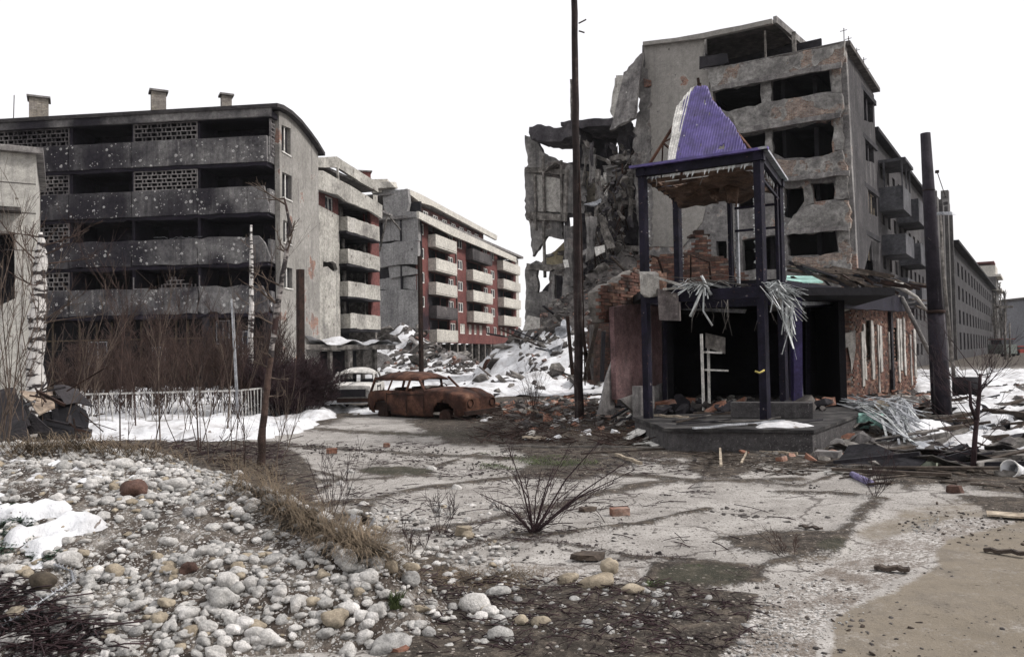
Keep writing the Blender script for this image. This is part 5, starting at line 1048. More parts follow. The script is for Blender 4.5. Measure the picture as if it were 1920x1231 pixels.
for w_ in ws:
    us = [q[0] for q in w_]; zs = [q[1] for q in w_]; window(FT, min(us), max(us), min(zs), max(zs), bh, .2, .09, m_woodp, None, 1)
for x in (205, 215, 240, 262, 268, 300, 330, 338, 350, 372, 385):
    mb = MB(); u, z = FT.uz(*Z6([(x, 800)])[0]); mb.prism(FT, jag(rect(u, u + rk.uniform(.12, .3), rk.uniform(.1, 1), rk.uniform(2.2, 3.1)), .3, .05, rk), (), -.05, -.003); mb.build('plaster_patch', m_conc_l, bh)
mb = MB(); u, z = FT.uz(*Z6([(305, 800)])[0]); mb.fbox(FT, u - .12, u + .12, -.1, 3.2, -.12, -.004); mb.build('dark_pilaster', m_soot_shade2, bh)
mb = MB(); v = [FQ.p(-.3, 3.25, -.2), FT.p(0, 3.25, -.4), FT.p(FT.L + .3, 3.35, -.4), FT.p(FT.L, 3.45, 4), FQ.p(-.3, 3.4, 4)]; mb.add(v + [p + Vector((0, 0, .1)) for p in v], [(4, 3, 2, 1, 0), (5, 6, 7, 8, 9)] + [(i, (i + 1) % 5, 5 + (i + 1) % 5, 5 + i) for i in range(5)]); mb.build('roof_deck', m_soot_shade2, bh)
for i in range(16):
    u = rk.uniform(-1, FT.L + .5); a = FT.p(u, 3.35 + rk.uniform(0, .3), rk.uniform(-.7, .3)); b = a + FT.u * rk.uniform(.3, 2.2) + Vector((rk.uniform(-.3, .5), 0, rk.uniform(-.35, .25))); mb = MB(); mb.bar(a, b, rk.uniform(.05, .12), .05); tag(mb.build('eaves_timber', rk.choice((m_wood, m_soot_shade2, m_rub))), 'broken timber hanging over the eaves of the low brick house', 'timber', 'broken timbers on the brick house eaves')
a, b = AT(*Z6([(345, 610)])[0], 27), AT(*Z6([(440, 800)])[0], 27.5); mb = MB(); mb.tube([a, b], .07, 8); tag(mb.build('fallen_gutter_pipe', m_conc), 'grey metal pipe slanting down from the eaves between brick house and pole', 'pipe')
mb = MB(); mb.tube([AT(*Z6([q])[0], 26.8) for q in ((318, 560), (345, 580), (395, 610), (425, 650))], [.08, .07, .06, .05], 7); mb.chunk(AT(*Z6([(330, 570)])[0], 26.8), (.4, .25, .2), rng=rk); tag(mb.build('torn_metal_sheet', m_conc_l), 'pale torn metal flashing curling at the corner of the eaves', 'flashing')
# platform
C1, C0, C2 = Vector((5.02, 13.5, 0)), Vector((2.72, 14.25, 0)), Vector((7.1, 16.6, 0)); C3 = Vector((7.9, 18.6, 0)); C4 = Vector((2.55, 16.9, 0)); PP = [C0, C1, C2, C3, C4]
m_plat = mat('platform_terrazzo', [(.3, (.04, .037, .038)), (.7, (.085, .08, .08))], 1.2, spots=[(30, .3, (.17, .16, .155), .5)], streak=.3, bump=.5, bscale=30, fine=.5)
mb = MB(); n = len(PP)
def sub_edge(a, b, k=9):
    return [a.lerp(b, i / k) + Vector((rk.uniform(-.015, .015), rk.uniform(-.015, .015), 0)) for i in range(k)]
ED = [];
for i in range(n): ED += sub_edge(PP[i], PP[(i + 1) % n])
m = len(ED); mb.add([H(p, -.1) for p in ED] + [H(p, ZPL - .06 + rk.uniform(-.01, .01)) for p in ED], [(i, (i + 1) % m, m + (i + 1) % m, m + i) for i in range(m)], 0)
cen = Vector((4.6, 16, 0)); out = [p + (p - cen).normalized() * .05 for p in ED]
mb.add([H(p, ZPL - .062) for p in out] + [H(p, ZPL + rk.uniform(-.012, .008)) for p in out] + [H(cen, ZPL)], [(i, (i + 1) % m, m + (i + 1) % m, m + i) for i in range(m)] + [(m + i, m + (i + 1) % m, 2 * m) for i in range(m)] + [tuple(range(m - 1, -1, -1))], 1)
m_plt = mat('platform_top', [(.3, (.012, .011, .012)), (.5, (.032, .03, .03)), (.72, (.10, .095, .09))], 2.2, bump=.7)
tag(mb.build('platform', [m_plat, m_plt]), 'dark terrazzo platform with chipped edge under the purple tower', 'platform')
mb = MB(); a, b = G(*Z5([(820, 950)])[0], ZPL), G(*Z5([(1298, 960)])[0], ZPL); mb.bar(a + Vector((0, .3, .16)), b + Vector((0, .5, .16)), .35, .3); tag(mb.build('kerb_block', m_plat), 'long dark low block lying on the platform behind the right front post', 'block')
# shelf rack
bt = thing('shelf_rack', (4.8, 18.2, .4), 'white wooden rack with broken shelves standing in the dark shop', 'rack')
mb = MB(); mb.bar(S(630, 485, 18), S(643, 905, 18), .055, .04); mb.build('upright', m_whitep, bt)
mb = MB(); mb.bar(S(668, 520, 18.6), S(674, 900, 18.6), .05, .04); mb.build('upright', m_whitep, bt)
for y, x1 in ((585, 730), (682, 765)): mb = MB(); mb.bar(S(643, y, 18.05), S(x1, y + 5, 18.4), .16, .04); mb.build('shelf', m_whitep, bt)
mb = MB(); q = [S(655, 480, 18.2), S(762, 505, 18.5), S(762, 595, 18.5), S(655, 560, 18.2)]; mb.add(q + [p + Vector((0, .06, 0)) for p in q], [(3, 2, 1, 0), (4, 5, 6, 7), (0, 1, 5, 4), (1, 2, 6, 5), (2, 3, 7, 6), (3, 0, 4, 7)]); mb.build('tilted_board', m_rub, bt)
# hanging box
q = [S(388, 235, 16.1), S(502, 265, 15.9), S(508, 412, 15.9), S(398, 410, 16.1)]; mb = MB(); mb.add(q + [p + Vector((.1, .3, 0)) for p in q], [(3, 2, 1, 0), (4, 5, 6, 7), (0, 1, 5, 4), (1, 2, 6, 5), (2, 3, 7, 6), (3, 0, 4, 7)])
tag(mb.build('hanging_board', mat('board_speckle', [(.3, (.06, .05, .05)), (.7, (.16, .14, .135))], 6, spots=[(12, .25, (.3, .27, .25), .4)])), 'speckled grey board hanging from the lower beam right of the pink wall', 'board')
# strip bundles
def strips(name, label, c, tgt, n, seed, w=.011, mats=m_shard):
    r = random.Random(seed)
    for i in range(n):
        x, y, Y = c; a = S(x + r.uniform(-40, 60), y + r.uniform(-20, 20), Y + r.uniform(-.2, .2)); tx, ty = tgt(r); b = S(x + tx, y + ty, Y + r.uniform(-.4, .2)); mid_ = (a + b) / 2 + Vector((r.uniform(-.05, .05), 0, r.uniform(0, .09)))
        mb = MB(); ww = r.uniform(w * .5, w * 3); k1_ = mid_ + Vector((r.uniform(-.04, .04), 0, r.uniform(-.04, .04))); mb.bar(a, k1_, ww, w * .5); mb.bar(k1_, b, ww, w * .5); tag(mb.build('pale_strip', mats), label, 'strip', name)
strips('strips hanging at the tower front', 'pale plastic strip hanging over the lower beam at the front of the tower', (610, 215, 15.8), lambda r: r.choice(((r.uniform(-150, -40), r.uniform(-5, 60)), (r.uniform(-140, 0), r.uniform(0, 40)), (r.uniform(30, 190), r.uniform(-10, 30)), (r.uniform(-50, 70), r.uniform(20, 80)))), 44, 1)
mb = MB(); mb.tube([S(640, 230, 15.7), S(600, 320, 15.6), S(570, 390, 15.6)], .03, 5); mb.tube([S(645, 230, 15.7), S(640, 360, 15.6), S(690, 440, 15.6)], .02, 5); mb.tube([S(630, 165, 15.7), S(655, 215, 15.7), S(685, 272, 15.6)], .03, 4); tag(mb.build('bent_strip', m_shard), 'longest pale strips dangling from the middle of the lower beam', 'strip')
strips('strips spraying from the right front post', 'pale plastic strip spraying out beside the right front post', (990, 215, 15.2), lambda r: (r.uniform(0, 230), r.uniform(-10, 40) + 190 * r.random() ** 1.5), 70, 2)
strips('long strips drooping beside the purple post', 'long pale strip drooping down in front of the purple post', (1090, 330, 15.3), lambda r: (r.uniform(-20, 75), r.uniform(60, 300)), 16, 3, .012)
strips('wires trailing along the lower beam', 'dark wire tangled along the lower beam of the tower', (600, 200, 15.8), lambda r: (r.uniform(-280, 320), r.uniform(-30, 40)), 22, 5, .014, m_rub)
mb = MB(); mb.bar(S(330, 160, 15.9), S(525, 220, 15.7), .1, .05); mb.bar(S(420, 240, 15.9), S(560, 232, 15.9), .08, .04); mb.chunk(S(350, 210, 16.2), (.35, .2, .5), rng=rk); tag(mb.build('broken_plank', m_conc_l), 'broken pale plank resting on the lower beam near the left front post', 'plank')
mb = MB(); mb.chunk(S(385, 205, 16.6), (.35, .3, .4), rng=rk); tag(mb.build('brick_lump', m_brA), 'orange brick lump sitting on the lower beam near the left front post', 'brick')
mb = MB(); mb.chunk(S(1040, 290, 15.5), (.22, .2, .42), rng=rk); tag(mb.build('hanging_lamp_box', m_rub), 'grey battered box hanging among the strips at the right front post', 'box')
mb = MB(); mb.tube([S(925, 690, 15.05), S(950, 700, 15.0), S(975, 684, 15.05)], .02, 5); tag(mb.build('yellow_tape', mat('yellow', [(.3, (.35, .28, .08)), (.7, (.5, .42, .15))], 5)), 'scrap of yellow tape tied round the right front post', 'tape')
# ================================================================== POLES
def wobble_tube(name, a, b, r0, r1, label, m, cat='pole', n=10, seg=14, amp=.02):
    mb = MB(); a = Vector(a); b = Vector(b); mb.tube([a.lerp(b, i / seg) + Vector((noise.noise(Vector((i * .7, 1, a.x))) * amp, 0, 0)) for i in range(seg + 1)], [(r0 + (r1 - r0) * i / seg) * (1 + .06 * noise.noise(Vector((i * 1.3, 4, 2)))) for i in range(seg + 1)], n); return tag(mb.build(name, m), label, cat)
m_pole = mat('pole_wood', [(.3, (.012, .009, .009)), (.6, (.032, .022, .021)), (.75, (.09, .07, .06))], 3, streak=.3)
g = G(1086, 790); tpt = AT(1076, -60, g.y)
pw = thing('wooden_pole', (g.x, g.y, 0), 'tall dark wooden utility pole standing left of the purple tower', 'pole')
mb = MB(); pts = [Vector((g.x, g.y, -.2)).lerp(tpt, i / 20) + Vector((noise.noise(Vector((i * .8, 0, 0))) * .03, 0, 0)) for i in range(21)]; mb.tube(pts, [.125 - .045 * i / 20 + .008 * noise.noise(Vector((i * 2.1, 3, 0))) for i in range(21)], 10); mb.build('shaft', m_pole, pw)
mb = MB(); q = AT(1080, 150, g.y); mb.tube([q, q + Vector((.05, -.12, -4)), q + Vector((.06, -.13, -8))], .018, 5); mb.bar(q + Vector((.1, 0, 1.5)), q + Vector((.3, 0, 1.6)), .03); mb.bar(q + Vector((.1, 0, 1.3)), q + Vector((.25, 0, 1.25)), .03); mb.build('cable', m_rustd, pw)
g = G(1767, 785); m_cpole = mat('tarred_pole', [(.3, (.010, .008, .012)), (.6, (.026, .022, .029)), (.75, (.08, .07, .078))], 1.5, streak=.5)
tp = AT(1735, 250, g.y); mb = MB(); lo = Vector((g.x, g.y, -.1))
pc = thing('concrete_pole', (g.x, g.y, 0), 'thick dark tapering pole leaning left, broken off at the top, at right', 'pole')
k1 = lo.lerp(tp, .38); mb.tube([lo, lo.lerp(tp, .2), k1], [.235, .215, .2], 8); mb.build('base_section', m_cpole, pc)
mb = MB(); mb.tube([k1, lo.lerp(tp, .7), tp], [.185, .15, .115], 10); mb.build('shaft', m_cpole, pc)
mb = MB(); mb.tube([k1 - Vector((0, 0, .03)), k1 + Vector((0, 0, .05))], .215, 10); c2 = lo.lerp(tp, .8); mb.tube([c2, c2 + Vector((0, 0, .02))], .15, 10); mb.build('collar', m_rustd, pc)
mb = MB(); mb.tube([lo.lerp(tp, .62) + Vector((-.15, -.12, .1)), lo.lerp(tp, .6) + Vector((.17, -.12, -.05))], .008, 4); mb.build('wire_band', m_rub, pc)
q0 = AT(1764, 345, 34); ps = thing('street_lamp', (q0.x, 34, 0), 'grey street lamp with flat lamp head, half hidden behind the leaning concrete pole', 'street lamp')
mb = MB(); mb.tube([Vector((q0.x + .3, 34, 0)), AT(1768, 500, 34), AT(1764, 402, 34)], [.08, .06, .045], 8); mb.build('post', m_rub, ps)
mb = MB(); mb.chunk(AT(1774, 400, 34), (.75, .3, .14), rng=random.Random(1)); mb.build('lamp_head', m_metal, ps)
for px, py, top, Y, lb_ in ((1884, 690, 576, 95, 'distant street lamp with flat head at the far right'), (1893, 690, 605, 110, 'thin distant pole behind the far street lamp')):
    a = AT(px, 650, Y); t = AT(px, top, Y); o = thing('distant_lamp_post', (a.x, Y, 0), lb_, 'street lamp'); mb = MB(); mb.tube([(a.x, Y, 0), t], [.14, .1], 6); mb.build('post', m_rub, o)
    if Y < 100: mb = MB(); mb.box(t + Vector((.0, 0, .05)), (1.7, .5, .25)); mb.build('lamp_head', m_rub, o)
a, b = AT(447, 725, 21), AT(435, 560, 21); mb = MB(); mb.bar((a.x, a.y, -.1), b, .085, .05); tag(mb.build('steel_post', m_metal), 'thin light blue-grey steel post leaning above the white picket fence', 'post')
a, b = AT(563, 660, 40), AT(563, 505, 40); mb = MB(); mb.bar((a.x, 40, -.1), b, .3, .3); tag(mb.build('rusty_post', m_rustd), 'thick rusty post standing before the end wall of the burnt block', 'post')
a, b = AT(790, 690, 60), AT(787, 480, 60); mb = MB(); mb.bar((a.x, 60, -.1), b, .26, .26); tag(mb.build('thin_dark_pole', m_rustd), 'thin dark pole in front of the corner of the red block', 'pole')
# ================================================================== CARS
def car(spec, m_body, label, loc, head, m_dark):
    L, W, Ht = spec['L'], spec['W'], spec['H']; st = spec['st']            # stations: x, halfwidth, z bottom, z belt, z top(centre)
    root = thing('car_wreck', loc, label, 'car'); M = rotz(head); O = Vector(loc)
    T = lambda p: O + M @ Vector(p)
    xs = np.linspace(st[0][0], st[-1][0], 64)
    I = lambda k, x: float(np.interp(x, [s[0] for s in st], [s[k] for s in st]))
    wx = spec['wheels']; wr = spec['wr']; cab = spec['cab']
    def section(x):
        hw, zb_, zs, zt_ = I(1, x), I(2, x), I(3, x), I(4, x); P = []
        for t in np.linspace(0, 1, 11): z = zb_ + (zs - zb_) * t; P.append((hw * (1 - .10 * (1 - t) ** 3 - .05 * t ** 4), z))
        for t in np.linspace(.14, 1, 7): P.append((hw * .95 * math.cos(t * math.pi / 2) ** .7 if t < 1 else 0, zs + (zt_ - zs) * math.sin(t * math.pi / 2)))
        return P
    mb = MB(); vs = []; S_ = [section(x) for x in xs]; k = len(S_[0]); rc = random.Random(4)
    for side in (1, -1):
        vs = [T((x, side * (y + .022 * noise.noise(Vector((x * 4, z * 6, 7 + side)))), z + .03 * noise.noise(Vector((x * 3, z * 5, side))))) for x, sct in zip(xs, S_) for y, z in sct]; fs = []
        for i in range(len(xs) - 1):
            for j in range(k - 1):
                xm = (xs[i] + xs[i + 1]) / 2; zm = (S_[i][j][1] + S_[i][j + 1][1]) / 2
                if j < 10 and any((xm - w_) ** 2 + (zm - wr * .9) ** 2 < (wr * 1.18) ** 2 for w_ in wx): continue
                if j >= 10 and cab[0] < xm < cab[1]: continue
                if spec.get('front_open') and xm > st[-1][0] - .12 and j < 6: continue
                f = (i * k + j, (i + 1) * k + j, (i + 1) * k + j + 1, i * k + j + 1); fs.append(f if side < 0 else tuple(reversed(f)))
        mb.add(vs, fs, 0, True)
    for xe, sgn in ((xs[0], 1), (xs[-1], -1)):
        P = section(xe); v = [T((xe, y, z)) for y, z in P] + [T((xe, -y, z)) for y, z in reversed(P)]
        mb.add(v, [tuple(range(len(v)))], 1 if sgn < 0 and spec.get('front_open') else 0)
    b = mb.build('body', [m_body, m_dark], root); md = b.modifiers.new('s', 'SOLIDIFY'); md.thickness = .02
    # roof
    r0, r1 = spec['roof']; mb = MB(); nx, ny = 20, 12; vs = []; zr0 = Ht
    for i in range(nx + 1):
        for j in range(ny + 1):
            s = i / nx; t = j / ny * 2 - 1; x = r0 + (r1 - r0) * s; hw = spec['rw'] * (1 - .10 * abs(2 * s - 1) ** 3); e = max(abs(2 * s - 1) ** 3.0, abs(t) ** 3)
            vs.append(T((x + (.0), hw * t, zr0 - .17 * e - .05 * t * t + .01 * noise.noise(Vector((x * 4, t * 4, 3))))))
    fs = [(i * (ny + 1) + j, (i + 1) * (ny + 1) + j, (i + 1) * (ny + 1) + j + 1, i * (ny + 1) + j + 1) for i in range(nx) for j in range(ny)]
    mb.add(vs, fs, 0, True); o = mb.build('roof', spec.get('roofm', m_body), root); md = o.modifiers.new('s', 'SOLIDIFY'); md.thickness = .04
    for side in (1, -1):
        for xb, xt in spec['pillars']:
            mb = MB(); mb.bar(T((xb, side * I(1, xb) * .93, I(3, xb) - .02)), T((xt, side * spec['rw'] * .95, Ht - .16)), .06, .05); mb.build('pillar', m_body, root)
        for (da, db) in spec['doors']:
            mb = MB()
            for x in (da, db):
                hw = I(1, x) + .006; mb.bar(T((x, side * hw * .985, I(2, x) + .08)), T((x, side * hw, I(3, x) - .06)), .018, .014)
            mb.bar(T((da, side * (I(1, da) + .004), I(3, da) - .1)), T((db, side * (I(1, db) + .004), I(3, db) - .1)), .03, .02, up=Vector((0, 1, 0))); mb.build('door_seam', m_dark, root)
        for w_ in wx:
            mb = MB(); c = T((w_, side * (I(1, w_) - .17), wr * .72)); ax = M @ Vector((0, 1, 0)); mb.tube([c - ax * .07, c + ax * .07], wr * .68, 16, smooth=False); mb.tube([c + ax * side * .07, c + ax * side * .09], wr * .3, 10, smooth=False); mb.build('wheel', m_rustd, root)
    mb = MB(); mb.box(T(((cab[0] + cab[1]) / 2, 0, .45)), (cab[1] - cab[0], W * .8, .25), M)
    for x in spec['seats']:
        for sy in (-.33, .33): mb.box(T((x, sy, .8)), (.1, .42, .42), M @ Matrix.Rotation(-.2, 3, 'Y'))
    mb.build('seat_frame', m_dark, root)
    mb = MB(); cx_, cy_, cz_ = spec['wheelpos']; ring_ = [T((cx_ + .05 * math.sin(a), cy_ + .19 * math.cos(a), cz_ + .19 * math.sin(a))) for a in np.linspace(0, math.tau, 17)]; mb.tube(ring_, .015, 5); mb.bar(T((cx_, cy_, cz_)), T((cx_ + .4, cy_, cz_ - .3)), .03); mb.build('steering_wheel', m_dark, root)
    for side in (1, -1):
        x = st[-1][0]; c = T((x - .02, side * (I(1, x) - .16), spec['hl'])); d = M @ Vector((1, 0, 0)); mb = MB(); mb.tube([c, c + d * .05], [.1, .11], 14, cap=False); mb.tube([c - d * .03, c], .09, 12); mb.build('headlight_socket', m_dark, root)
    mb = MB(); x = st[-1][0] + .08; mb.bar(T((x, -W / 2 + .05, .36)), T((x, W / 2 - .05, .40)), .06, .11); mb.build('bumper', spec.get('bm', m_dark), root)
    return root
wag = dict(L=4.2, W=1.56, H=1.46, st=[(-2.0, .58, .34, .80, .86), (-1.75, .70, .28, .90, .93), (-1.2, .76, .22, .93, .95), (0, .78, .22, .93, .97), (.5, .78, .22, .93, 1.02), (1.0, .77, .22, .92, 1.03), (1.55, .74, .24, .87, .99), (1.9, .68, .28, .80, .88), (2.05, .60, .34, .70, .74)],
           cab=(-1.9, .55), roof=(-1.75, .28), rw=.62, pillars=[(-1.82, -1.62), (-.95, -.85), (-.15, -.1), (.62, .22)], doors=[(-.95, -.12), (-.1, .6)], wheels=(-1.25, 1.3), wr=.32, seats=(-.75, .0), wheelpos=(.25, .32, .92), hl=.62)
g = G(800, 787); car(wag, m_rust, 'burnt out rust brown estate car wreck in the middle of the yard', (-2.45, 23.2, -.14), R(-40), m_rustd)
m_whitecar = mat('white_car_paint', [(.3, (.36, .35, .33)), (.7, (.52, .50, .47))], 2, rough=.6, spots=[(5, .16, (.08, .06, .05), .4), (9, .14, (.1, .08, .06), .3)])
wc = dict(L=4.0, W=1.55, H=1.42, st=[(-2.0, .68, .3, .86, .9), (-1.2, .75, .25, .9, .93), (0, .76, .22, .9, .93), (.6, .76, .22, .9, .96), (1.2, .76, .25, .89, .93), (1.85, .755, .28, .87, .91), (1.98, .745, .30, .84, .87)],
          cab=(-1.2, .75), roof=(-1.0, .35), rw=.62, pillars=[(-1.2, -.95), (-.2, -.2), (.85, .32)], doors=[(-.2, .6)], wheels=(-1.2, 1.25), wr=.3, seats=(-.5, .1), wheelpos=(.35, -.32, .98), hl=.62, bm=m_metal)
g = AT(693, 765, 27.5); wcar = car(wc, m_whitecar, 'white bullet-riddled saloon car wreck behind the rusty estate car', (g.x - .35, 27.2, .0), R(-88), m_soot_shade2); gx_ = g.x - .28; mb = MB(); mb.box((gx_, 25.17, .64), (1.15, .05, .24)); mb.build('grille', m_soot_shade2, wcar); mb = MB(); mb.box((gx_, 25.14, .42), (1.5, .08, .13)); mb.build('front_bumper', m_rustd, wcar)
# far vehicles on the street
for px, Y, c_, lb_ in ((1880, 120, (.20, .22, .2), 'dark lorry with red roof edge far down the street'), (1908, 130, (.3, .06, .05), 'small red car far down the street')):
    a = AT(px, 680, Y); o = thing('distant_vehicle', (a.x, Y, 0), lb_, 'vehicle'); mm = mat('veh', [(.3, c_), (.7, tuple(x * 1.3 for x in c_))], 1); big = Y == 120
    mb = MB(); mb.box((a.x, Y, 1.1 if big else .7), (2.0 if big else 1.7, 4, 1.4 if big else .6)); mb.build('body', mm, o); mb = MB(); mb.box((a.x, Y, 2.15 if big else 1.2), (1.7 if big else 1.4, 2.6, .65 if big else .4)); mb.build('cab', m_glass, o)
    mb = MB(); mb.box((a.x, Y, 2.6 if big else 1.44), (2.4 if big else 1.4, 2.9, .14)); mb.build('roof', m_redw if big else mm, o)
    mb = MB()
    for sx_ in (-.8, .8): mb.tube([(a.x + sx_ - .1, Y - 1.4, .38), (a.x + sx_ + .1, Y - 1.4, .38)], .38, 12)
    mb.build('wheel_pair', m_soot_shade, o)
# rusty tank / boiler in the rubble
p = AT(918, 676, 48); mb = MB(); mb.rock((p.x, 48, .9), (.45, .45, .6), amp=.2); tag(mb.build('rusty_boiler', m_rust), 'small rusty boiler among the snow before the red block', 'boiler')
# ================================================================== FENCE
rf = random.Random(8)
m_fence = mat('fence_paint', [(.3, (.30, .29, .28)), (.6, (.45, .44, .42)), (.75, (.16, .09, .06))], 6, rough=.7)
f = thing('picket_fence', (-6.5, 20.5, 0), 'low white peeling steel picket fence in front of the brown shrubs', 'fence')
fp = [G(135, 806), G(455, 795), G(520, 782)]; fp = [Vector((p.x, p.y, 0)) for p in fp]
for (a, b, n) in ((fp[0], fp[1], 26), (fp[1], fp[2], 12)):
    for z, nm in ((.93, 'top_rail'), (.16, 'bottom_rail')):
        mb = MB(); mb.bar(H(a, z), H(b, z + rf.uniform(-.02, .02)), .045, .045); mb.build(nm, m_fence, f)
    for i in range(n + 1):
        if rf.random() < .06: continue
        p = a.lerp(b, i / n); mb = MB(); t = rf.uniform(-.03, .03); mb.bar(H(p, .12), H(p, .93) + Vector((t, 0, 0)), .03 if i % 6 else .055, .02); mb.build('picket', m_fence, f)
# ================================================================== BARE WOODY PLANTS
def branch(mb, p, d, L, r, lev, rng, spread=.5, kids=4, up=.08, n=4, mi=0, minr=.002):
    seg = 3 if lev > 0 else 2; pts = [p]; q = p.copy(); dd = d.normalized()
    for i in range(seg):
        dd = (dd + Vector((rng.uniform(-1, 1), rng.uniform(-1, 1), rng.uniform(-1, 1))) * .14 + Vector((0, 0, up))).normalized(); q = q + dd * L / seg; pts.append(q.copy())
    mb.tube(pts, [max(minr, r * (1 - .75 * i / seg)) for i in range(seg + 1)], n if lev > 0 else 3, mi, cap=False)
    if lev <= 0: return
    for k in range(kids):
        t = rng.uniform(.2, 1.0); i = min(seg - 1, int(t * seg)); b = pts[i].lerp(pts[i + 1], t * seg - i)
        nd = (dd + Vector((rng.uniform(-1, 1), rng.uniform(-1, 1), rng.uniform(-.5, 1))) * spread * 1.6).normalized()
        branch(mb, b, nd, L * rng.uniform(.35, .65), r * .5, lev - 1, rng, spread, kids, up, n, mi, minr)
m_twig = mat('twig_red_brown', [(.3, (.024, .015, .013)), (.7, (.075, .048, .040))], 3, bump=0)
m_twigd = mat('twig_dark', [(.3, (.018, .011, .013)), (.7, (.045, .026, .028))], 3, bump=0)
m_twigp = mat('twig_pale', [(.3, (.05, .036, .03)), (.7, (.13, .10, .08))], 3, bump=0)
m_birch = None
def birch_mat(th=.44, c1=(.50, .48, .46), c2=(.62, .60, .58), dk=.62):
    m = N('birch_bark'); n1 = m.noise(1, 5, .6, m.mapv((3, 3, 9))); col = m.ramp(n1, [(th, (.03, .025, .025)), (th + .05, c1), (.75, c2)])
    n2 = m.noise(2.2, 3); col = m.mix(m.step(n2, dk, dk + .06), col, (.035, .02, .018)); m.l(col, m.b.inputs['Base Color']); m.b.inputs['Roughness'].default_value = .8; return m.m
m_birch = birch_mat(); m_birchd = birch_mat(.49, (.20, .18, .17), (.42, .40, .38), .5); m_bark = mat('bark_dark', [(.3, (.025, .016, .013)), (.7, (.085, .055, .045))], 5, bump=.8)
def shrub_mesh(seed, h, spread, stems, lev, kids, m, name='shrub', sp=.5, minr=.0035, r=.012, up=.08):
    rg = random.Random(seed); mb = MB()
    for i in range(stems):
        a = rg.uniform(0, math.tau); o = Vector((math.cos(a), math.sin(a), 0)) * rg.uniform(0, spread * .45); d = Vector((math.cos(a) * spread * rg.uniform(.1, .8), math.sin(a) * spread * rg.uniform(.1, .8), h))
        branch(mb, o, d, h * rg.uniform(.6, 1.0), r, lev, rg, sp, kids, up, minr=minr)
    return mb.build(name, m, loc=(0, 0, 0))
protos = [shrub_mesh(100 + i, 1.6, 1.3, 12, 3, 5, m_twig, minr=.004, r=.012) for i in range(3)] + [shrub_mesh(110, 2.1, .8, 9, 3, 5, m_twig, minr=.0045, r=.014)]
spots = [(110, 24, 0, 1.0, 'leftmost, behind the birch trunk'), (165, 25, 1, 1.0, 'next to the birch trunk'), (215, 23.5, 2, .9, 'above the left part of the white fence'), (255, 27, 3, 1.3, 'tall, against the bottom balcony'), (300, 24, 0, 1.1, 'behind the middle of the fence'), (345, 26, 1, 1.2, 'behind the right half of the fence'), (395, 23.5, 2, 1.1, 'beside the leaning steel post'), (430, 27, 3, 1.1, 'tall, right of the leaning steel post'),
         (470, 24, 1, 1.1, 'at the corner of the fence'), (200, 29, 2, 1.3, 'near the burnt shopfront, left'), (330, 30, 0, 1.5, 'near the burnt shopfront, middle'), (275, 22.5, 1, .8, 'low, right behind the fence pickets'), (505, 27, 3, 1.0, 'behind the thin birch')]
for i, (px, Y, k, s, wh) in enumerate(spots):
    o = protos[k] if i < 4 and k == i else None
    if o is None: o = copy_tree(protos[k])
    p = XY(px, Y); o.location = (p[0], p[1], 0); o.scale = (s, s, s * rf.uniform(.9, 1.1)); o.rotation_euler = (0, 0, rf.uniform(0, 6)); tag(o, 'bare red-brown shrub ' + wh, 'shrub', 'bare shrubs behind the fence')
for k in (1, 2, 3):
    pass
hp = shrub_mesh(140, 1.35, 1.6, 60, 3, 6, m_twigd, 'round_bush', .7, .005, .014, .02)
for i, (px, Y, s, wh) in enumerate(((542, 24, 1.0, 'dense dark round bush left of the white car'), (574, 25.5, .75, 'smaller dark round bush closest to the white car'), (520, 25.5, 1.0, 'dark round bush just right of the fence corner'))):
    o = hp if i == 0 else copy_tree(hp); p = XY(px, Y); o.location = (p[0], p[1], 0); o.scale = (s, s, s); o.rotation_euler = (0, 0, i * 2.0); tag(o, wh, 'bush', 'dark round bushes')
# birches
def birch(pts, radii, label, extra=10, seed=0, mlow=None, bl=.5):
    rg = random.Random(seed); P = [AT(px, py, Y) for px, py, Y in pts]; P[0].z = -.1; root = thing('birch_tree', (P[0].x, P[0].y, 0), label, 'tree'); Q = []; Rr = []
    for i in range(len(P) - 1):
        for j in range(5): t = j / 5; Q.append(P[i].lerp(P[i + 1], t) + Vector((rg.uniform(-1, 1), 0, 0)) * radii[i] * .2); Rr.append((radii[i] * (1 - t) + radii[i + 1] * t) * rg.uniform(.88, 1.12))
    Q.append(P[-1]); Rr.append(radii[-1]); mb = MB(); mb.tube(Q, Rr, 9); (mb.build('trunk', m_birch, root) if not mlow else (mb.build('trunk', [mlow, m_bark], root), [setattr(p_, 'material_index', 1) for p_ in root.children[0].data.polygons if p_.center.z < 1.75])); mb = MB()
    for k in range(extra):
        i = rg.randrange(len(Q) // 4, len(Q)); a = rg.uniform(0, math.tau); branch(mb, Q[i], Vector((math.cos(a), math.sin(a) * .4, rg.uniform(-.1, .6))), bl * rg.uniform(.5, 1.3), .02, 2, rg, .5, 3, .05, minr=.004)
    mb.build('limbs', m_twigp, root); return root
r1_ = birch([(66, 790, 17.5), (68, 640, 17.5), (72, 560, 17.5), (78, 480, 17.5), (76, 436, 17.5)], [.21, .18, .165, .14, .04], 'thick broken birch trunk, white below and bare dark wood above, at far left', 12, 1, None, 1.0); r1_.children[0].data.materials.append(m_bark)
for p_ in r1_.children[0].data.polygons:
    if p_.center.z + .25 * noise.noise(p_.center * 3) > 3.1: p_.material_index = 1
birch([(470, 760, 25), (470, 640, 25), (472, 530, 25), (471, 422, 25)], [.09, .085, .07, .035], 'thin straight birch stem without crown above the fence corner', 9, 2, None, .4)
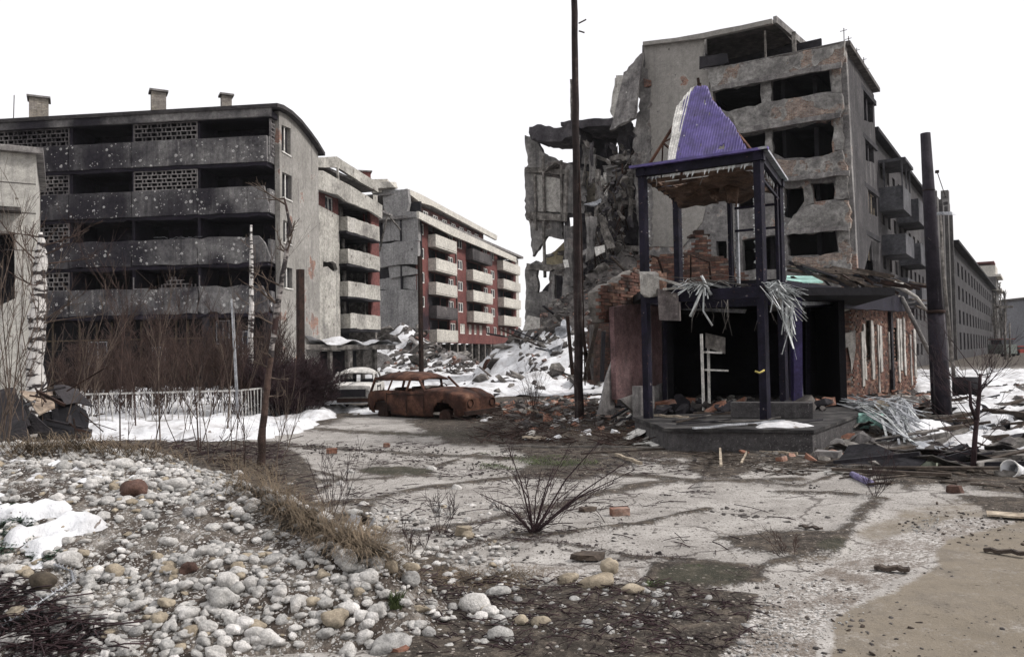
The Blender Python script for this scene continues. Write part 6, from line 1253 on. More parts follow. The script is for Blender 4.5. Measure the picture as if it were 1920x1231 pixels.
r3 = birch([(489, 885, 13.2), (494, 780, 13.3), (505, 690, 13.4), (518, 590, 13.5), (532, 500, 13.5), (545, 430, 13.6), (533, 372, 13.6)], [.075, .058, .05, .046, .042, .033, .014], 'slender crooked birch standing closest, right of the fence corner', 16, 3, m_birchd, .4)
# saplings and weeds: (base px, base py, height m, seed)
def sapling(px, py, h, lean, label, m=m_twigp, lev=2, kids=4, r=.014, stems=1, seed=0, group=None, cat='sapling', z=None, spread=.35, sp=.3):
    rg = random.Random(seed); g = G(px, py); 
    if z is not None: g = AT(px, py, z[0]); 
    mb = MB()
    for k in range(stems): branch(mb, Vector(g) + Vector((rg.uniform(-.05, .05), rg.uniform(-.05, .05), -.03)), Vector((lean + rg.uniform(-spread, spread), rg.uniform(-spread, spread), 1)), h * rg.uniform(.65, 1.0), r, lev, rg, sp, kids, .05, minr=.002)
    return tag(mb.build('sapling' if cat == 'sapling' else 'dry_weed', m, loc=g), label, cat, group)
SAPL = ['seventh bare stemmed', 'fourth bare thin', 'fifth bare forked', 'eighth low bare', 'tenth bare tall', 'ninth bare thin', 'second bare thin', 'first bare forked', 'eleventh low bare', 'twelfth bushy', 'third tall bare', 'sixth low bare']
for i, (px, py, h, ln, st) in enumerate(((372, 850, 2.3, .1, 3), (290, 852, 1.7, .05, 1), (332, 845, 1.8, -.1, 2), (395, 870, 1.5, .15, 2), (440, 862, 2.0, .1, 2), (420, 840, 2.4, .0, 1), (235, 845, 1.9, .1, 1), (185, 850, 1.6, -.1, 2), (460, 880, 1.2, .2, 2), (520, 880, 1.3, .2, 3), (280, 880, 2.6, .12, 1), (350, 820, 1.6, 0, 2))):
    sapling(px, py, h, ln, SAPL[i] + ' sapling before the white fence, counted by its foot from the left', m_twigp if i % 2 else m_twig, 2, 4, .010, st, i, 'bare saplings before the fence')
for i, (px, Y, h, ln, st) in enumerate(((30, 10.2, 3.3, .02, 2), (8, 9.6, 2.9, .15, 3), (80, 10.8, 2.6, .3, 2), (-20, 9.5, 3.0, .25, 3))):
    g = AT(px, 850, Y); mb = MB(); rg = random.Random(300 + i)
    for k in range(st): branch(mb, Vector((g.x, g.y, g.z - .3)), Vector((ln + rg.uniform(-.15, .15), 0, 1)), h * rg.uniform(.6, .9), .011, 3, rg, .38, 3, .05, minr=.002)
    tag(mb.build('sapling', m_twigp, loc=(g.x, g.y, g.z - .3)), ['tall thin sapling in front of the pale building', 'bare branching sapling at the very left edge', 'leaning sapling over the wreckage', 'sapling crossing in from the left edge'][i], 'sapling')
# centre weed with long arching stems
g = G(1000, 1000); rg = random.Random(50); mb = MB()
for tx, ty in ((1130, 820), (1175, 865), (1190, 880), (1060, 850), (950, 830), (965, 890), (900, 925), (1090, 900), (1040, 870), (1150, 905), (985, 900), (930, 950), (1110, 930), (1015, 880)):
    Y = g.y + rg.uniform(-.4, .5); t = AT(tx, ty, Y); m1 = Vector(g).lerp(t, .5) + Vector((rg.uniform(-.05, .05), 0, .06)); mb.tube([g, m1, t], [.011, .007, .003], 4, cap=False)
    for k in range(16): b = Vector(g).lerp(t, rg.uniform(.3, 1)); d = (t - Vector(g)).normalized(); mb.tube([b, b + (d + Vector((rg.uniform(-1, 1), rg.uniform(-1, 1), rg.uniform(-.3, 1)))).normalized() * rg.uniform(.05, .22)], [.003, .0015], 3, cap=False)
for k in range(40): a = rg.uniform(0, math.tau); branch(mb, Vector(g), Vector((math.cos(a), math.sin(a), rg.uniform(.3, 1.3))), rg.uniform(.12, .4), .005, 1, rg, .6, 3, 0, minr=.002)
tag(mb.build('arching_weed', m_twigd, loc=g), 'dark dead bush with long arching stems in the middle of the concrete', 'bush')
sapling(830, 1000, .4, 0, 'dead twiggy weed left of the arching dead bush', m_twigd, 2, 4, .004, 5, 61, None, 'weed', spread=.6, sp=.5)
sapling(775, 1040, .3, 0, 'dead low weed beside the edge of the gravel mound', m_twigd, 2, 4, .004, 5, 62, None, 'weed', spread=.7, sp=.5)
sapling(1640, 930, .5, .1, 'small dry weed growing from the crack near the purple pipe', m_twigd, 2, 4, .004, 7, 63, None, 'weed', spread=.8, sp=.5)
sapling(1480, 1045, .25, -.3, 'dry brown weed tuft on the dark moss patch', m_twig, 2, 3, .003, 6, 64, None, 'weed', spread=.9, sp=.5)
sapling(620, 985, .7, .1, 'dry stalks by the bent grey metal scrap', m_twigd, 2, 4, .005, 6, 65, None, 'weed', spread=.4, sp=.4)
sapling(1180, 760, 1.3, 0, 'bare twigs growing in front of the pink wall', m_twigd, 2, 4, .008, 9, 66, None, 'weed', spread=.3)
sapling(1000, 790, 1.2, 0, 'bare dry stalks left of the wooden pole', m_twig, 2, 5, .008, 9, 67, None, 'weed', spread=.4)
# right sapling with dark trunk
g = G(1824, 885); rg = random.Random(70); rt_ = thing('young_tree', (g.x, g.y, 0), 'small bare tree with dark stem in the snow at far right', 'tree')
mb = MB(); P = [g, AT(1828, 820, g.y), AT(1836, 740, g.y), AT(1838, 700, g.y)]; mb.tube(P, [.04, .035, .028, .02], 7); mb.tube([AT(1832, 790, g.y), AT(1820, 760, g.y), AT(1818, 715, g.y)], [.028, .024, .02], 6); mb.build('trunk', m_twigd, rt_); mb = MB()
for k in range(26): a = rg.uniform(0, math.tau); b = P[rg.randrange(0, 3)].lerp(P[3], rg.random()); branch(mb, b, Vector((math.cos(a), math.sin(a) * .5, rg.uniform(.1, 1.2))), rg.uniform(.4, 1.1), .008, 2, rg, .4, 3, .06, minr=.002)
mb.build('twigs', m_twigd, rt_)
# distant poplars and wood
for i, (px, Y, h) in enumerate(((1868, 160, 12), (1879, 170, 15), (1886, 165, 13))):
    p = XY(px, Y); mb = MB(); rg = random.Random(80 + i); o = thing('poplar', (p[0], p[1], 0), ['pale distant poplar beside the last corner house', 'tallest pale distant poplar, middle of three', 'pale distant poplar nearest the hazy block'][i], 'tree')
    mb.tube([(p[0], p[1], 0), (p[0], p[1], h)], [.3, .05], 5); mb.build('trunk', m_rub, o); mb = MB()
    for k in range(60): z = rg.uniform(h * .2, h * .95); a = rg.uniform(0, math.tau); branch(mb, Vector((p[0], p[1], z)), Vector((math.cos(a) * .35, math.sin(a) * .35, 1)), 2.2 * (1.1 - z / h) + .6, .05, 1, rg, .3, 3, .1, minr=.03)
    mb.build('branches', m_rub, o)
# ================================================================== WRECKAGE at left
rw = random.Random(31); m_wreck = mat('wreck_dark', [(.3, (.006, .005, .007)), (.6, (.02, .016, .018)), (.8, (.07, .05, .045))], 2.5, rough=.7, spec=.4)
wr_ = thing('crushed_wreck', (-6.2, 11.3, 0), 'crushed blackened vehicle wreck with bent panels at the left edge', 'wreck')
def bent(pts, depth, m, name='bent_panel', n=10, amp=.1, parent=wr_, Z=Z7, th=.02):
    c = [AT(*Z([p])[0], d) for p, d in zip(pts, depth)]; vs = []; mb = MB(); sd_ = rw.uniform(0, 50)
    for j in range(n + 1):
        for i in range(n + 1):
            a, b = i / n, j / n; p = c[0].lerp(c[1], a).lerp(c[3].lerp(c[2], a), b); vs.append(p + Vector((noise.noise(p * 2.5 + Vector((sd_, 0, 0))), noise.noise(p * 2.5 + Vector((0, sd_, 0))), noise.noise(p * 2.5 + Vector((0, 0, sd_))))) * amp)
    mb.add(vs, [(j * (n + 1) + i, j * (n + 1) + i + 1, (j + 1) * (n + 1) + i + 1, (j + 1) * (n + 1) + i) for j in range(n) for i in range(n)], 0, False); o = mb.build(name, m, parent); md = o.modifiers.new('s', 'SOLIDIFY'); md.thickness = th; return o
m_tanp = mat('scorched_tan', [(.35, (.06, .045, .04)), (.5, (.26, .20, .15)), (.7, (.40, .33, .26))], 2.5, rough=.6)
bent([(-60, 830), (95, 820), (130, 1000), (-60, 1090)], (10.6, 10.6, 10.2, 10.2), m_wreck); bent([(95, 825), (240, 822), (248, 900), (180, 935)], (10.9, 11.2, 10.7, 10.5), m_tanp, amp=.06)
bent([(100, 840), (185, 935), (240, 1000), (90, 1050)], (10.8, 10.4, 10.3, 10.3), m_wreck); bent([(230, 800), (330, 830), (430, 880), (300, 900)], (11.2, 11.4, 11.6, 11), m_wreck, amp=.14); bent([(240, 880), (400, 890), (350, 1010), (250, 1060)], (10.9, 11.4, 11.1, 10.4), m_soot_shade, amp=.2)
bent([(180, 920), (300, 900), (330, 1080), (140, 1070)], (10.8, 11, 10.2, 10.2), m_soot_shade, amp=.15); bent([(-60, 1000), (120, 960), (180, 1090), (-60, 1110)], (10.3, 10.3, 10, 10), m_wreck); bent([(340, 990), (420, 1000), (425, 1040), (350, 1045)], (11, 11, 10.8, 10.8), m_wreck, amp=.05)
bent([(232, 800), (270, 800), (275, 850), (240, 850)], (11.2,) * 4, m_wood, amp=.08)
for i in range(26):
    a = AT(*Z7([(rw.uniform(100, 400), rw.uniform(800, 1000))])[0], rw.uniform(10.3, 11.3)); mb = MB(); mb.bar(a, a + Vector((rw.uniform(-.6, .6), rw.uniform(-.3, .2), rw.uniform(-.4, .3))), rw.uniform(.01, .035)); mb.build('bent_rod', rw.choice((m_wreck, m_rustd, m_metal) if i % 4 == 0 else (m_wreck, m_rustd)), wr_)
# ================================================================== STONES
rs = random.Random(55)
m_st = mat('stone_pale', [(.3, (.27, .26, .245)), (.5, (.45, .435, .415)), (.7, (.64, .62, .60))], 5, bump=.6, bscale=40, fine=.35, mid=.3)
m_st2 = mat('stone_grey', [(.3, (.22, .215, .21)), (.7, (.38, .37, .35))], 4, bump=.5, bscale=40, fine=.4)
m_st3 = mat('stone_tan', [(.3, (.20, .165, .12)), (.7, (.33, .285, .22))], 4, bump=.4, bscale=40, fine=.3)
m_st4 = mat('stone_brown', [(.3, (.06, .035, .028)), (.7, (.12, .07, .055))], 5, bump=.6, bscale=30, fine=.4)
def on_surface(px, py):
    d = ray(px, py); t = 3.0; prev = 3.0
    while t < 14:
        p = Vector((0, 0, CAMZ)) + d * t; 
        if p.z <= max(mound_z(p.x, p.y), 0.0): return p
        t += .02
    return None
def stone(px, py, wpx, hpx, m, label=None, group=None, name='river_stone', rotv=0.0, amp=.24):
    p = on_surface(px, py + hpx * .3)
    if p is None: return
    s = p.y / FPX; rx_, rz_ = wpx * s / 2, hpx * s / 2; mb = MB(); z = max(mound_z(p.x, p.y), 0)
    mb.rock((p.x, p.y, z + rz_ * .45), (rx_, (rx_ + rz_) / 2 * .9, rz_), Matrix.Rotation(rotv, 3, 'Y') @ rotz(rs.uniform(-.3, .3)), 2, amp * 1.5, rs.random() * 90); return tag(mb.build(name, m), label, 'stone', group)
za = lambda x, y: ZA([(x, y)])[0]
named = [((752, 290), 135, 110, m_st4, 'dark brown angular stone near the top of the gravel mound', 'brown_stone'), ((695, 145), 120, 62, m_st, 'flat white stone crowning the mound above the brown stone', 'white_stone'), ((982, 262), 165, 75, m_st, 'long white stone right of the brown stone', 'white_stone'), ((1282, 820), 120, 95, m_st, 'round white boulder above the square grey one', 'white_boulder'), ((1240, 915), 160, 110, m_st2, 'square grey-white boulder low on the mound', 'square_boulder'), ((385, 690), 125, 80, m_st, 'white oval stone right of the green moss', 'white_stone'), ((242, 805), 150, 105, mat('stone_olive', [(.3, (.05, .04, .03)), (.7, (.11, .09, .065))], 4), 'dark olive stone under the green moss', 'dark_stone'), ((645, 755), 105, 80, m_st3, 'tan stone near the middle of the mound', 'tan_stone'), ((1410, 820), 90, 75, m_st, 'white boulder beside the round one low on the mound', 'white_boulder'), ((1335, 425), 75, 75, m_st, 'upright white stone near the right rim of the mound', 'white_stone'), ((1405, 400), 90, 60, m_st, 'white stone at the right rim of the mound', 'white_stone'), ((1145, 635), 80, 60, m_st, 'angular white stone in the middle right of the mound', 'white_stone'), ((1060, 740), 95, 70, m_st4, 'small reddish dark stone at the mound centre', 'brown_stone'), ((360, 165), 90, 75, m_st2, 'round grey stone on the crest left of the flat white stone', 'grey_stone'), ((1170, 1060), 110, 70, m_st, 'white stone at the foot of the mound', 'white_stone'), ((1310, 1095), 95, 60, m_st, 'white stone at the foot, right of centre', 'white_stone'), ((1375, 1055), 110, 80, m_st, 'large white stone at the mound foot near the right', 'white_stone'), ((1505, 1115), 120, 95, m_st, 'large pitted white stone at the right foot of the mound', 'white_stone'), ((1660, 950), 60, 110, m_st, 'long upright white stone at the right side of the mound', 'white_stone'), ((705, 1195), 105, 70, m_st, 'white stone at the very bottom edge', 'white_stone'), ((85, 750), 130, 65, m_st, 'pale stone at the left under the snow patch', 'white_stone'), ((600, 350), 85, 48, m_st, 'pale oval stone below the crest', 'white_stone'), ((845, 272), 80, 45, m_st, 'pale stone just right of the brown stone', 'white_stone')]
for (c, w_, h_, m, lb_, nm) in named: stone(*za(*c), w_ / 2.995, h_ / 2.995, m, lb_, None, nm, rs.uniform(-.25, .25), .28 if 'square' in nm or 'brown' in nm else .16)
zb_f = lambda x, y: ZB([(x, y)])[0]
named2 = [((405, 745), 115, 105, m_st, 'big white boulder where the dry grass meets the mound', 'white_boulder'), ((348, 1040), 140, 95, m_st3, 'smooth tan boulder low at the right of the mound', 'tan_boulder'), ((1065, 955), 190, 105, m_st, 'big white boulder in the dark soil', 'white_boulder'), ((740, 850), 95, 85, m_st2, 'speckled grey boulder right of the mound', 'grey_boulder'), ((520, 820), 110, 80, m_st, 'pale boulder below the big one at the mound edge', 'white_boulder'), ((640, 768), 70, 70, m_st3, 'tan pebble cluster stone beside the grass', 'tan_stone'), ((730, 785), 100, 50, m_st3, 'flat yellowish stone right of the mound', 'tan_stone'), ((560, 752), 100, 60, m_st2, 'grey flat stone under the dry grass', 'grey_stone'), ((630, 1170), 200, 110, m_st2, 'large rough grey boulder at the bottom edge', 'grey_boulder'), ((420, 1195), 85, 80, m_st, 'white angular stone at the bottom left of the rough boulder', 'white_stone'),
          ((1145, 1000), 95, 60, m_st, 'white stone touching the big white boulder', 'white_stone'), ((1090, 1030), 85, 55, m_st, 'small angular white stone in front of the big boulder', 'white_stone'), ((1190, 1050), 80, 50, m_st2, 'grey stone in dark soil', 'grey_stone'), ((1195, 1115), 140, 80, m_st2, 'rough grey stone in the dark soil, nearest', 'grey_stone'), ((1405, 1050), 95, 65, m_st3, 'tan stone at right in the dark soil', 'tan_stone'), ((1305, 1045), 80, 55, m_st3, 'tan stone between the grey and the tan one', 'tan_stone'), ((1185, 895), 120, 60, m_st2, 'grey stone behind the big white boulder', 'grey_stone'), ((1690, 850), 200, 80, m_st3, 'long tan boulder half buried by the concrete edge', 'tan_boulder'), ((1540, 830), 110, 60, m_st3, 'tan stone left of the long tan boulder', 'tan_stone'), ((1870, 885), 120, 55, m_st3, 'tan stone right of the long tan boulder', 'tan_stone'), ((1755, 765), 95, 90, m_st3, 'round speckled boulder on the concrete above the long tan one', 'round_boulder'),
          ((1035, 610), 75, 45, m_st3, 'small tan stone on the concrete beside the weed', 'tan_stone'), ((915, 465), 45, 25, m_st3, 'small flat stone on the concrete slab', 'tan_stone'), ((925, 815), 55, 35, m_st, 'small white stone right of the mound', 'white_stone'), ((460, 870), 60, 50, m_st, 'white stone at the mound edge below the boulders', 'white_stone'), ((420, 985), 110, 55, m_st, 'flat white stone above the tan boulder', 'white_stone'), ((540, 1030), 75, 65, m_st, 'white stone right of the tan boulder', 'white_stone'), ((480, 1020), 70, 60, m_st, 'white stone touching the tan boulder', 'white_stone')]
for (c, w_, h_, m, lb_, nm) in named2: stone(*zb_f(*c), w_ / 2.73, h_ / 2.73, m, lb_, None, nm, rs.uniform(-.25, .25), .2)
LBL = {0: ('pale rounded river stone bedded in the gravel mound', 'pale river stones on the mound'), 1: ('grey rounded river stone bedded in the gravel mound', 'grey river stones on the mound'), 2: ('tan rounded river stone bedded in the gravel mound', 'tan river stones on the mound')}
cnt = 0; tries = 0
while cnt < 260 and tries < 4000:
    tries += 1; px = rs.uniform(-10, 870) ; py = rs.uniform(870, 1231)
    p = on_surface(px, py)
    if p is None or (mound_z(p.x, p.y) < .03 and rs.random() < .7): continue
    if px < 190 and py > 1080 and rs.random() < .7: continue
    if px < 190 and 940 < py < 1040 and rs.random() < .9: continue
    s = rs.choice((9, 11, 13, 16, 19, 24)) * (.8 + .5 * (py - 870) / 360); k = rs.choices((0, 1, 2), (.6, .3, .1))[0]
    if stone(px, py, s * rs.uniform(1, 1.5), s * rs.uniform(.65, 1), (m_st, m_st2, m_st3)[k], *LBL[k], 'river_stone', rs.uniform(-.4, .4)) : cnt += 1
# the innumerable pebbles as stuff
def pebbles(name, m, fn, n, smin, smax, sub=0, seed=1):
    rg = random.Random(seed); mb = MB(); i = 0; guard = 0
    while i < n and guard < n * 6:
        guard += 1; q = fn(rg)
        if q is None: continue
        s = smin * (smax / smin) ** (rg.random() ** 1.7); mb.rock((q[0], q[1], q[2] + s * .2), (s * rg.uniform(.9, 1.5), s, s * rg.uniform(.4, .85)), rotz(rg.uniform(0, 6)) @ Matrix.Rotation(rg.uniform(-.6, .6), 3, 'X'), sub if s < .03 else 1, .5, rg.random() * 50); i += 1
    o = mb.build(name, m); tag(o, kind='stuff')
def mound_pt(rg):
    x, y = rg.uniform(-7.5, 0), rg.uniform(4.4, 9.6); z = mound_z(x, y)
    if z <= .01 and rg.random() < .8: return None
    if x < -1.0 - y * .75 + 1: return None
    if noise.noise(Vector((x * .9, y * .9, 4))) < -.12 and rg.random() < .75: return None
    return (x, y, max(z, 0))
pebbles('gravel', m_st, mound_pt, 8500, .006, .042, 0, 1); pebbles('gravel', m_st2, mound_pt, 5200, .006, .042, 0, 2); pebbles('gravel', m_st3, mound_pt, 700, .010, .042, 1, 3)
def px_region(poly, dens=1.0, z=.0):
    xs_ = [p[0] for p in poly]; ys_ = [p[1] for p in poly]; g_ = [G(*p) for p in poly]; P2 = [(p.x, p.y) for p in g_]; X0, X1, Y0, Y1 = min(p[0] for p in P2), max(p[0] for p in P2), min(p[1] for p in P2), max(p[1] for p in P2)
    def f(rg):
        x, y = rg.uniform(X0, X1), rg.uniform(Y0, Y1)
        if not inside(np.array([x]), np.array([y]), P2)[0]: return None
        if mound_z(x, y) > .03: return None
        return (x, y, z)
    return f
pebbles('pebbles_in_soil', m_st2, px_region([(720, 1100), (900, 1080), (1250, 1090), (1420, 1130), (1380, 1231), (800, 1231)]), 220, .008, .035, 0, 4)
pebbles('pebbles_in_soil', m_st2, px_region([(720, 1100), (900, 1080), (1250, 1090), (1420, 1130), (1380, 1231), (800, 1231)]), 200, .006, .04, 0, 5)
pebbles('grit_on_road', m_st2, px_region([(1200, 1231), (1300, 1190), (1500, 1080), (1760, 960), (1760, 1060), (1540, 1200), (1500, 1231)]), 1800, .004, .013, 0, 6)
pebbles('grit_on_road', m_rubd, px_region([(1150, 1231), (1420, 1090), (1740, 960), (1920, 960), (1920, 1231)]), 800, .003, .020, 0, 7)
pebbles('clods_on_concrete', m_rubd, px_region([(560, 830), (1500, 860), (1600, 1000), (1300, 1060), (900, 1050), (700, 1000)]), 1800, .006, .03, 0, 8)
# snow lying on the mound, moss
X, Y = np.meshgrid(np.linspace(-7, -3, 110), np.linspace(5, 9, 100)); mzv = np.array([[mound_z(a, b) for a, b in zip(r1, r2)] for r1, r2 in zip(X, Y)])
px_, py_ = proj(X, Y, mzv); reg = soft(px_, py_, [(0, 925), (60, 940), (120, 945), (135, 968), (200, 985), (195, 1000), (140, 1012), (100, 1040), (20, 1045), (10, 1020), (40, 990), (-60, 960)], 14)
sv = reg + vnoise(X, Y, 5, 51, 4) * .9 - .62
tag(grid_mesh('snow_on_mound', X, Y, mzv + np.clip(sv, -.1, .5) * .14 + .012, [m_snow], keep=sv > -.02), kind='stuff')
m_moss = mat('moss_green', [(.3, (.012, .028, .016)), (.7, (.03, .06, .035))], 20, bump=0)
m_grassd = mat('dry_grass', [(.3, (.06, .045, .03)), (.7, (.17, .13, .09))], 3, bump=0); m_grassg = mat('green_grass', [(.3, (.035, .05, .02)), (.7, (.08, .10, .04))], 5, bump=0)
def blades(name, m, pts, L=(.1, .3), lie=.5, seed=1, w=.004, drift=(0, 0), kind='stuff', label=None, cat=None):
    rg = random.Random(seed); mb = MB()
    for (x, y, z) in pts:
        l = rg.uniform(*L); a = rg.uniform(0, math.tau); d = Vector((math.cos(a) * lie + drift[0], math.sin(a) * lie + drift[1], 1 - min(lie, .9))).normalized(); s = Vector((-d.y, d.x, 0)); s = s.normalized() if s.length > .01 else Vector((1, 0, 0)); p0 = Vector((x, y, z)); p1 = p0 + d * l * .6; p2 = p1 + (d + Vector((0, 0, -.5))) * l * .4
        if p2.z < z: p2.z = z + .01
        mb.add([p0 - s * w, p0 + s * w, p1 + s * w * .8, p1 - s * w * .8, p2], [(0, 1, 2, 3), (3, 2, 4)])
    return tag(mb.build(name, m), label, cat, None, kind)
def scatter(poly, n, seed, cl=0, onm=False):
    rg = random.Random(seed); f = []; P2 = [(G(*p).x, G(*p).y) for p in poly]; X0, X1, Y0, Y1 = min(p[0] for p in P2), max(p[0] for p in P2), min(p[1] for p in P2), max(p[1] for p in P2); g = 0
    while len(f) < n and g < n * 20:
        g += 1; x, y = rg.uniform(X0, X1), rg.uniform(Y0, Y1)
        if inside(np.array([x]), np.array([y]), P2)[0]:
            if cl and noise.noise(Vector((x * cl, y * cl, seed))) < .02: continue
            f.append((x, y, max(0, mound_z(x, y))))
    return f
def line_pts(pl, n, wd, seed, hz=None):
    rg = random.Random(seed); out = []
    for i in range(n):
        k = rg.randrange(len(pl) - 1); t = rg.random(); px = pl[k][0] + (pl[k + 1][0] - pl[k][0]) * t; py = pl[k][1] + (pl[k + 1][1] - pl[k][1]) * t
        p = on_surface(px + rg.gauss(0, wd), py + rg.gauss(0, wd * .6))
        if p: out.append((p.x, p.y, max(0, mound_z(p.x, p.y))))
    return out
blades('dry_grass', m_grassd, line_pts([(425, 885), (500, 930), (560, 985), (640, 1020), (700, 1045)], 2600, 18, 1), (.15, .45), .75, 1, .003, (.5, -.3))
blades('dry_grass', m_grassd, line_pts([(20, 850), (120, 842), (250, 850), (420, 868), (520, 900)], 2200, 12, 2), (.12, .45), .6, 2, .003, (.1, 0))
blades('dry_grass', m_grassd, line_pts([(700, 1050), (800, 1075), (900, 1090), (1000, 1080)], 1500, 16, 3), (.06, .2), .8, 3, .003)
blades('dry_grass', m_grassd, line_pts([(1340, 1015), (1480, 1020), (1560, 1030), (1500, 1050)], 900, 12, 4), (.06, .2), .85, 4, .003)
blades('dry_grass', m_twig, scatter([(960, 790), (1180, 790), (1240, 840), (960, 832)], 2600, 5, 1.2), (.08, .4), .8, 5, .005)
blades('dry_grass', m_grassd, scatter([(1050, 770), (1200, 775), (1240, 830), (1040, 820)], 900, 6, 1.2), (.15, .4), .6, 6, .005)
blades('short_grass', m_grassg, scatter([(1225, 1058), (1420, 1068), (1420, 1100), (1210, 1100)], 2200, 7, 3), (.02, .06), .6, 7, .003)
blades('short_grass', m_grassg, scatter([(675, 878), (815, 878), (830, 896), (680, 898)], 1500, 8), (.02, .07), .6, 8, .004)
blades('short_grass', m_grassg, scatter([(900, 850), (1120, 855), (1130, 885), (900, 880)], 1300, 9, 1.5), (.03, .1), .6, 9, .004)
blades('short_grass', m_grassg, scatter([(1540, 1020), (1600, 1018), (1600, 1036), (1540, 1040)], 500, 10), (.02, .06), .6, 10, .003)
blades('moss', m_moss, [(p.x, p.y, mound_z(p.x, p.y)) for p in [on_surface(*za(random.Random(i).uniform(170, 330), random.Random(i + 999).uniform(625, 720))) for i in range(900)] if p], (.02, .07), .7, 11, .005)
blades('moss', m_moss, [(p.x, p.y, mound_z(p.x, p.y)) for p in [on_surface(*za(random.Random(i).uniform(-20, 190), random.Random(i + 999).uniform(400, 560))) for i in range(900)] if p], (.02, .1), .7, 12, .005)
blades('green_tuft', m_grassg, [(p.x, p.y, mound_z(p.x, p.y)) for p in [on_surface(742 + random.Random(i).uniform(-10, 10), 1140 + random.Random(i + 9).uniform(-6, 6)) for i in range(120)] if p], (.06, .14), .4, 13, .004, kind=None, label='single green grass tuft right of the gravel mound', cat='grass tuft')
for i, c in enumerate(cracks):
    n = int(sum(math.hypot(c[0][k + 1][0] - c[0][k][0], c[0][k + 1][1] - c[0][k][1]) for k in range(len(c[0]) - 1)) * 1.1)
    blades('crack_weeds', (m_twigd, m_twig)[i % 2], line_pts(c[0], n, c[1] * .35, 20 + i), (.03, .13), .7, 20 + i, .003)
# twig and litter scatter
def sticks(name, m, pts, L=(.1, .5), r=(.003, .01), seed=1, tilt=.15):
    rg = random.Random(seed); mb = MB()
    for (x, y, z) in pts:
        a = rg.uniform(0, math.tau); l = rg.uniform(*L); d = Vector((math.cos(a), math.sin(a), rg.uniform(-.02, tilt))); p = Vector((x, y, z + .015)); mb.tube([p, p + d * l * .5 + Vector((0, 0, .01)), p + d * l], rg.uniform(*r), 3)
    return tag(mb.build(name, m), kind='stuff')
sticks('twig_litter', m_twigd, scatter([(540, 830), (900, 830), (1240, 850), (1500, 900), (1400, 1060), (900, 1060), (700, 1000)], 700, 30, .8), (.05, .4), (.002, .006), 1)
sticks('twig_litter', m_wood, scatter([(1500, 860), (1560, 780), (1920, 760), (1960, 930), (1780, 905), (1640, 910)], 1100, 31), (.1, .9), (.005, .02), 2)
sticks('twig_litter', m_rub, scatter([(1500, 860), (1560, 780), (1920, 760), (1960, 930), (1780, 905), (1640, 910)], 260, 32), (.1, .5), (.005, .02), 3)
sticks('twig_litter', m_twig, scatter([(880, 770), (1180, 760), (1240, 840), (900, 832)], 1200, 33), (.1, .8), (.003, .012), 4, .35)
sticks('twig_litter', m_twigp, scatter([(880, 770), (1180, 760), (1240, 840), (900, 832)], 260, 34), (.1, .6), (.003, .012), 5, .25)
sticks('twig_litter', m_twigd, scatter([(140, 830), (520, 830), (560, 880), (560, 1000), (420, 870), (150, 850)], 700, 35), (.1, .6), (.003, .009), 6, .3)
sticks('twig_litter', m_twigd, scatter([(720, 1080), (1250, 1090), (1420, 1130), (1380, 1231), (800, 1231)], 800, 36), (.03, .2), (.002, .005), 7, .2)
sticks('twig_litter', m_wood, scatter([(1280, 800), (1500, 805), (1570, 770), (1300, 775)], 160, 37), (.1, .5), (.005, .02), 8)
for o in [x for x in COL.objects if x.name.startswith('twig_litter')][-1:]: o.location.z += .38
# rubble bits between pole and shop and right
def chips(name, m, poly, n, smin, smax, seed, z=0.0):
    rg = random.Random(seed); mb = MB()
    for (x, y, _) in scatter(poly, n, seed): s = smin * (smax / smin) ** rg.random(); mb.chunk((x, y, z + s * .2), (s * rg.uniform(1, 2), s, s * rg.uniform(.2, .7)), rnd_rot(rg, .5), rng=rg)
    tag(mb.build(name, m), kind='stuff')
m_bb = mat('brick_rubble', [(.3, (.12, .05, .035)), (.5, (.22, .11, .075)), (.7, (.30, .26, .23))], 3, bump=.5)
for i, (m, n) in enumerate(((m_rubd, 500), (m_bb, 300), (m_rub, 260))): chips('rubble_litter', m, [(930, 760), (1120, 735), (1240, 790), (1200, 810), (980, 808)], n, .05, .28, 40 + i)
for i, (m, n) in enumerate(((m_rubd, 420), (m_rub, 200), (m_bb, 60))): chips('rubble_litter', m, [(1500, 865), (1570, 770), (1700, 745), (1960, 720), (1980, 900), (1720, 905)], n, .04, .3, 50 + i)
for i, (m, n) in enumerate(((m_rubd, 120), (m_rub, 60), (m_conc_l, 30))): chips('platform_litter', m, [(1270, 802), (1490, 804), (1560, 775), (1300, 775)], n, .03, .18, 60 + i, ZPL)
for i, (m, n) in enumerate(((m_rubd, 260), (m_bb, 200), (m_conc_l, 60))): chips('rubble_litter', m, [(1500, 760), (1560, 742), (1760, 742), (1720, 775), (1580, 790)], n, .05, .4, 70 + i)
# ================================================================== SINGLE DEBRIS PIECES
def gz(px, py, z=0.0): return G(px, py, z)
def plank(px0, py0, px1, py1, w, h, m, label, cat='plank', name='plank', z0=.03, z1=.05, zb0=0, zb1=0):
    a, b = G(px0, py0, z0 + zb0), G(px1, py1, z1 + zb1); mb = MB(); n = 6; pts = [a.lerp(b, i / n) + Vector((0, 0, .01 * math.sin(i * 2.1))) for i in range(n + 1)]
    for i in range(n): mb.bar(pts[i], pts[i + 1], w, h)
    return tag(mb.build(name, m), label, cat)
plank(935, 836, 1250, 838, .035, .03, m_rub, 'long pale batten lying across the yard below the wooden pole')
plank(1090, 850, 1290, 838, .05, .03, m_wood, 'dark batten lying in front of the white sheets')
plank(1350, 838, 1352, 872, .035, .03, m_woodp, 'bent yellowish stick standing on the dark mound', 'stick', 'stick', .05, .35)
plank(1390, 868, 1405, 838, .03, .03, m_woodp, 'pale stick leaning left of the platform corner', 'stick', 'stick')
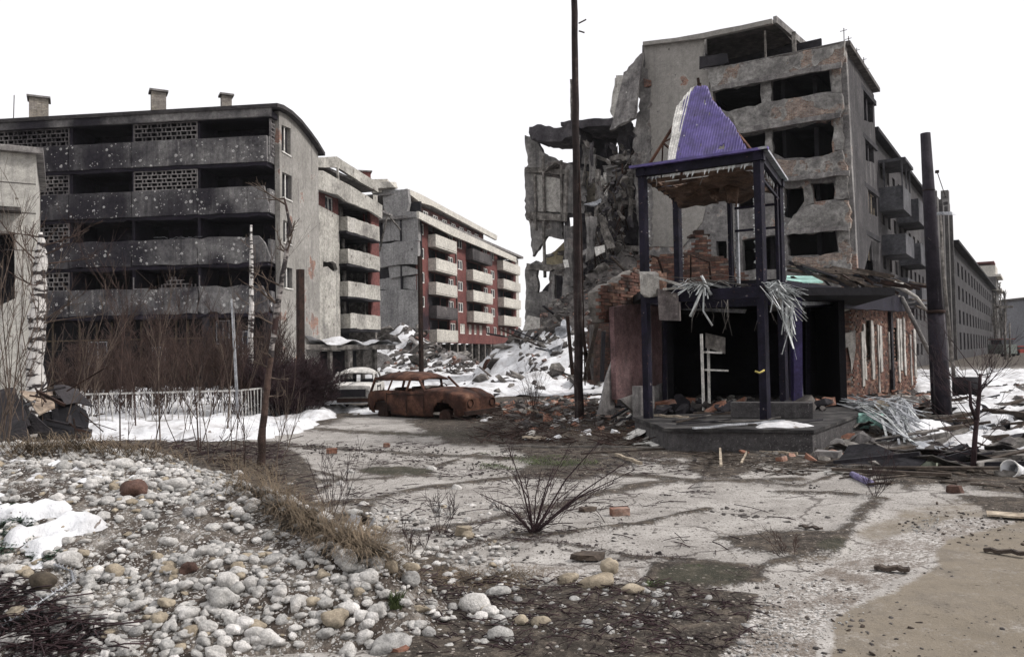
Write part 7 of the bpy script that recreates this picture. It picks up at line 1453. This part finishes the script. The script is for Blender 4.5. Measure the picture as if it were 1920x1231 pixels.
plank(1410, 846, 1495, 850, .05, .05, m_woodp, 'knotty yellow stick in front of the platform', 'stick', 'stick')
plank(1155, 852, 1202, 868, .05, .05, m_woodp, 'curved pale stick below the white sheets', 'stick', 'stick')
plank(1640, 1063, 1705, 1066, .07, .03, m_wood, 'dark splintered board on the pale gravel strip')
plank(1845, 1030, 1925, 1036, .05, .03, m_wood, 'dark stick near the right edge of the road', 'stick', 'stick')
plank(1500, 985, 1540, 990, .05, .02, m_wood, 'thin brown splinter on the concrete', 'stick', 'stick')
plank(1850, 770, 1960, 782, .22, .12, m_wood, 'heavy dark beam across the snow at the right edge', 'beam', 'beam', .25, .3)
plank(1600, 855, 1690, 868, .08, .05, m_rub, 'grey lath crossing the snow right of the platform', 'lath', 'lath')
plank(1545, 885, 1635, 880, .03, .03, m_whitep, 'thin white rod right of the platform corner', 'rod', 'rod')
plank(1655, 818, 1735, 830, .04, .04, m_metal, 'curved grey tube in front of the strip pile', 'tube', 'tube', .1, .05)
plank(1470, 788, 1300, 802, .05, .03, m_metal, 'thin grey bar lying on the platform', 'bar', 'metal_bar', zb0=ZPL, zb1=ZPL)
plank(1228, 778, 1290, 782, .06, .04, m_woodp, 'pale batten lying on the left of the platform', zb0=ZPL, zb1=ZPL)
plank(1300, 775, 1420, 773, .08, .05, m_wood, 'dark board lying along the back of the platform', 'board', 'board', zb0=ZPL, zb1=ZPL)
plank(1165, 795, 1183, 775, .1, .03, m_whitep, 'white splinter sticking up left of the left front post', 'splinter', 'splinter', .05, .3)
for i in range(70):
    rg = random.Random(900 + i); px, py = rg.uniform(1560, 1950), rg.uniform(745, 890); g = G(px, py); l = rg.uniform(.4, 1.8); a = rg.uniform(-.7, .7); mb = MB(); mb.bar(g + Vector((0, 0, rg.uniform(.02, .1))), g + Vector((math.cos(a) * l, math.sin(a) * l, rg.uniform(.02, .3))), rg.uniform(.04, .16), rg.uniform(.02, .08)); tag(mb.build('scrap_board', rg.choice((m_wood, m_soot_shade2, m_rub, m_wood))), 'scrap board half buried in snow between platform and right edge', 'board', 'scrap boards in the snow')
m_pv = m_purple; a, b = G(1598, 889, .05), G(1634, 906, .04); mb = MB(); mb.tube([a, b], .045, 12); mb.tube([a - (b - a) * .02, a], .038, 12); tag(mb.build('purple_pipe', mat('faded_purple', [(.3, (.10, .085, .19)), (.7, (.22, .2, .30))], 6)), 'short purple pipe lying at the snow edge', 'pipe')
g = G(1888, 898); wct = thing('white_bucket', (g.x, g.y, 0), 'overturned white bucket at the right edge', 'bucket'); mb = MB(); d = Vector((-.9, -.5, .25)).normalized(); c = Vector((g.x + .1, g.y, .12)); mb.tube([c + d * .11, c - d * .13], [.12, .08], 16, cap=False); mb.tube([c - d * .125, c - d * .13], .08, 16); o = mb.build('bucket_shell', m_snow, wct); md = o.modifiers.new('s', 'SOLIDIFY'); md.thickness = .01
mb = MB(); mb.tube([c + d * .10, c + d * .115], [.127, .127], 16, cap=False); o = mb.build('rim', m_whitep, wct); md = o.modifiers.new('s', 'SOLIDIFY'); md.thickness = .012
def disc_sheet(cpx, cpy, w, h, z, tilt, label, m=m_whitep):
    g = G(cpx, cpy); s = g.y / FPX; mb = MB(); n = 22; rg = random.Random(int(cpx)); M = Matrix.Rotation(tilt, 3, 'Y'); vs = []
    for t, hh in ((0, 0), (1, .03)):
        for i in range(n): a = i / n * math.tau; rr_ = (1 if a < math.pi * 1.15 else rg.uniform(.55, .9)); vs.append(Vector(g) + Vector((0, 0, z)) + M @ Vector((math.cos(a) * w * s * rr_, math.sin(a) * h * rr_, hh)))
    mb.add(vs, [tuple(range(n - 1, -1, -1)), tuple(range(n, 2 * n))] + [(i, (i + 1) % n, n + (i + 1) % n, n + i) for i in range(n)]); return tag(mb.build('white_sheet', m), label, 'sheet')
disc_sheet(1200, 825, 44, .42, .16, -.45, 'curled white sheet tilted up left of the platform'); disc_sheet(1238, 836, 52, .35, .03, .02, 'flat white broken sheet on the ground left of the platform')
disc_sheet(1005, 826, 26, .22, .05, .05, 'cream oval board on the ground below the wooden pole', m_woodp)
disc_sheet(998, 784, 14, .2, .2, .3, 'yellowish lump of board by the rubble', m_woodp)
a, b = G(1850, 965), G(1990, 975); mb = MB(); mb.bar(a + Vector((0, 0, .02)), b + Vector((0, 0, .02)), .22, .02); tag(mb.build('pale_board', m_woodp), 'long pale board lying on the road at the right edge', 'board')
for (px, py, w_, h_, m, lb_) in ((1162, 967, .2, .09, m_bb, 'brick lying on the concrete right of the dead bush'), (1100, 958, .2, .05, m_wood, 'piece of board behind the brick on the concrete'), (622, 849, .2, .09, m_bb, 'brick lying on the concrete near the crooked birch'), (725, 838, .14, .08, m_bb, 'small brick lump near the far crack'), (870, 1003, .17, .09, m_st3, 'stone chip beside the twiggy weed'), (925, 1028, .0, .0, m_bb, None), (1100, 1047, .3, .05, m_wood, 'rotten board piece beside the round boulder'), (1552, 862, .42, .16, m_conc, 'grey concrete lump right of the platform corner'), (1730, 880, .45, .14, mat('green_box', [(.3, (.28, .32, .24)), (.7, (.42, .45, .36))], 3), 'pale green box in the snow'), (1790, 924, .2, .1, m_st4, 'brown lump of earth at the road edge'), (745, 1226, .13, .05, m_bb, 'orange brick piece at the bottom edge')):
    if not lb_: continue
    g = G(px, py); mb = MB(); mb.box((g.x, g.y, h_ / 2), (w_, w_ * .55, h_), rotz(rw.uniform(-.4, .4))) if 'brick' in lb_[:6] else mb.chunk((g.x, g.y, h_ / 2), (w_, w_ * .6, h_), rotz(rw.uniform(-.4, .4)), rng=rw); tag(mb.build('brick' if 'brick' in lb_ else 'debris_piece', m), lb_, 'brick' if 'brick' in lb_ else 'debris')
bent([(-5, 0), (5, 0), (5, 1), (-5, 1)], (1,) * 4, m_metal) if False else None
g = G(675, 990); sc_o = thing('metal_scrap', (g.x, g.y, 0), 'bent grey metal scrap on the concrete beside the gravel mound', 'scrap')
zb3 = lambda pts: ZB(pts)
bent([(400, 560), (440, 500), (490, 510), (455, 585)], (g.y,) * 4, m_metal, 'folded_sheet', 5, .03, sc_o, ZB, .01); bent([(455, 585), (490, 500), (520, 520), (500, 580)], (g.y + .05,) * 4, m_rustd, 'folded_sheet', 5, .03, sc_o, ZB, .01); bent([(510, 580), (550, 515), (556, 525), (530, 575)], (g.y,) * 4, m_metal, 'folded_sheet', 4, .01, sc_o, ZB, .01)
# strip heap on the ground at right
rq = random.Random(66)
for i in range(90):
    px = rq.uniform(1565, 1700); py = 790 - (px - 1560) * .05 + rq.uniform(-14, 16); a = G(px, py, .05); a.z = rq.uniform(.25, .62); e = G(1690 + rq.uniform(-20, 45), 800 + rq.uniform(-25, 45), .05); e.z = rq.uniform(.05, .5)
    mb = MB(); k_ = a.lerp(e, rq.uniform(.3, .7)) + Vector((0, 0, rq.uniform(.02, .2))); ww = rq.uniform(.008, .055); mb.bar(a, k_, ww, .012); mb.bar(k_, e + Vector((rq.uniform(-.2, .2), rq.uniform(-.3, .3), 0)), ww, .012); tag(mb.build('metal_strip', rq.choice((m_metal, m_shard, m_metal))), 'pale metal strip in the tangled heap left of the leaning pole', 'strip', 'tangled heap of strips')
for i in range(14):
    a = G(1700 + rq.uniform(-8, 10), 792, .1); a.z = .5; e = G(1705 + rq.uniform(-5, 28), 822 + rq.uniform(-6, 6), .02); mb = MB(); mb.tube([a, e], .03, 4, smooth=False); tag(mb.build('metal_strip', m_metal), 'grey metal strip drooping at the right end of the tangled heap', 'strip', 'drooping strips')
mb = MB(); g = G(1630, 812); mb.chunk((g.x, g.y + .3, .2), (1.0, .7, .35), rotz(.3), rng=rq); tag(mb.build('green_crate', m_green), 'sea green broken panel under the strip heap', 'panel')
mb = MB(); g = G(1655, 800); mb.chunk((g.x, g.y, .42), (.3, .1, .3), Matrix.Rotation(.4, 3, 'Y'), rng=rq); tag(mb.build('yellow_foam', m_woodp), 'yellow foam scrap on the strip heap', 'foam')
g = G(1812, 745); mb = MB(); mb.tube([(g.x, g.y, 0), (g.x, g.y, .35), (g.x, g.y, .7)], [.42, .43, .42], 18); tag(mb.build('steel_drum', m_soot_shade2), 'dark steel drum standing behind the leaning pole', 'drum')
# metal sheets crumpled on the big rubble heap
hs_ = thing('crumpled_sheet', (4.3, 34, 0), 'crumpled blue-grey sheet metal on the rubble heap left of the wooden pole', 'sheet')
bent([(1420, 300), (1560, 230), (1550, 290), (1440, 320)], (33,) * 4, m_metal, 'sheet', 8, .3, hs_, Z8); bent([(1490, 180), (1560, 130), (1565, 230), (1480, 240)], (33.5,) * 4, m_metal, 'sheet', 8, .3, hs_, Z8)
bt_ = thing('leaning_boards', (5.5, 30, 0), 'leaning dark boards and posts right of the wooden pole', 'boards')
for (x0, y0, x1, y1, w_, m, Y) in ((1735, 130, 1660, 470, .14, m_wood, 26), (1560, 100, 1590, 440, .3, m_rustd, 30), (1820, 120, 1835, 480, .2, m_soot_shade2, 27), (1700, 150, 1700, 470, .5, m_rubd, 31), (1770, 190, 1760, 480, .5, m_soot_shade2, 31), (1640, 130, 1690, 470, .1, m_rustd, 28), (1620, 310, 1720, 330, .1, m_wood, 28)):
    mb = MB(); mb.bar(AT(*Z8([(x0, y0)])[0], Y), AT(*Z8([(x1, y1)])[0], Y), w_, .12); mb.build('board', m, bt_)
rk2 = random.Random(12)
FW = Fr(XY(1095, 33), XY(1150, 31)); tag(brickwork(FW, jag(FW.poly(Z5([(0, 410), (60, 400), (140, 420), (150, 740), (0, 760)])), .4, .08, rk2), 0, 'brick_stub', None, [m_mort, BR[3], BR[1], BR[3]], seed=6), 'burnt brick wall stub between wooden pole and pink wall', 'wall')
# leaning pale plate and timbers on heap
mb = MB(); c = [AT(*Z8([p])[0], 44) for p in ((1330, 95), (1400, 110), (1400, 170), (1300, 185))]; mb.add(c + [p + Vector((0, .2, 0)) for p in c], [(3, 2, 1, 0), (4, 5, 6, 7), (0, 1, 5, 4), (1, 2, 6, 5), (2, 3, 7, 6), (3, 0, 4, 7)]); tag(mb.build('grey_plate', m_conc_l), 'square grey plate leaning at the back of the rubble heap', 'plate')
for i in range(60):
    rg = random.Random(700 + i); x, y = rg.uniform(-1.5, 11), rg.uniform(30, 52); z = hz1(x, y)
    if z < .2: continue
    l = rg.uniform(.8, 2.8); a = rg.uniform(0, math.tau); mb = MB(); mb.bar((x, y, z), (x + math.cos(a) * l, y + math.sin(a) * l * .6, z + rg.uniform(-.1, 1.1)), rg.uniform(.05, .16), rg.uniform(.04, .1)); tag(mb.build('heap_timber', rg.choice((m_wood, m_rub, m_rustd, m_soot_shade2))), 'broken timber sticking out of the big rubble heap', 'timber', 'timbers in the rubble heap')
# barbed wire, bottom left
mb = MB(); P = []
for (x, y) in ((10, 1110), (150, 1030), (300, 925), (415, 855), (405, 800), (300, 760)): p = on_surface(*za(x, y)); P.append(Vector(p) + Vector((0, 0, .06)))
mb.tube(P, .006, 5)
for i in range(len(P) - 1):
    for k in range(5): q = P[i].lerp(P[i + 1], k / 5); mb.tube([q - Vector((.02, 0, .02)), q + Vector((.02, 0, .02))], .003, 3); mb.tube([q - Vector((-.015, 0, .02)), q + Vector((-.015, 0, .02))], .003, 3)
tag(mb.build('barbed_wire', m_metal), 'strand of barbed wire curling over the lower left gravel', 'wire')
# dark brush and moss on the lower left of the mound
def mpt(seed, poly):
    rg = random.Random(seed); out = []
    for i in range(5000):
        x, y = rg.uniform(min(p[0] for p in poly), max(p[0] for p in poly)), rg.uniform(min(p[1] for p in poly), max(p[1] for p in poly))
        if inside(np.array([x]), np.array([y]), poly)[0]:
            p = on_surface(x, y)
            if p: out.append((p.x, p.y, mound_z(p.x, p.y)))
        if len(out) > 900: break
    return out
pl = [(-20, 1080), (60, 1110), (120, 1150), (190, 1170), (210, 1231), (-20, 1231)]
blades('dark_brush', m_soot_shade2, mpt(1, pl), (.04, .16), .9, 31, .006); sticks('twig_litter', m_twigd, mpt(2, pl)[:420], (.08, .4), (.002, .006), 32, .2)
blades('dark_brush', m_moss, mpt(3, [(-20, 940), (50, 950), (70, 1010), (-20, 1060)]), (.04, .12), .8, 33, .006)
# scrap metal sheets and lumps among the snow at right
rm = random.Random(404)
for i in range(34):
    px, py = rm.uniform(1560, 1940), rm.uniform(748, 885); g = G(px, py); s = rm.uniform(.25, .9); mb = MB(); n = 5; vs = []; sd_ = rm.uniform(0, 99); a_ = rm.uniform(0, 3.1); M_ = rotz(a_) @ Matrix.Rotation(rm.uniform(-.5, .5), 3, 'X')
    for j in range(n + 1):
        for k in range(n + 1):
            q = M_ @ Vector(((k / n - .5) * s * 1.5, (j / n - .5) * s, 0)); vs.append(Vector((g.x, g.y, .1)) + q + Vector((0, 0, .16 * noise.noise(q * 2.5 + Vector((sd_, 0, 0))))))
    mb.add(vs, [(j * (n + 1) + k, j * (n + 1) + k + 1, (j + 1) * (n + 1) + k + 1, (j + 1) * (n + 1) + k) for j in range(n) for k in range(n) if rm.random() < .93]); o = mb.build('twisted_sheet', rm.choice((m_metal, m_rub, m_rustd, m_soot_shade2, m_wreck, m_rubd))); md = o.modifiers.new('s', 'SOLIDIFY'); md.thickness = .015
    tag(o, 'twisted scrap sheet lying in the snow and rubbish right of the platform', 'scrap', 'twisted scrap sheets in the snow')
chips('bark_chips', m_wood, [(1150, 1231), (1300, 1150), (1500, 1060), (1760, 940), (1960, 930), (1960, 1231)], 220, .005, .03, 501)
chips('bark_chips', m_rubd, [(560, 830), (1500, 860), (1600, 1000), (1300, 1060), (900, 1050), (700, 1000)], 500, .01, .05, 502)
# fallen lumps of masonry and boards piled against the shop, inside and on the platform edge
rn = random.Random(515)
for i in range(46):
    px = rn.choice((rn.uniform(1235, 1330), rn.uniform(1330, 1500), rn.uniform(1490, 1560))); Y = rn.uniform(17.2, 19.2); q = AT(px, 700, Y); s = rn.uniform(.1, .34); mb = MB(); mb.chunk((q.x, q.y, ZPL + s * .3), (s * rn.uniform(1, 2.4), s, s * rn.uniform(.3, .9)), rnd_rot(rn, .6), rng=rn)
    tag(mb.build('masonry_lump', rn.choice((m_rubd, m_rub, m_bb, m_soot_shade2))), 'lump of fallen masonry on the floor of the dark shop', 'rubble lump', 'masonry lumps in the shop')
for i in range(40):
    px, py = rn.uniform(1130, 1250), rn.uniform(765, 812); g = G(px, py); l = rn.uniform(.3, 1.1); a = rn.uniform(-1, 1); mb = MB(); mb.bar(g + Vector((0, 0, rn.uniform(.02, .15))), g + Vector((math.cos(a) * l, math.sin(a) * l, rn.uniform(.02, .4))), rn.uniform(.03, .12), rn.uniform(.015, .05))
    tag(mb.build('broken_lath', rn.choice((m_wood, m_rub, m_soot_shade2, m_woodp))), 'broken lath in the litter between wooden pole and platform', 'lath', 'laths left of the platform')
for i in range(26):
    px, py = rn.uniform(1500, 1600), rn.uniform(770, 850); g = G(px, py); s = rn.uniform(.1, .35); mb = MB(); mb.chunk((g.x + .25, g.y, s * .3), (s * rn.uniform(1, 2), s, s * rn.uniform(.3, .8)), rnd_rot(rn, .6), rng=rn)
    tag(mb.build('concrete_lump', rn.choice((m_rubd, m_rub, m_conc))), 'lump of broken concrete at the right foot of the platform', 'rubble lump', 'concrete lumps beside the platform')
# weeds, laths and bricks burying the left end of the platform
blades('dry_grass', m_grassd, scatter([(1150, 790), (1300, 806), (1320, 830), (1160, 830)], 1300, 77), (.08, .3), .6, 77, .005)
sticks('twig_litter', m_twig, scatter([(1140, 780), (1310, 806), (1340, 835), (1150, 840)], 420, 78), (.1, .6), (.003, .012), 78, .35)
sticks('twig_litter', m_wood, scatter([(1300, 830), (1520, 862), (1560, 900), (1300, 880)], 220, 79), (.1, .6), (.003, .012), 79, .15)
for i, (m, n) in enumerate(((m_rubd, 260), (m_rub, 120), (m_bb, 50))): chips('rubble_litter', m, [(1150, 790), (1290, 806), (1500, 855), (1490, 872), (1280, 835), (1160, 822)], n, .03, .2, 80 + i)
for i, (m, n) in enumerate(((m_snow, 60), (m_conc_l, 40))): chips('pale_litter', m, [(930, 760), (1240, 760), (1250, 830), (980, 830)], n, .05, .22, 90 + i)
for i, (px, Y, h, wh) in enumerate(((150, 15, 2.6, 'thin tall bare sapling just right of the broken birch'), (225, 16.5, 3.0, 'thin tall bare sapling before the left end of the white fence'), (300, 17, 2.7, 'thin bare sapling before the middle pickets of the fence'), (372, 16, 2.4, 'crooked bare sapling before the right half of the fence'), (425, 18, 3.1, 'slender bare sapling just left of the steel post'), (255, 19.5, 3.6, 'tallest thin bare sapling, against the lowest balcony'))):
    g = AT(px, 700, Y); mb = MB(); rg = random.Random(600 + i)
    branch(mb, Vector((g.x, g.y, -.05)), Vector((rg.uniform(-.1, .12), 0, 1)), h, .017, 3, rg, .3, 4, .07, minr=.0025); tag(mb.build('sapling', (m_twigp, m_twig)[i % 2], loc=(g.x, g.y, 0)), wh, 'sapling')
# bent cables, drips of plaster and charred boards on the tower and the shop front
rc_ = random.Random(818)
for i in range(14):
    x = rc_.uniform(520, 1060); a = S(x, rc_.uniform(270, 330), rc_.uniform(16.6, 18.5)); l = rc_.uniform(.2, .9); b = a + Vector((rc_.uniform(-.15, .15), 0, -l)); mb = MB(); mb.tube([a, (a + b) / 2 + Vector((rc_.uniform(-.1, .1), 0, 0)), b], .008, 4)
    tag(mb.build('dangling_cable', m_rub), 'thin cable dangling from the ceiling of the dark shop', 'cable', 'cables in the shop ceiling')
for i in range(12):
    a = G(rc_.uniform(1250, 1500), rc_.uniform(778, 800), ZPL); l = rc_.uniform(.3, 1.0); t = rc_.uniform(-.5, .5); mb = MB(); mb.bar(a + Vector((0, 0, .02)), a + Vector((math.cos(t) * l, math.sin(t) * l, rc_.uniform(.02, .12))), rc_.uniform(.04, .1), .02)
    tag(mb.build('charred_board', rc_.choice((m_wood, m_soot_shade2, m_rub))), 'short charred board lying on the platform top', 'board', 'charred boards on the platform')
g = G(1462, 800, ZPL); X, Y = np.meshgrid(np.linspace(-.55, .55, 30), np.linspace(-.3, .3, 18)); hh = .09 * (1 - (X / .5) ** 2 - (Y / .24) ** 2) + .03 * vnoise(X, Y, 5, 71, 3)
tag(grid_mesh('snow_on_platform', X + g.x + .1, Y + g.y + .1, ZPL + hh, [m_snow], keep=hh > -.01), kind='stuff')
# ================================================================== HAZE: damp winter air, fades the far end of the street
mb = MB(); mb.box((60, 150, 14), (560, 420, 32)); m = bpy.data.materials.new('haze'); m.use_nodes = True; t = m.node_tree; t.nodes.clear()
o_ = t.nodes.new('ShaderNodeOutputMaterial'); v_ = t.nodes.new('ShaderNodeVolumePrincipled'); v_.inputs['Color'].default_value = (.9, .92, .96, 1); v_.inputs['Density'].default_value = .00013; t.links.new(v_.outputs[0], o_.inputs['Volume'])
tag(mb.build('haze', m, loc=(60, 150, -2)), kind='stuff')
